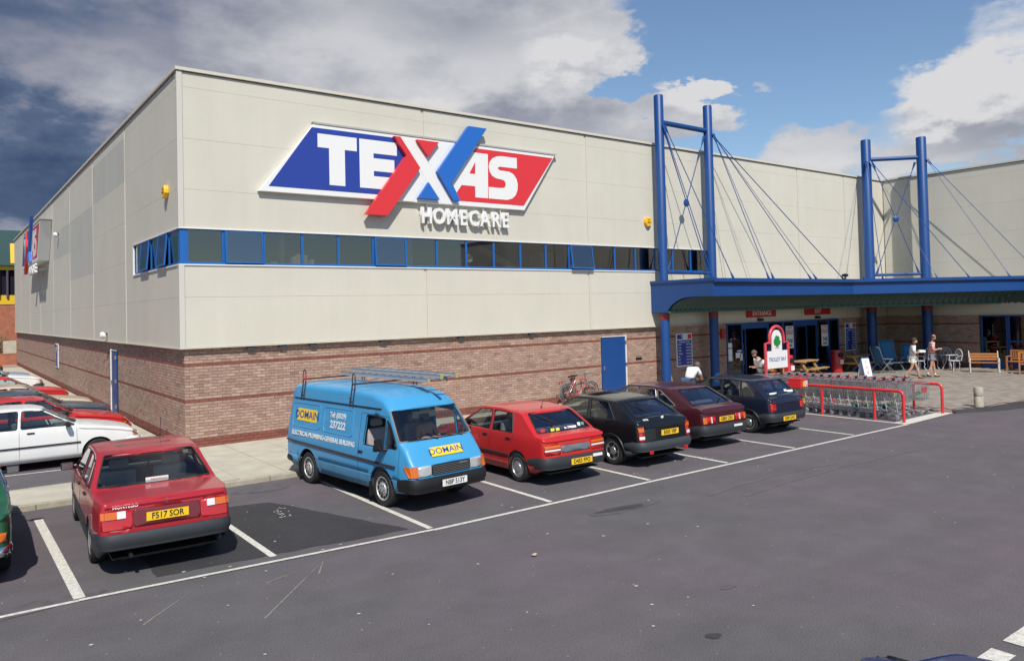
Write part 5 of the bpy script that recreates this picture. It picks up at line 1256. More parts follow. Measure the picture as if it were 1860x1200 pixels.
# alarm boxes, lamps, boards
ylw = mat('alarm_yellow', (.85, .50, .02), .4)
def alarm(label, M):
    b = MB(); b.prism([(-.12, .16), (.12, .16), (.16, .05), (.16, -.04), (.06, -.17), (-.06, -.17), (-.16, -.04), (-.16, .05)], 'y', -.12, 0); o = b.build('alarm_box', ylw); o.matrix_world = M; bevel(o, .02, 2); tag(o, label, 'alarm box')
    b = MB(); b.cbox((0, -.123, -.02), (.16, .006, .05)); b.cbox((0, -.123, .07), (.1, .006, .03)); b.build('label_plate', mat('alarm_dark', (.25, .12, .01), .5), o)
alarm('yellow alarm box on the front wall left of the tall blue posts', Matrix.Translation((16.66, -.062, 6.54)))
M = Matrix(((0, 1, 0), (-1, 0, 0), (0, 0, 1))).to_4x4(); M.translation = (-.062, 1.06, 6.62); alarm('yellow alarm box on the side wall near the corner', M)
def wall_lamp(M, label, sz=1):
    t = thing('wall_lamp', label, 'lamp'); t.matrix_world = M
    b = MB(); b.lathe([(.02, 0), (.11, -.03), (.13, -.12), (.06, -.19), (0, -.19)], 14, Matrix.Translation((0, -.06, 0)) @ Matrix.Rotation(R(35), 4, 'X'), 'y'); b.build('lamp_head', sgW, t, 40)
    b = MB(); b.cbox((0, -.03, -.02), (.08, .06, .08)); b.build('bracket', grey_m, t)
M = Matrix(((0, 1, 0), (-1, 0, 0), (0, 0, 1))).to_4x4(); M.translation = (-.062, 10.05, 2.86); wall_lamp(M, 'white lamp on the cladding above the side door')
M = M.copy(); M.translation = (-.062, 23.0, 7.6); wall_lamp(M, 'small white lamp high on the side wall')
def board(label, M, w, h, side=False):
    t = thing('notice_board', label, 'sign'); t.matrix_world = M
    b = MB(); b.box((0, -.03, 0), (w, 0, h)); b.build('backing', sgW, t)
    b = MB(); b.box((.04, -.034, .05), (w-.04, -.0305, h*.80)); b.build('blue_field', sgB, t)
    hh = h*.83; b = MB(); b.box((.04, -.034, hh), (w*.42, -.0305, h-.04)); b.build('blue_block', sgB, t); b = MB(); b.box((w*.72, -.034, hh), (w-.04, -.0305, h-.04)); b.build('red_block', sgR, t)
    text('lettering', 'TEXAS', h*.10, black_m if side else sgW, t, frame((w*.5, -.0365, hh+h*.065), (1, 0, 0), (0, 0, 1)), .001, .004)
    text('lettering', 'OPENING HOURS', h*.062, sgW, t, frame((w*.5, -.0365, h*.74), (1, 0, 0), (0, 0, 1)), .001, .001)
    for i, d in enumerate(['MON', 'TUES', 'WED', 'THURS', 'FRI', 'SAT', 'SUN']):
        z = h*(.665-i*.092)
        text('lettering', d, h*.062, sgW, t, frame((.08, -.0365, z), (1, 0, 0), (0, 0, 1)), .001, .001, ax='LEFT'); text('lettering', '9.00-8.00' if i < 5 else '9.00-6.00', h*.060, sgW, t, frame((w-.07, -.0365, z), (1, 0, 0), (0, 0, 1)), .001, .001, ax='RIGHT')
board('blue opening hours board on the brick wall left of the entrance doors', Matrix.Translation((18.22, .035, .96)), .92, 1.3)
board('blue opening hours board on the wall right of the exit doors', Matrix.Translation((30.45, .035, .96)), .95, 1.35)
M = Matrix(((0, 1, 0), (-1, 0, 0), (0, 0, 1))).to_4x4(); M.translation = (.035, 25.6, 1.0); board('small blue and white notice board on the side wall', M, 1.2, 1.2, True)
def word_sign(label, word, x0, x1, z0, z1, m=None):
    t = thing('word_sign', label, 'sign', (x0, -.075, z0)); w = x1-x0; h = z1-z0
    b = MB(); b.box((0, -.05, 0), (w, 0, h)); b.build('panel', mat('sign_dull_red', (.42, .02, .025), .5), t)
    text('lettering', word, h*.82, sgW, t, frame((w/2, -.053, h*.48), (1, 0, 0), (0, 0, 1)), .002, .002, sx=.95)
word_sign('red sign with the word ENTRANCE over the left doors', 'ENTRANCE', 22.58, 24.64, 2.78, 3.11)
word_sign('red sign with the word EXIT over the right doors', 'EXIT', 26.9, 28.98, 2.78, 3.11)
for x in (23.5, 27.9): b = MB(); b.cbox((x, -.12, 2.66), (.3, .12, .12)); tag(b.build('door_sensor', black_m), 'black motion sensor under the %s sign' % ('ENTRANCE' if x < 25 else 'EXIT'), 'sensor')
for lab, x, z0, w, h in [('white sale poster in the glass between the two doorways', 25.5, 1.32, .58, 1.0), ('white sale poster in the glass right of the exit', 28.35, 1.3, .55, .98)]:
    t = thing('sale_poster', lab, 'poster', (x, -.0, z0)); b = MB(); b.box((0, -.012, 0), (w, 0, h)); b.build('paper', sgW, t)
    text('lettering', 'SALE', .30, sgR, t, frame((w/2, -.014, h*.72), (1, 0, 0), (0, 0, 1)), .001, .006, sx=.8); text('lettering', 'THIS', .25, black_m, t, frame((w/2, -.014, h*.32), (1, 0, 0), (0, 0, 1)), .001, .006, sx=.85)
    text('lettering', 'WEEK', .13, black_m, t, frame((w/2, -.014, h*.12), (1, 0, 0), (0, 0, 1)), .001, .004); text('lettering', 'AUGUST', .1, black_m, t, frame((w/2, -.014, h*.92), (1, 0, 0), (0, 0, 1)), .001, .002)
b = MB(); b.box((20.95, -.05, 1.95), (21.2, .03, 2.35)); tag(b.build('hose_box', mat('sign_dull_red', (.42, .02, .025), .5)), 'small red box on the brick beside the entrance', 'box')

# ------------------------------------------------------------ canopy
can = thing('entrance_canopy', 'blue entrance canopy with green corrugated soffit bending round the corner', 'canopy')
A0, B0, C0, D0 = (16.82, -.07), (16.82, -3.0), (26.0, -3.0), (34.33, -7.8)
E0 = (32.9, -20)
D0 = (32.9, -6.96)
def off(k):   # fascia line moved inwards by k, mitred at each bend
    P = [B0, C0, D0, E0]; N_ = []
    for a, b_ in zip(P, P[1:]):
        L_ = math.dist(a, b_); N_.append((-(b_[1]-a[1])/L_, (b_[0]-a[0])/L_))
    out = [(P[0][0]+.03, P[0][1]+k)]
    for i in (1, 2):
        n1_, n2_ = N_[i-1], N_[i]; d = 1+n1_[0]*n2_[0]+n1_[1]*n2_[1]; out.append((P[i][0]+k*(n1_[0]+n2_[0])/d, P[i][1]+k*(n1_[1]+n2_[1])/d))
    out.append((P[3][0]+k*N_[2][0], P[3][1])); return out
def band(mb, d0, d1, z0, z1):
    o = off(d0); i = off(d1); n = len(o)
    for k in range(n-1):
        q = [o[k], o[k+1], i[k+1], i[k]]
        mb.add([(x, y, z0) for x, y in q]+[(x, y, z1) for x, y in q], [(3, 2, 1, 0), (4, 5, 6, 7), (0, 1, 5, 4), (1, 2, 6, 5), (2, 3, 7, 6), (3, 0, 4, 7)])
b = MB(); band(b, .06, .12, 3.66, 4.11); b.build('fascia', blue_m, can)
b = MB(); band(b, -.06, .4, 4.16, 4.29); b.build('roof_edge', blue_m, can)
b = MB(); band(b, .12, .2, 4.10, 4.17); b.build('shadow_gap', blue_d, can)
b = MB(); P = [(16.82, -.02)]+off(.1)+[(34.33, -20), (34.33, -.02)]; P = [p_ if p_[0] < 34.34 else (34.33, p_[1]) for p_ in P]; b.prism(P, 'z', 4.13, 4.20); b.build('roof_deck', mat('deck_grey', (.2, .2, .2), .8), can)
prof = [(-.07, 4.29), (-3.06, 4.29), (-3.06, 4.15), (-2.98, 4.12), (-2.98, 3.66), (-1.95, 3.66), (-1.6, 3.62), (-1.3, 3.52), (-1.06, 3.38), (-.90, 3.22), (-.85, 3.11), (-.07, 3.11)]
b = MB(); b.prism(prof, 'x', 16.78, 16.845); b.build('end_panel', blue_m, can)
b = MB(); b.box((16.74, -3.10, 4.20), (16.779, -.07, 4.30)); b.build('end_trim', blue_m, can)
sf = mat('soffit_green', (.045, .095, .095), .5, var=.05)
pf = [(.12, 3.68), (1.02, 3.67), (1.4, 3.62), (1.7, 3.52), (1.95, 3.38), (2.10, 3.22), (2.14, 3.12)]
seg = []
La = C0[0]-B0[0]; Lb = math.dist(C0, D0)
b = MB(); rows = []
stp = .125; segs = [(0, int(La/stp)), (1, int(Lb/stp)), (2, int(13/stp))]; k_ = 0
for si, n_ in segs:
    for q_ in range(n_+(si == 2)):
        w_ = .03 if k_ % 2 else -.03; k_ += 1; row = []; f = q_/n_
        for d, z in pf:
            o = off(min(d, 1.45) if False else d); x = o[si][0]+(o[si+1][0]-o[si][0])*f; y = o[si][1]+(o[si+1][1]-o[si][1])*f
            row.append((min(x, 34.33), y+w_*.6, z+w_))
        rows.append(row)
for r_ in rows: b.v += r_
m_ = len(pf)
for k in range(len(rows)-1):
    for j in range(m_-1): b.face((k*m_+j, (k+1)*m_+j, (k+1)*m_+j+1, k*m_+j+1))
b.build('soffit', sf, can, fix=False)
b = MB(); P = off(2.12); b.prism([(16.86, -.07), (16.86, P[0][1]), P[1], (34.33, P[1][1]+(34.33-P[1][0])*(P[2][1]-P[1][1])/(P[2][0]-P[1][0])), (34.33, -.07)], 'z', 3.09, 3.115); b.build('soffit_flat', sf, can)
b = MB(); band(b, 2.10, 2.18, 3.085, 3.16); b.build('soffit_trim', mat('soffit_teal', (.05, .16, .15), .5), can)
# light fittings on the canopy edge
q = MB(); q.tube([(25.75, -2.75, 4.28), (25.75, -2.75, 4.42)], .03, 6); q.lathe([(.0, -.08), (.12, -.07), (.14, .02), (.0, .06)], 10, Matrix.Translation((25.75, -2.75, 4.48))); tag(q.build('floodlight', black_m), 'small black floodlight standing on the canopy edge', 'lamp')

def mast(label, c0, c1, r, zt, nrm, outs, zb=10.3):
    """two posts, crossbeam, X bracing with ball, and stays to the canopy"""
    c0, c1 = Vector((*c0, 0)), Vector((*c1, 0)); t = thing('mast_frame', label, 'mast', c0, 0, 'blue mast frames holding up the canopy')
    d = c1-c0; u = d.normalized()
    for p in (Vector((0, 0, 0)), d):
        q = MB(); q.lathe([(0, .1), (r, .1), (r, zt-.03), (r-.02, zt), (0, zt)], 24, Matrix.Translation(p)); o = q.build('post', blue_m, t, 35)
        q = MB(); q.lathe([(r+.012, 2.84), (r+.012, 3.08)], 24, Matrix.Translation(p)); q.build('red_collar', mat('collar_red', (.22, .02, .022), .5), o, 35)
        q = MB(); q.box(p+Vector((-r-.1, -r-.1, .1)), p+Vector((r+.1, r+.1, .115))); q.build('base_plate', blue_d, o)
    q = MB(); q.tube([u*r*.9+Vector((0, 0, zb)), d-u*r*.9+Vector((0, 0, zb))], .10, 14); q.build('crossbeam', blue_m, t, 35)
    q = MB(); q.tube([u*r*.9+Vector((0, 0, 4.62)), d-u*r*.9+Vector((0, 0, 4.62))], .07, 10); q.build('lower_beam', blue_m, t, 35)
    q = MB(); mid = d/2+Vector((0, 0, 7.33)); hz = zb-.35
    for a, b_ in ((u*(r+.12)+Vector((0, 0, hz)), d-u*(r+.12)+Vector((0, 0, 4.78))), (d-u*(r+.12)+Vector((0, 0, hz)), u*(r+.12)+Vector((0, 0, 4.78)))):
        q = MB(); q.tube([a, b_], .017, 6); q.build('brace_rod', blue_m, t)
        for e, f in ((a, b_), (b_, a)):
            q = MB(); dd = (f-e).normalized(); q.tube([e-dd*.12, e+dd*.28], .05, 6, radii=[.06, .022]); q.build('rod_fork', blue_m, t)
    q = MB(); q.lathe([(0, -.045), (.10, -.045), (.15, -.02), (.15, .02), (.10, .045), (0, .045)], 16, frame(mid, u, (0, 0, 1))); q.build('hub_disc', blue_m, t, 35)
    for pi, tgt, rr in outs:
        e = (Vector((0, 0, 0)) if pi == 0 else d)+Vector((0, 0, zb-.15))+(Vector((*tgt, 0))-(c0 if pi == 0 else c1)).normalized()*0.0
        g = Vector((*tgt, 4.30))-c0; dd = (g-e).normalized(); e2 = e+Vector((dd.x, dd.y, 0)).normalized()*(r+.03)
        q = MB(); q.tube([e2, g], rr*.75, 6); q.build('stay_rod', blue_m, t)
        q = MB(); q.tube([g-(g-e2).normalized()*.25, g], .04, 6, radii=[.02, .05]); q.tube([e2, e2+(g-e2).normalized()*.35], .05, 6, radii=[.06, .02]); q.build_each('rod_fork', blue_m, t)
mast('pair of tall blue posts with crossbeam nearest the window strip', (17.02, -.5), (19.88, -.5), .178, 11.32, 0, [(0, (17.15, -2.7), .020), (0, (18.3, -2.7), .022), (1, (20.45, -2.7), .020), (1, (20.75, -2.7), .014), (0, (16.95, -2.7), .012), (1, (23.2, -2.75), .022), (1, (23.6, -2.75), .014), (1, (25.9, -2.6), .026)])
mast('pair of tall blue posts standing across the inner corner of the building', (31.82, -.6), (33.62, -2.42), .228, 11.28, 0, [(0, (27.6, -3.4), .022), (0, (26.4, -3.2), .014), (0, (32.4, -4.9), .022), (1, (33.0, -6.3), .018), (1, (33.9, -7.2), .018), (0, (30.4, -4.4), .012)])

# ------------------------------------------------------------ plaza furniture
def rail(label, x, y0, y1):
    t = thing('trolley_rail', label, 'rail', (x, y0, 0), 0, 'red rails of the trolley bay'); L_ = y1-y0; z = .86; r = .042
    q = MB(); q.tube([(0, 0, 0), (0, 0, z-.12), (0, .035, z-.035), (0, .12, z), (0, L_-.12, z), (0, L_-.035, z-.035), (0, L_, z-.12), (0, L_, 0)], r, 12); q.build('hoop', red_m, t, 40)
    for k in (1, 2, 3):
        y = L_*k/4
        if k == 1: y = .82
        if k == 2: y = 2.42
        q = MB(); q.tube([(0, y, 0), (0, y, z)], r*.95, 12); q.build('post', red_m, t, 40)
rail('red tubular rail on the car side of the trolley bay', 16.26, -9.70, -5.0)
rail('red tubular rail on the plaza side of the trolley bay', 18.72, -9.62, -5.0)
wire = mat('trolley_wire', (.38, .39, .41), .35, .5)
def trolley_proto(label, loc, rz, flap=False):
    t = thing('shopping_trolley', label, 'trolley', loc, rz)
    W0, W1 = .27, .35; Lb = .86; zb0, zb1 = .42, .50; zt = .92
    def P(u, v, s):   # u 0 front..1 handle end ; v 0 bottom..1 top
        w = (W0+(W1-W0)*u)*(.82+.18*v); return (Lb*(.5-u)*(1-.06*(1-v)), s*w, (zb0+(zb1-zb0)*u)+(zt-(zb0+(zb1-zb0)*u))*v)
    q = MB()
    for s in (1, -1):
        for i in range(15): u = i/14; q.bar(P(u, 0, s), P(u, 1, s), .0075)
        for v in (0, .33, .66): q.bar(P(0, v, s), P(1, v, s), .006)
    for i in range(9):
        k = -1+2*i/8
        for u in (0, 1):
            a, b_ = P(u, 0, 1), P(u, 1, 1); q.bar((a[0], a[1]*k, a[2]), (b_[0], b_[1]*k, b_[2]), .0055)
        a, b_ = P(0, 0, 1), P(1, 0, 1); q.bar((a[0], a[1]*k, a[2]), (b_[0], b_[1]*k, b_[2]), .0055)
    for u in (0, 1):
        for v in (0, .4, .75): a = P(u, v, 1); q.bar(a, (a[0], -a[1], a[2]), .006)
    o = q.build('basket', wire, t); o['kind'] = 'stuff'
    q = MB(); q.tube([P(0, 1, 1), P(1, 1, 1), P(1, 1, -1), P(0, 1, -1)], .009, 5, closed=True)
    for s in (1, -1):
        q.tube([P(.95, 1, s), (-.47, s*.33, 1.0)], .011, 5); q.tube([P(.9, .1, s), (-.40, s*.31, .20), (-.36, s*.30, .14), (.42, s*.22, .14)], .012, 5); q.tube([(-.40, s*.31, .20), (.1, s*.26, zb0)], .009, 5)
    q.tube([(.42, .22, .14), (.42, -.22, .14)], .010, 5); q.tube([(-.36, .30, .14), (-.36, -.30, .14)], .010, 5)
    for k in range(5): y = -.16+.08*k; q.bar((-.34, y, .16), (.40, y, .16), .005)
    q.build('frame', wire, t)
    q = MB(); q.tube([(-.47, -.35, 1.0), (-.47, .35, 1.0)], .019, 8); q.build('handle', wire, t)
    q = MB(); q.tube([(-.47, -.37, 1.0), (-.47, -.30, 1.0)], .02, 8); q.build('red_grip', red_m, t); q = MB(); q.tube([(-.47, .30, 1.0), (-.47, .37, 1.0)], .02, 8); q.build('red_grip', red_m, t)
    q = MB(); q.cbox((-.47, .14, 1.0), (.07, .10, .06)); q.build('coin_lock', black_m, t)
    if flap: q = MB(); q.cbox((Lb/2-.035, 0, .72), (.006, .34, .16)); q.build('red_panel', red_m, t)
    for x in (.38, -.34):
        for s in (1, -1):
            q = MB(); y = s*(.21 if x > 0 else .29); q.lathe([(0, y-.014), (.058, y-.014), (.062, y-.008), (.062, y+.008), (.058, y+.014), (0, y+.014)], 12, Matrix.Translation((x-.02, 0, .062)), 'y'); q.bar((x-.02, y+.02, .06), (x, y+.02, .14), .01, .03); q.bar((x-.02, y-.02, .06), (x, y-.02, .14), .01, .03); q.build('castor', mat('castor_grey', (.3, .3, .3), .5), t)
    return t
# nested row: handle end towards the open side of the bay
tr = trolley_proto('wire shopping trolley at the open end of the nested row', (16.95, -8.92, .0), R(94), False)
tr.scale = (1.08, 1.3, 1.12)
cache = {}
for c in C.objects:
    if c.parent: cache.setdefault(c.parent.name, []).append(c)
NTR = 15
for i in range(NTR):
    o = tr if i == 0 else copy_tree(tr, None, cache)
    if i: o.location = (16.95-.01*i+rnd.uniform(-.01, .01), -8.92+.27*i, 0); o.rotation_euler = (0, 0, R(92+rnd.uniform(-1, 1)))
    o['group'] = 'nested row of wire shopping trolleys'
    o['label'] = '%s wire shopping trolley from the camera end of the nested row' % ('first second third fourth fifth sixth seventh eighth ninth tenth eleventh twelfth thirteenth fourteenth fifteenth'.split()[i])
t2 = trolley_proto('loose wire trolley facing out beside the nested row', (17.75, -8.75, 0), R(-100)); t2['group'] = 'loose trolleys in the bay'
t3 = trolley_proto('loose trolley with a red front panel beside the right-hand rail', (18.22, -8.95, 0), R(-88), True); t3['group'] = 'loose trolleys in the bay'
gt = thing('flatbed_trolley', 'green tubular flatbed trolley with long slanting handle between wire trolleys', 'trolley', (17.75, -7.95, 0), R(-60))
q = MB(); gm = mat('trolley_green', (.02, .22, .10), .4); q.tube([(-.5, -.25, .2), (.5, -.25, .2), (.5, .25, .2), (-.5, .25, .2)], .02, 8, closed=True)
for k in range(4): q.tube([(-.5, -.15+.1*k, .2), (.5, -.15+.1*k, .2)], .012, 6)
q.build('bed', gm, gt, 40); q = MB()
for s in (1, -1): q.tube([(.5, s*.2, .2), (1.35, s*.2, .62)], .018, 8)
q.tube([(1.35, -.2, .62), (1.35, .2, .62)], .018, 8); q.build('handle', gm, gt, 40)
for x in (-.4, .4):
    for s in (1, -1): q = MB(); q.lathe([(0, s*.25-.02), (.09, s*.25-.02), (.09, s*.25+.02), (0, s*.25+.02)], 14, Matrix.Translation((x, 0, .09)), 'y'); q.build('wheel', tyre_rub, gt)
q = MB(); q.cbox((17.62, -8.62, .60), (.36, .26, .16)); bx_ = q.build('cardboard_box', mat('cardboard', (.45, .33, .20), .8)); tag(bx_, 'brown cardboard box left inside the loose trolley', 'box')

# bay sign
bs = thing('bay_sign', 'red arched frame sign reading TROLLEY BAY behind the trolleys', 'sign', (17.75, -4.78, .1), 0)
pk = mat('frame_pinkred', (.60, .06, .08), .35, coat=.2); W_ = .64
q = MB(); P = [(-W_, 0, 0), (-W_, 0, 1.93), (-.40, 0, 1.93)]+[(-.40*math.cos(a), 0, 2.08+.40*math.sin(a)) for a in [math.pi*k/12 for k in range(13)]]+[(.40, 0, 1.93), (W_, 0, 1.93), (W_, 0, 0)]
q.tube(P, .052, 10); q.build('frame', pk, bs, 50)
q = MB(); q.prism([(-W_+.07, 1.08), (W_-.07, 1.08), (W_-.07, 1.66), (-W_+.07, 1.66)], 'y', -.02, .02); q.prism([(-.27, 1.662), (.27, 1.662), (.27, 2.02)]+[(.27*math.cos(a), 2.03+.33*math.sin(a)) for a in [math.pi*k/10 for k in range(11)]]+[(-.27, 2.02)], 'y', -.02, .02); q.build('panel', sgW, bs)
text('lettering', 'TROLLEY BAY', .185, ltblue, bs, frame((0, -.0235, 1.37), (1, 0, 0), (0, 0, 1)), .001, .001, sx=.86)
q = MB(); lf = mat('leaf_green', (.015, .22, .05), .5)
for cx, cz, r_ in [(0, 1.98, .12), (-.09, 1.93, .10), (.10, 1.94, .10), (-.03, 2.08, .09), (.06, 2.07, .08), (0, 1.88, .1), (-.12, 2.0, .07)]: q.prism([(cx+r_*(1+.2*math.sin(5*a))*math.cos(a), cz+r_*(1+.2*math.sin(5*a))*math.sin(a)) for a in [2*math.pi*k/14 for k in range(14)]], 'y', -.0225-.0006*len(q.f)/10, -.0205)
q.build('tree_emblem', lf, bs)
q = MB(); q.box((-.12, -.024, 1.745), (.12, -.0205, 1.765)); q.build('emblem_line', red_m, bs)

def bin_(label, loc):
    t = thing('litter_bin', label, 'bin', loc, 0, 'red litter bins by the doors'); q = MB(); q.lathe([(0, 0), (.24, 0), (.25, .05), (.25, .98), (.22, 1.04), (0, 1.05)], 24); q.build('body', mat('bin_red', (.45, .015, .02), .4, coat=.3), t, 40)
    q = MB(); q.cbox((-.05, -.245, .82), (.30, .06, .18)); q.build('opening', black_m, t); q = MB(); q.cbox((.02, -.253, .5), (.24, .02, .2)); q.build('white_notice', sgW, t)
    q = MB(); q.lathe([(.252, .99), (.252, 1.02)], 24); q.build('rim', mat('bin_rim', (.45, .1, .1), .4), t)
bin_('red litter bin framed by the posts of the bay sign', (24.1, -.95, .1)); bin_('red litter bin right of the exit doors', (28.35, -.72, .1))
def picnic(label, loc, rz):
    t = thing('picnic_table', label, 'table', loc, rz, 'wooden picnic tables under the canopy')
    for k in range(5): q = MB(); q.cbox((0, -.30+.15*k, .74), (1.6, .135, .035)); q.build('tabletop_plank', wood_m, t)
    for s in (1, -1):
        for k in range(2): q = MB(); q.cbox((0, s*(.62+.14*k), .44), (1.6, .125, .035)); q.build('bench_plank', wood_m, t)
    for x in (-.55, .55):
        q = MB(); q.cbox((x, 0, .40), (.04, 1.6, .09)); q.cbox((x+.04, 0, .70), (.04, .72, .08)); q.build('crosspiece', wood_m, t)
        for s in (1, -1): q = MB(); q.bar((x-.04, s*.20, .70), (x-.04, s*.66, 0), .04, .09, (0, 1, 0)); q.build('leg', wood_m, t)
picnic('pine picnic table in front of the exit doorway, left one', (25.2, -1.0, .1), R(8)); picnic('pine picnic table right of the exit behind the A-board', (29.45, -1.0, .1), R(5))
# deck chairs
dk = mat('deck_canvas', (.03, .15, .32), .8, var=.06, vs=8); tb_ = mat('chair_tube', (.38, .42, .45), .3, .6)
def deck(label, loc, rz, big=False):
    t = thing('garden_chair', label, 'chair', loc, rz, 'blue folding garden chairs'); w = .29 if not big else .36; hb = 1.15 if not big else 1.38
    for s in (1, -1):
        q = MB(); q.tube([(.45, s*w, 0), (-.18, s*w, .50), (-.42, s*w, hb)], .014, 6); q.tube([(-.45, s*(w+.03), 0), (.22, s*(w+.03), .62)], .014, 6); q.tube([(.28, s*(w+.04), .62), (-.26, s*(w+.04), .66)], .02, 6); q.build('side_frame', tb_, t, 40)
    q = MB(); q.tube([(-.42, -w, hb), (-.44, -w+.04, hb+.04), (-.44, w-.04, hb+.04), (-.42, w, hb)], .014, 6); q.tube([(.45, -w, .015), (.45, w, .015)], .014, 6); q.tube([(-.45, -w, .015), (-.45, w, .015)], .014, 6); q.tube([(.30, -w, .40), (.30, w, .40)], .014, 6); q.build('cross_tube', tb_, t, 40)
    q = MB(); q.grid(lambda u, v: (-.17-.24*u, (v*2-1)*(w-.02), .46+(hb-.44)*u+.0*v), 6, 4); o = q.build('backrest', dk, t, True); o.modifiers.new('s', 'SOLIDIFY').thickness = .015
    q = MB(); q.grid(lambda u, v: (-.17+.47*u, (v*2-1)*(w-.02), .46-.06*u-.04*math.sin(math.pi*u)), 6, 4); o = q.build('seat', dk, t, True); o.modifiers.new('s', 'SOLIDIFY').thickness = .015
deck('blue folding garden chair turned sideways, left of the big one', (29.35, -2.35, .1), R(-20)); deck('blue folding garden chair at the back, half hidden by the sideways one', (29.9, -1.1, .1), R(-60))
deck('large blue reclining garden chair, biggest of the folding chairs', (30.5, -2.2, .1), R(-118), True); deck('blue folding garden chair behind the woman in white', (31.3, -2.6, .1), R(-150))
wi = mat('white_iron', (.55, .57, .60), .45)
def iron_chair(label, loc, rz):
    t = thing('iron_chair', label, 'chair', loc, rz, 'white ornate cast metal chairs')
    q = MB(); q.lathe([(0, .42), (.22, .42), (.24, .44), (.22, .46), (0, .46)], 18); q.build('seat', wi, t, 40)
    q = MB(); c = lambda a, r, z: (-.20-.06*(z-.46)-.02, r*math.cos(a), z+r*math.sin(a)*1.15)
    q.tube([c(2*math.pi*k/20, .235, .70) for k in range(20)], .018, 6, closed=True); q.tube([c(2*math.pi*k/12, .09, .70) for k in range(12)], .012, 5, closed=True)
    for k in range(10): a = 2*math.pi*k/10; q.tube([c(a, .09, .70), c(a+.25, .16, .70), c(a, .23, .70)], .011, 4)
    for s in (1, -1): q.tube([(-.2, s*.20, .44), (-.23, s*.20, .62)], .016, 5); q.tube([(-.22, s*.23, .66), (.02, s*.27, .66), (.10, s*.22, .46)], .014, 5)
    q.build('backrest', wi, t)
    for k in range(4):
        a = math.pi/4+k*math.pi/2; q = MB(); q.tube([(.17*math.cos(a), .17*math.sin(a), .43), (.22*math.cos(a), .22*math.sin(a), .30), (.19*math.cos(a), .19*math.sin(a), .14), (.28*math.cos(a), .28*math.sin(a), .0)], .016, 5); q.build('leg', wi, t)
iron_chair('white ornate metal chair just right of the walking man', (32.5, -3.1, .1), R(-120)); iron_chair('white ornate metal chair in front with full round back, right of the set', (32.3, -4.15, .1), R(150)); iron_chair('white ornate metal chair partly behind the walking man', (31.55, -2.95, .1), R(-30)); iron_chair('white ornate metal chair at the back of the white set', (33.35, -3.35, .1), R(-150))
t = thing('iron_table', 'round white ornate metal table among the white chairs', 'table', (32.75, -3.7, .1)); q = MB(); q.lathe([(0, .66), (.40, .66), (.42, .68), (.40, .70), (0, .70)], 24); q.build('top', wi, t, 40)
for k in range(3): a = 2*math.pi*k/3; q = MB(); q.tube([(.05*math.cos(a), .05*math.sin(a), .66), (.10*math.cos(a), .10*math.sin(a), .35), (.26*math.cos(a), .26*math.sin(a), 0)], .02, 6); q.build('leg', wi, t)
def bench(label, loc, rz, L_=1.1):
    t = thing('park_bench', label, 'bench', loc, rz)
    we = mat('bench_end_white', (.70, .70, .68), .5)
    for x in (-L_/2, L_/2):
        q = MB(); q.tube([(x, .22, .0), (x, .16, .10), (x, .19, .40), (x, -.16, .42), (x, -.22, .60), (x, -.28, .86), (x, -.33, .92)], .018, 6); q.tube([(x, -.24, 0), (x, -.17, .12), (x, -.17, .42)], .018, 6); q.tube([(x, .14, .16), (x, -.16, .16)], .012, 5); q.tube([(x, .19, .40), (x, .22, .56), (x, .10, .62), (x, -.22, .60)], .02, 6)
        for k in range(3): q.tube([(x, .12-.1*k+.045*math.cos(a), .51+.045*math.sin(a)) for a in [2*math.pi*j/8 for j in range(8)]], .010, 4, closed=True)
        q.build('end_frame', we, t, 40)
    for k in range(4): q = MB(); q.cbox((0, .16-.10*k, .425), (L_, .075, .02)); q.build('seat_slat', wood2_m, t)
    for k in range(3): q = MB(); q.cbox((0, -.215-.035*k, .56+.11*k), (L_, .02, .085)); q.build('back_slat', wood2_m, t)
bench('small park bench with white scrolled iron ends and reddish slats', (32.05, -5.5, .1), R(118))
def woodbench(label, loc, rz, L_=1.5, arms=True):
    t = thing('wooden_bench', label, 'bench', loc, rz)
    for x in (-L_/2, L_/2):
        for y, h in ((.26, .62), (-.26, .92)): q = MB(); q.cbox((x, y, h/2), (.06, .06, h)); q.build('leg', wood2_m, t)
        q = MB(); q.cbox((x, 0, .64), (.08, .60, .035)); q.build('armrest', wood2_m, t); q = MB(); q.cbox((x, 0, .14), (.04, .5, .04)); q.build('side_rail', wood2_m, t)
    for k in range(5): q = MB(); q.cbox((0, .24-.11*k, .42), (L_-.08, .09, .025)); q.build('seat_slat', wood2_m, t)
    q = MB(); q.cbox((0, -.26, .89), (L_-.07, .04, .07)); q.cbox((0, -.26, .52), (L_-.07, .04, .05)); q.build('back_rail', wood2_m, t)
    for k in range(int(L_/.09)-1): q = MB(); q.cbox((-L_/2+.10+.09*k, -.26, .70), (.05, .02, .30)); q.build('back_slat', wood2_m, t)
woodbench('long slatted teak bench against the shop window, at the right edge', (33.5, -6.9, .1), R(90), 1.9); woodbench('orange-brown wooden garden seat nearest the right edge', (32.2, -7.15, .1), R(110), .62)
woodbench('pine garden seat left of the entrance doorway, behind the navy car', (22.0, -1.6, .1), R(160), .75)
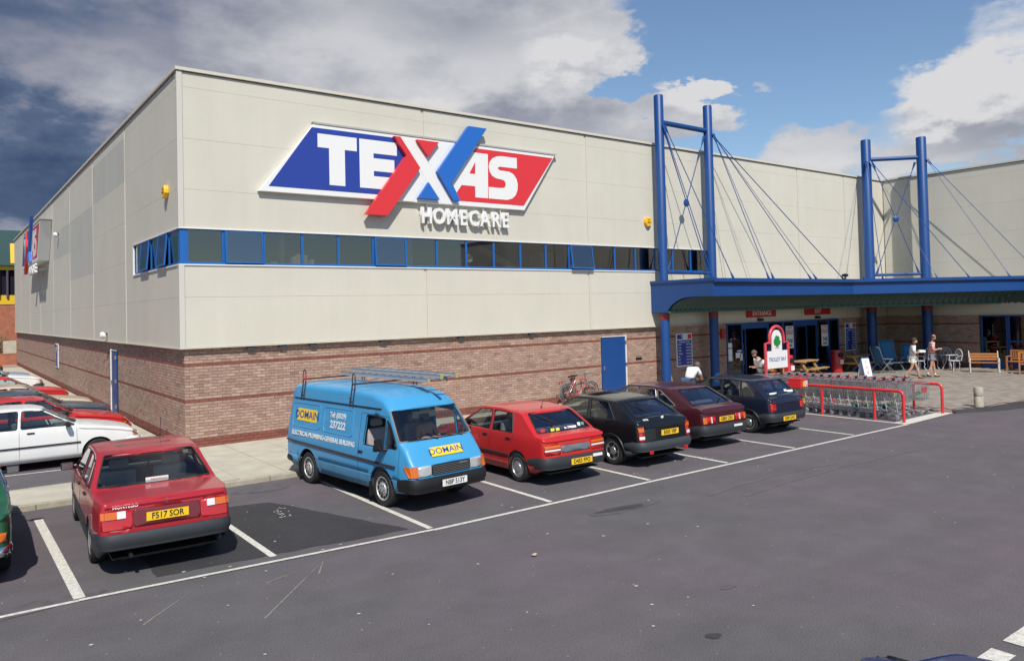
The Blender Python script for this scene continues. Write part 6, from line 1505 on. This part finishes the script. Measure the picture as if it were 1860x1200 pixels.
# A-board
t = thing('a_board', 'blue and white pavement A-board standing in the sun beyond the trolleys', 'sign', (26.9, -2.85, .1), R(-15)); t.scale = (.82, .82, .82)
for s in (1, -1):
    q = MB(); M = Matrix.Rotation(R(14)*s, 4, 'X'); q.tube([M @ Vector(p) for p in ((-.27, 0, -1.04), (-.27, 0, -.08), (-.2, 0, 0), (.2, 0, 0), (.27, 0, -.08), (.27, 0, -1.04))], .018, 6); o = q.build('frame', sgB2, t, 40); o.location = (0, 0, 1.02)
    q = MB(); q.box((-.25, -.01, -.98), (.25, .01, -.04), M); o = q.build('panel', sgW, t); o.location = (0, 0, 1.02)
    if s < 0:
        for k, w_ in enumerate(('S', 'A', 'LE')):
            text('lettering', w_, .2, red_m, t, Matrix.Translation((0, 0, 1.02)) @ M @ frame((0, -.013, -.24-.27*k), (1, 0, 0), (0, 0, 1)), .001, .004, sx=.8)
# concrete bollard
b = MB(); b.lathe([(0, 0), (.13, 0), (.13, .30), (.122, .315), (.13, .33), (.13, .55), (.115, .585), (0, .59)], 24); o = b.build('bollard', mat('bollard_concrete', (.42, .38, .30), .95, var=.3, vs=14, bump=.6, bs=60), None, 40); o.location = (20.17, -10.02, .1); tag(o, 'short round concrete bollard at the plaza edge', 'bollard')

# ------------------------------------------------------------ bicycles
def bicycle(label, cm, M, acc):
    t = thing('bicycle', label, 'bicycle'); t.matrix_world = M; rw = .335
    for x in (-.50, .52):
        q = MB(); q.tube([(x+rw*math.cos(a), 0, rw+rw*math.sin(a)) for a in [2*math.pi*k/32 for k in range(32)]], .014, 6, closed=True); o = q.build('wheel', mat('bike_tyre', (.10, .09, .08), .7), t, 40)
        q = MB(); q.tube([(x+(rw-.022)*math.cos(a), 0, rw+(rw-.022)*math.sin(a)) for a in [2*math.pi*k/32 for k in range(32)]], .009, 4, closed=True)
        for k in range(18): a = 2*math.pi*k/18; q.bar((x, .02 if k % 2 else -.02, rw), (x+(rw-.02)*math.cos(a), 0, rw+(rw-.02)*math.sin(a)), .003)
        q.tube([(x, -.04, rw), (x, .04, rw)], .022, 8); q.build('rim', chrome_m, o)
        q = MB(); A1, A2 = (R(60), R(200)) if x < 0 else (R(20), R(170)); q.tube([(x+(rw+.03)*math.cos(A1+(A2-A1)*k/12), 0, rw+(rw+.03)*math.sin(A1+(A2-A1)*k/12)) for k in range(13)], .012, 4); q.build('mudguard', acc, t)
    bb, st, hd, ra = (-.06, 0, .29), (-.20, 0, .80), (.34, 0, .82), (-.50, 0, rw)
    q = MB(); hb_ = (.38, 0, .66)
    for a, b_, r_ in ((bb, st, .015), (st, hd, .014), (bb, hb_, .017), (hd, hb_, .018), (ra, (-.19, 0, .77), .009), (ra, bb, .010)): q.tube([a, b_], r_, 8)
    q.tube([hb_, (.43, 0, .55), (.52, 0, rw)], .012, 6); q.build('frame', cm, t, 40)
    q = MB(); q.cbox((-.23, 0, .93), (.26, .13, .05)); q.bar((-.2, 0, .80), (-.225, 0, .92), .025); bevel(q.build('saddle', black_m, t), .02, 2)
    q = MB(); q.tube([(.33, 0, .84), (.315, 0, .95), (.36, 0, .97)], .013, 6); q.tube([(.36, -.20, .97), (.44, -.20, .96), (.47, -.20, .89), (.42, -.20, .84)], .014, 6); q.tube([(.36, .20, .97), (.44, .20, .96), (.47, .20, .89), (.42, .20, .84)], .014, 6); q.tube([(.36, -.20, .97), (.36, .20, .97)], .013, 6); q.build('handlebar', chrome_m, t)
    q = MB(); q.lathe([(.085, -.005), (.09, 0), (.085, .005)], 16, Matrix.Translation((-.06, -.05, .29)), 'y'); q.bar((-.06, -.06, .29), (.05, -.06, .17), .012); q.bar((-.06, .06, .29), (-.17, .06, .41), .012); q.cbox((.05, -.10, .17), (.09, .08, .02)); q.build('crank', chrome_m, t)
    q = MB(); q.box((-.72, -.06, .72), (-.34, .06, .735)); q.bar((-.66, .05, .72), (-.5, .03, .34), .008); q.bar((-.66, -.05, .72), (-.5, -.03, .34), .008); q.build('luggage_rack', steel_m, t); q = MB(); q.cbox((-.80, 0, .74), (.03, .05, .07)); q.build('rear_reflector', lamp_red, t)
bk = mat('bike_red', (.55, .03, .035), .35, coat=.4)
bicycle('red bicycle leaning on the brick wall left of the blue door', bk, Matrix.Translation((12.72, -.42, .1)) @ Matrix.Rotation(R(-8), 4, 'X'), steel_m)
bicycle('silver bicycle behind the red one by the blue door', mat('bike_silver', (.5, .5, .5), .3, .6), Matrix.Translation((13.0, -.20, .1)) @ Matrix.Rotation(R(-6), 4, 'X'), steel_m)

# ------------------------------------------------------------ moped with learner plate
mp = thing('moped', 'small motorcycle with a red top box and learner plate beside the navy hatchback', 'motorcycle', (15.1, -6.45, 0), R(100))
for x in (-.62, .62):
    q = MB(); q.lathe([(.20, -.05), (.27, -.055), (.30, -.03), (.30, .03), (.27, .055), (.20, .05)], 24, Matrix.Translation((x, 0, .30)), 'y'); o = q.build('wheel', tyre_rub, mp, 30); q = MB(); q.lathe([(.205, -.03), (.205, .03)], 20, Matrix.Translation((x, 0, .30)), 'y')
    for k in range(6): a = math.pi*k/3; q.bar((x, 0, .30), (x+.2*math.cos(a), 0, .30+.2*math.sin(a)), .025, .02)
    q.build('rim', rim_m, o)
q = MB(); q.cbox((-.05, 0, .42), (.42, .26, .30)); q.tube([(.62, .08, .30), (.42, .08, .86)], .025, 8); q.tube([(.62, -.08, .30), (.42, -.08, .86)], .025, 8); q.tube([(-.62, .1, .30), (-.35, .12, .62)], .03, 8); q.tube([(-.62, -.1, .30), (-.35, -.12, .62)], .03, 8); q.tube([(.4, -.30, .92), (.42, -.1, .90), (.42, .1, .90), (.4, .30, .92)], .016, 6); q.build('chassis', black_m, mp, 40)
q = MB(); q.cbox((.15, 0, .72), (.45, .24, .20)); q.cbox((-.55, 0, .66), (.30, .18, .10)); bevel(q.build('tank', mat('moped_blue', (.02, .04, .2), .3, coat=.6), mp), .05, 3, 30)
q = MB(); q.cbox((-.28, 0, .79), (.55, .24, .09)); bevel(q.build('seat', black_m, mp), .03, 2)
q = MB(); q.cbox((-.72, 0, 1.0), (.38, .44, .26)); q.cbox((-.72, 0, 1.14), (.40, .46, .05)); bevel(q.build('top_box', red_m, mp), .03, 2)
q = MB(); q.cbox((-.925, -.10, 1.0), (.008, .17, .17)); o = q.build('learner_plate', sgW, mp); text('plate_lettering', 'L', .17, red_m, o, frame((-.93, -.10, 1.0), (0, -1, 0), (0, 0, 1)), .001, .006, sx=1.1)
q = MB(); q.cbox((-.925, .07, 1.0), (.008, .12, .15)); q.build('yellow_sticker', plate_y, mp)
q = MB(); q.cbox((-.86, 0, .48), (.012, .22, .18), Matrix.Identity(4)); o = q.build('number_plate', plate_y, mp); text('plate_lettering', 'F618', .08, ink, o, frame((-.868, 0, .52), (0, -1, 0), (0, 0, 1)), .001, .002); text('plate_lettering', 'XPX', .08, ink, o, frame((-.868, 0, .43), (0, -1, 0), (0, 0, 1)), .001, .002)
q = MB(); q.cbox((-.80, 0, .66), (.08, .12, .08)); q.build('tail_lamp', lamp_red, mp)
for s in (1, -1): q = MB(); q.cbox((-.76, s*.16, .66), (.06, .08, .06)); q.build('indicator_lamp', lamp_amb, mp)

# ------------------------------------------------------------ people
def person(label, loc, rz, J, cloth, hair, Rr=None, hold=None, parent=None, face_dir=(1, 0, 0), hairstyle=1.0, bald=False, legs=True):
    """J: joints dict in local metres, x = facing direction. cloth: list of (name, material, [chains])"""
    t = thing('person', label, 'person', loc, rz)
    if parent is not None: pass
    def skin(nm, verts, edges, radii, m, par, sub=1):
        me = bpy.data.meshes.new(nm); me.from_pydata([tuple(v) for v in verts], edges, []); o = link(nm, me, None)
        md = o.modifiers.new('skin', 'SKIN'); md.use_smooth_shade = True
        sv = me.skin_vertices[0].data
        for i, r_ in enumerate(radii): sv[i].radius = (r_, r_) if not isinstance(r_, tuple) else r_; sv[i].use_root = (i == 0)
        o.modifiers.new('sub', 'SUBSURF').levels = sub; o.modifiers['sub'].render_levels = sub
        dg = bpy.context.evaluated_depsgraph_get(); me2 = bpy.data.meshes.new_from_object(o.evaluated_get(dg)); bpy.data.objects.remove(o)
        me2.materials.clear(); me2.materials.append(m); return me2
    V = []; E = []; Rd = []
    def chain(pts, rs, root=None):
        k = root
        for p, r_ in zip(pts, rs):
            V.append(Vector(p)); Rd.append(r_)
            if k is not None: E.append((k, len(V)-1))
            k = len(V)-1
        return k
    pel = chain([J['pelvis']], [.13]); wst = chain([J['waist'], J['chest']], [.115, .135], pel); nk = chain([J['neck']], [.055], wst)
    for s in ('l', 'r'):
        chain([J['sh_'+s], J['el_'+s], J['wr_'+s]], [.058, .042, .027], wst)
        if legs: chain([J['hip_'+s], J['kn_'+s], J['an_'+s], J['toe_'+s]], [.085, .056, .038, .034], pel)
    me = skin('body', V, E, Rd, skin_m, t)
    bm = bmesh.new(); bm.from_mesh(me)
    H = Vector(J['head']); fd = Vector(face_dir).normalized(); sdv = Vector((0, 0, 1)).cross(fd).normalized(); upv = fd.cross(sdv)
    Mh = Matrix((fd, sdv, upv)).transposed().to_4x4(); Mh.translation = H
    n0 = len(bm.verts); bmesh.ops.create_uvsphere(bm, u_segments=18, v_segments=12, radius=1, matrix=Mh @ Matrix.Diagonal((.095, .076, .118, 1)))
    bm.verts.ensure_lookup_table()
    inv = Mh.inverted()
    for v in bm.verts[n0:]:
        q = inv @ v.co
        if q.z < -.03: q.x = q.x*(1-.15*(-q.z-.03)/.09)+.012; q.y *= 1-.25*min(1, (-q.z-.03)/.09)
        if q.x > .07 and abs(q.y) < .022 and -.035 < q.z < .02: q.x += .022
        if q.x > .06 and .015 < abs(q.y) < .045 and .005 < q.z < .035: q.x -= .010
        v.co = Mh @ q
    for s in (1, -1):
        bmesh.ops.create_uvsphere(bm, u_segments=8, v_segments=6, radius=1, matrix=Mh @ Matrix.Translation((-.005, s*.078, -.005)) @ Matrix.Diagonal((.018, .010, .030, 1)))
    # hands: palm plus five finger chains
    for s in ('l', 'r'):
        w = Vector(J['wr_'+s]); d = (w-Vector(J['el_'+s])).normalized(); sd = 1 if s == 'l' else -1
        a = d.cross(Vector((0, 0, 1))); a = a.normalized() if a.length > .2 else Vector((0, 1, 0)); n_ = a.cross(d).normalized()
        Mp = Matrix((d, a, n_)).transposed().to_4x4(); Mp.translation = w+d*.045
        bmesh.ops.create_uvsphere(bm, u_segments=8, v_segments=6, radius=1, matrix=Mp @ Matrix.Diagonal((.055, .042, .016, 1)))
        for k, (off_, ln) in enumerate(((-.030, .062), (-.010, .074), (.010, .070), (.029, .055))):
            q = MB(); b0 = Mp @ Vector((.035, off_, 0)); b1 = Mp @ Vector((.035+ln*.55, off_*1.1, -.008)); b2 = Mp @ Vector((.035+ln*.9, off_*1.1, -.030)); q.tube([b0, b1, b2], .008, 5, radii=[.009, .008, .006])
            vs = [bm.verts.new(p) for p in q.v]; [bm.faces.new([vs[i] for i in f]) for f in q.f]
        q = MB(); q.tube([Mp @ Vector((-.01, -sd*.03, 0)), Mp @ Vector((.02, -sd*.058, -.005)), Mp @ Vector((.045, -sd*.060, -.018))], .009, 5, radii=[.012, .010, .008]); vs = [bm.verts.new(p) for p in q.v]; [bm.faces.new([vs[i] for i in f]) for f in q.f]
    bm.to_mesh(me); bm.free(); me.polygons.foreach_set('use_smooth', [True]*len(me.polygons)); link('body', me, t)
    for s in (1, -1):
        q = MB(); q.lathe([(0, -.008), (.008, -.004), (.008, .004), (0, .008)], 8, Mh @ Matrix.Translation((.083, s*.031, .018)), 'x'); q.build('eye', black_m, t)
    q = MB(); q.cbox((.091, 0, -.052), (.01, .036, .007), Mh); q.build('mouth', mat('lip', (.32, .10, .08), .6), t)
    # hair: cap over the skull
    bm = bmesh.new(); bmesh.ops.create_uvsphere(bm, u_segments=20, v_segments=14, radius=1, matrix=Matrix.Diagonal((.108*hairstyle, .090*hairstyle, .125*hairstyle, 1)))
    dele = [v for v in bm.verts if (v.co.x > .045 and v.co.z < .055) or v.co.z < -.055 or (v.co.x > -.01 and v.co.z < -.01) or (bald and v.co.z > .06)]
    bmesh.ops.delete(bm, geom=dele, context='VERTS')
    for v in bm.verts: v.co += Vector((rnd.uniform(-1, 1), rnd.uniform(-1, 1), rnd.uniform(-1, 1)))*.006+Vector((-.006, 0, .006))
    me = bpy.data.meshes.new('hair'); bm.to_mesh(me); bm.free(); me.materials.append(hair); me.polygons.foreach_set('use_smooth', [True]*len(me.polygons)); o = link('hair', me, t); o.matrix_local = Mh; md = o.modifiers.new('s', 'SOLIDIFY'); md.thickness = .012
    for nm, m, chains in cloth:
        V = []; E = []; Rd = []
        for pts, rs in chains:
            chain([Vector(J[p]) if isinstance(p, str) else Vector(p) for p in pts], rs)
            # join chain start to the first vertex of the garment
            if len(V) > len(pts): E.append((0, len(V)-len(pts)))
        me = skin(nm, V, E, Rd, m, t, 2); me.polygons.foreach_set('use_smooth', [True]*len(me.polygons)); link(nm, me, t)
    return t
def lerp(a, b, k): return tuple(a[i]+(b[i]-a[i])*k for i in range(3))
def walkJ(h=1.75, st=.22, arm=((.10, .06), (.25, .06)), lean=.03, bend_arms=True):
    k = h/1.75; J = dict(pelvis=(0, 0, .92*k), waist=(.01+lean*.3, 0, 1.08*k), chest=(.01+lean, 0, 1.30*k), neck=(.02+lean*1.3, 0, 1.50*k), head=(.05+lean*1.6, 0, 1.64*k))
    J.update(sh_l=(lean, .175*k, 1.40*k), sh_r=(lean, -.175*k, 1.40*k), hip_l=(0, .09*k, .88*k), hip_r=(0, -.09*k, .88*k))
    J.update(kn_l=(st*.8, .095*k, .50*k), an_l=(st*1.15, .095*k, .09*k), toe_l=(st*1.15+.16, .10*k, .045), kn_r=(-st*.25, -.095*k, .48*k), an_r=(-st*1.5, -.095*k, .15*k), toe_r=(-st*1.5+.13, -.10*k, .05))
    if bend_arms: J.update(el_l=(lean-.02, .24*k, 1.12*k), wr_l=(lean+.24, .13*k, 1.14*k), el_r=(lean-.03, -.24*k, 1.12*k), wr_r=(lean+.24, -.10*k, 1.16*k))
    else: J.update(el_l=(lean+.02, .23*k, 1.12*k), wr_l=(lean+.14, .22*k, .90*k), el_r=(lean-.02, -.23*k, 1.12*k), wr_r=(lean+.05, -.24*k, .88*k))
    return J
stripe_m = bpy.data.materials.new('striped_shirt'); stripe_m.use_nodes = True
def _st():
    nt = stripe_m.node_tree; N = nt.nodes; K = nt.links; p = N['Principled BSDF']; tc = N.new('ShaderNodeTexCoord'); s = N.new('ShaderNodeSeparateXYZ'); K.new(tc.outputs['Object'], s.inputs[0])
    m = N.new('ShaderNodeMath'); m.operation = 'FRACT'; m2 = N.new('ShaderNodeMath'); m2.operation = 'MULTIPLY'; K.new(s.outputs[2], m2.inputs[0]); m2.inputs[1].default_value = 11; K.new(m2.outputs[0], m.inputs[0])
    g = N.new('ShaderNodeMath'); g.operation = 'GREATER_THAN'; K.new(m.outputs[0], g.inputs[0]); g.inputs[1].default_value = .5
    mx = N.new('ShaderNodeMix'); mx.data_type = 'RGBA'; K.new(g.outputs[0], mx.inputs[0]); mx.inputs[6].default_value = (.55, .09, .09, 1); mx.inputs[7].default_value = (.75, .70, .68, 1); K.new(mx.outputs[2], p.inputs['Base Color']); p.inputs['Roughness'].default_value = .9
_st()
wsh = mat('white_shirt', (.75, .75, .74), .9, var=.04, vs=12); shorts_g = mat('grey_shorts', (.22, .23, .26), .9); shorts_w = mat('white_shorts', (.66, .64, .60), .9)
hair_b = mat('hair_brown', (.05, .030, .018), .8); hair_g = mat('hair_grey', (.11, .095, .085), .8); shoe_b = mat('shoe_black', (.012, .012, .012), .5); sock_w = mat('sock_white', (.7, .7, .7), .9)
def shoes(J, m, sock=None):
    out = []
    for s in ('l', 'r'):
        a, tt = Vector(J['an_'+s]), Vector(J['toe_'+s]); out.append(('shoe', m, [([tuple(a+Vector((-.05, 0, -.055))), tuple(tt+Vector((.02, 0, -.005)))], [.047, .042])]))
        if sock: out.append(('sock', sock, [([tuple(a+Vector((0, 0, -.02))), tuple(a+(Vector(J['kn_'+s])-a)*.2)], [.046, .046])]))
    return out
J = walkJ(1.78, .13)
torso = [(['pelvis', 'waist', 'chest', lerp(J['chest'], J['neck'], .62)], [(.165, .15), (.165, .15), (.165, .145), (.075, .07)])]
def garments(J, shirt, shorts, long=.55, tw=.165):
    up = [(['pelvis', 'waist', 'chest', lerp(J['chest'], J['neck'], .6)], [(tw, tw*.9), (tw, tw*.9), (tw, tw*.88), (.07, .07)])]
    sl = []
    V = up+[([J['sh_'+s], lerp(J['sh_'+s], J['el_'+s], .75)], [.078, .066]) for s in ('l', 'r')]
    Ch = [([J['chest']], [(tw, tw*.88)])]
    # one connected chain graph: root chest
    shirt_ch = [(['chest', 'waist', 'pelvis'], [(tw, tw*.88), (tw, tw*.9), (tw, tw*.92)]), ([lerp(J['chest'], J['neck'], .6)], [(.07, .07)])]+[([J['sh_'+s], lerp(J['sh_'+s], J['el_'+s], .8)], [.075, .062]) for s in ('l', 'r')]
    sh_ch = [([(J['pelvis'][0], 0, J['pelvis'][2]-.01)], [(tw*.98, tw*.9)])]+[([J['hip_'+s], lerp(J['hip_'+s], J['kn_'+s], long)], [.105, .092]) for s in ('l', 'r')]
    return [('shirt', shirt, shirt_ch), ('shorts', shorts, sh_ch)]
HD = R(-50)
man = person('balding man in red striped shirt and grey shorts walking across the plaza', (28.5, -4.88, .1), HD, J, garments(J, stripe_m, shorts_g)+shoes(J, shoe_b, sock_w), hair_b, face_dir=(.9, .1, -.35), bald=True)
J = walkJ(1.66, .22)
woman = person('brown-haired woman in white top and shorts carrying a white parcel', (27.45, -4.6, .1), HD, J, garments(J, wsh, shorts_w, .62, .15)+shoes(J, mat('sandal', (.05, .035, .03), .7)), hair_b, face_dir=(1, -.2, -.1), hairstyle=1.12)
Mw = Matrix.Translation((27.45, -4.6, .1)) @ Matrix.Rotation(HD, 4, 'Z')
q = MB(); q.cbox((.36, .02, 1.13), (.24, .30, .10), Mw); bevel(tag(q.build('parcel', sgW), 'white parcel carried in front by the woman in white', 'parcel'), .02, 2)
q = MB(); Mm = Matrix.Translation((28.5, -4.88, .1)) @ Matrix.Rotation(HD, 4, 'Z'); q.cbox((.33, .0, 1.20), (.12, .16, .02), Mm); tag(q.build('receipt', sgW), 'white slip of paper in the hands of the striped man', 'paper')
J = walkJ(1.68, .02, lean=.16, bend_arms=True); J['head'] = (.36, 0, 1.56); J['neck'] = (.25, 0, 1.46); J['kn_r'] = (0, -.1, .48); J['an_r'] = (0, -.1, .09); J['toe_r'] = (.14, -.1, .045)
person('grey-haired person in white T-shirt looking down behind the navy hatchback', (17.72, -4.25, .1), R(165), J, garments(J, wsh, mat('jeans', (.05, .08, .16), .9), .98)+shoes(J, shoe_b), hair_g, face_dir=(.75, .25, -.65), hairstyle=1.06)
J = walkJ(1.62, .02, lean=.22); J['head'] = (.56, 0, 1.27); J['neck'] = (.43, 0, 1.24); J['chest'] = (.27, 0, 1.14); J['sh_l'] = (.30, .17, 1.19); J['sh_r'] = (.30, -.17, 1.19); J['el_l'] = (.42, .22, .95); J['el_r'] = (.42, -.22, .95); J['wr_l'] = (.60, .12, .88); J['wr_r'] = (.60, -.12, .88); J['an_r'] = (0, -.1, .09); J['toe_r'] = (.14, -.1, .045); J['kn_r'] = (0, -.1, .48)
person('person in white shirt bending forward behind the maroon car, seen from behind', (14.45, -3.75, .1), R(10), J, garments(J, wsh, _M['jeans'], .98)+shoes(J, shoe_b), hair_g, face_dir=(.8, .1, -.5), hairstyle=1.1)
# passenger in the van
J = dict(pelvis=(0, 0, .72), waist=(-.03, 0, .86), chest=(-.06, 0, 1.06), neck=(-.05, 0, 1.24), head=(-.02, 0, 1.385), sh_l=(-.05, .17, 1.15), sh_r=(-.05, -.17, 1.15), el_l=(.08, .24, .95), el_r=(.08, -.24, .95), wr_l=(.26, .10, .98), wr_r=(.26, -.08, .99),
         hip_l=(.02, .09, .72), hip_r=(.02, -.09, .72), kn_l=(.42, .10, .74), kn_r=(.42, -.10, .74), an_l=(.52, .10, .42), an_r=(.52, -.10, .42), toe_l=(.62, .10, .40), toe_r=(.62, -.10, .40))
vest = mat('vest_navy', (.02, .03, .09), .9)
pas = person('passenger in a dark vest and white cap behind the van windscreen', (0, 0, 0), 0, J, [('vest', vest, [(['chest', 'waist', 'pelvis'], [(.165, .14), (.155, .14), (.16, .15)])]), ('trousers', _M['jeans'], [([J['pelvis']], [.15])]+[([J['hip_'+s], J['kn_'+s], J['an_'+s]], [.1, .08, .06]) for s in ('l', 'r')])], hair_b, face_dir=(.9, -.1, -.3))
pas.matrix_world = VM @ Matrix.Translation((3.36, .36, .07))
q = MB(); q.lathe([(.098, 0), (.100, .03), (.085, .075), (.04, .10), (0, .105)], 16, Matrix.Translation((-.02, 0, 1.43))); q.box((.05, -.06, 1.435), (.17, .06, 1.445)); q.build('cap', sgW, pas, 40)

# ------------------------------------------------------------ far left background
fb = thing('brick_warehouse', 'far orange brick building with yellow-framed windows beyond the side wall', 'building', (0, 60, 0))
ob = mat('orange_brick', (.36, .13, .075), .9, var=.25, vs=3.0, bump=.4, bs=20); yc = mat('yellow_cladding', (.72, .46, .02), .5); gr = mat('roof_teal', (.03, .07, .065), .5)
b = MB(); b.box((-40, 0, 0), (6, 20, 4.9)); b.build('wall', ob, fb); b = MB(); b.box((-40, -.05, 4.9), (6, .3, 5.7)); b.box((-40, -.3, 7.9), (6, .3, 8.3)); b.build('yellow_band', yc, fb)
b = MB(); b.box((-40, .1, 5.7), (6, .2, 7.9)); b.build('glazing', mat('dark_glass', (.02, .02, .03), .1), fb)
for k in range(14): b = MB(); b.box((-8+k*.62, -.25, 5.5), (-7.86+k*.62, .1, 7.95)); b.build('fin', mat('fin_purple', (.08, .06, .10), .5), fb)
b = MB(); b.prism([(-.6, 8.3), (12, 12.6), (12, 8.3)], 'x', -40, 6); b.build('roof', gr, fb); b = MB(); b.prism([(-.02, 8.3), (.6, 8.3), (.6, 10.3)], 'x', .4, 6); b.build('yellow_gable', yc, fb)
b = MB(); b.box((-14, 50.2, 0), (.3, 50.5, .95)); o = b.build('garden_wall', ob); tag(o, 'low orange brick wall at the far end of the side car park', 'wall')
b = MB(); b.box((-.75, 50.6, 0), (.1, 51.0, 1.9)); o = b.build('gate_post', conc_m); tag(o, 'pale concrete post behind the low brick wall', 'post')
def shrub(label, loc, sx, sy, h, n=2600, seed=3):
    t = thing('shrub', label, 'shrub', loc); r2 = random.Random(seed)
    q = MB()
    for k in range(6): a = r2.uniform(0, 6.28); q.tube([(0, 0, 0), (sx*.3*math.cos(a), sy*.3*math.sin(a), h*.4), (sx*.6*math.cos(a), sy*.6*math.sin(a), h*.75)], .03, 5, radii=[.04, .025, .01])
    q.build('stem', mat('bark', (.08, .06, .04), .9), t)
    q = MB()
    cl = [(r2.uniform(-.75, .75)*sx, r2.uniform(-.75, .75)*sy, r2.uniform(.35, .8)*h, r2.uniform(.25, .45)*h) for _ in range(9)]
    for _ in range(n):
        cx, cy, cz, cr = r2.choice(cl); d = Vector((r2.gauss(0, 1), r2.gauss(0, 1), r2.gauss(0, 1))).normalized()*cr*r2.uniform(.6, 1.08); p = Vector((cx, cy, max(.1, cz)))+d
        if p.z < .05: continue
        u = Vector((r2.gauss(0, 1), r2.gauss(0, 1), r2.gauss(0, 1))).normalized(); v = u.orthogonal().normalized(); s_ = r2.uniform(.05, .09); q.tone = r2.random()
        q.add([p-u*s_, p+v*s_*.5, p+u*s_, p-v*s_*.5], [(0, 1, 2, 3)])
    q.build('foliage', mat('leaves', (.06, .1, .03), .6, attr=[(0, (.035, .07, .02)), (1, (.11, .15, .05))]), t, fix=False)['kind'] = 'stuff'
shrub('bushy green shrub behind the low brick wall', (-1.9, 52.2, 0), 1.4, 1.0, 2.2); shrub('second green shrub further left behind the low wall', (-5.0, 52.5, 0), 1.6, 1.0, 2.0, seed=5)
# scattered litter and grit in the bays
grit = MB(); r3 = random.Random(11)
for _ in range(170):
    x, y = r3.uniform(-8, 16), r3.uniform(-15, -5); s_ = r3.choice([.008, .012, .018, .03]) ; a = r3.uniform(0, 3)
    grit.add([(x+s_*math.cos(a+k*1.57)*r3.uniform(.6, 1.3), y+s_*math.sin(a+k*1.57)*r3.uniform(.4, 1.2), .010) for k in range(4)]+[(x, y, .016)], [(0, 1, 4), (1, 2, 4), (2, 3, 4), (3, 0, 4)])
for cx, cy in [(-.25, -7.3), (-.12, -7.0), (-.3, -7.55), (7.9, -8.9), (8.5, -9.1), (6.3, -9.3)]:
    for _ in range(7):
        x, y = cx+r3.gauss(0, .1), cy+r3.gauss(0, .08); s_ = r3.uniform(.012, .03); a = r3.uniform(0, 3)
        grit.add([(x+s_*math.cos(a+k*1.57), y+.6*s_*math.sin(a+k*1.57), .012) for k in range(4)]+[(x, y, .018)], [(0, 1, 4), (1, 2, 4), (2, 3, 4), (3, 0, 4)])
o = grit.build('grit', mat('pale_grit', (.42, .40, .36), .9), fix=False); o['kind'] = 'stuff'; o['label'] = 'pale grit and scraps scattered over the asphalt bays'
b = MB(); b.add([(1.58+.05*math.cos(a), -11.9+.03*math.sin(a), .01+.03*abs(math.sin(a*2))) for a in [k*.9 for k in range(7)]], [tuple(range(7))]); tag(b.build('paper_scrap', mat('scrap', (.5, .4, .25), .9), fix=False), 'crumpled scrap of paper lying on the open asphalt', 'litter')
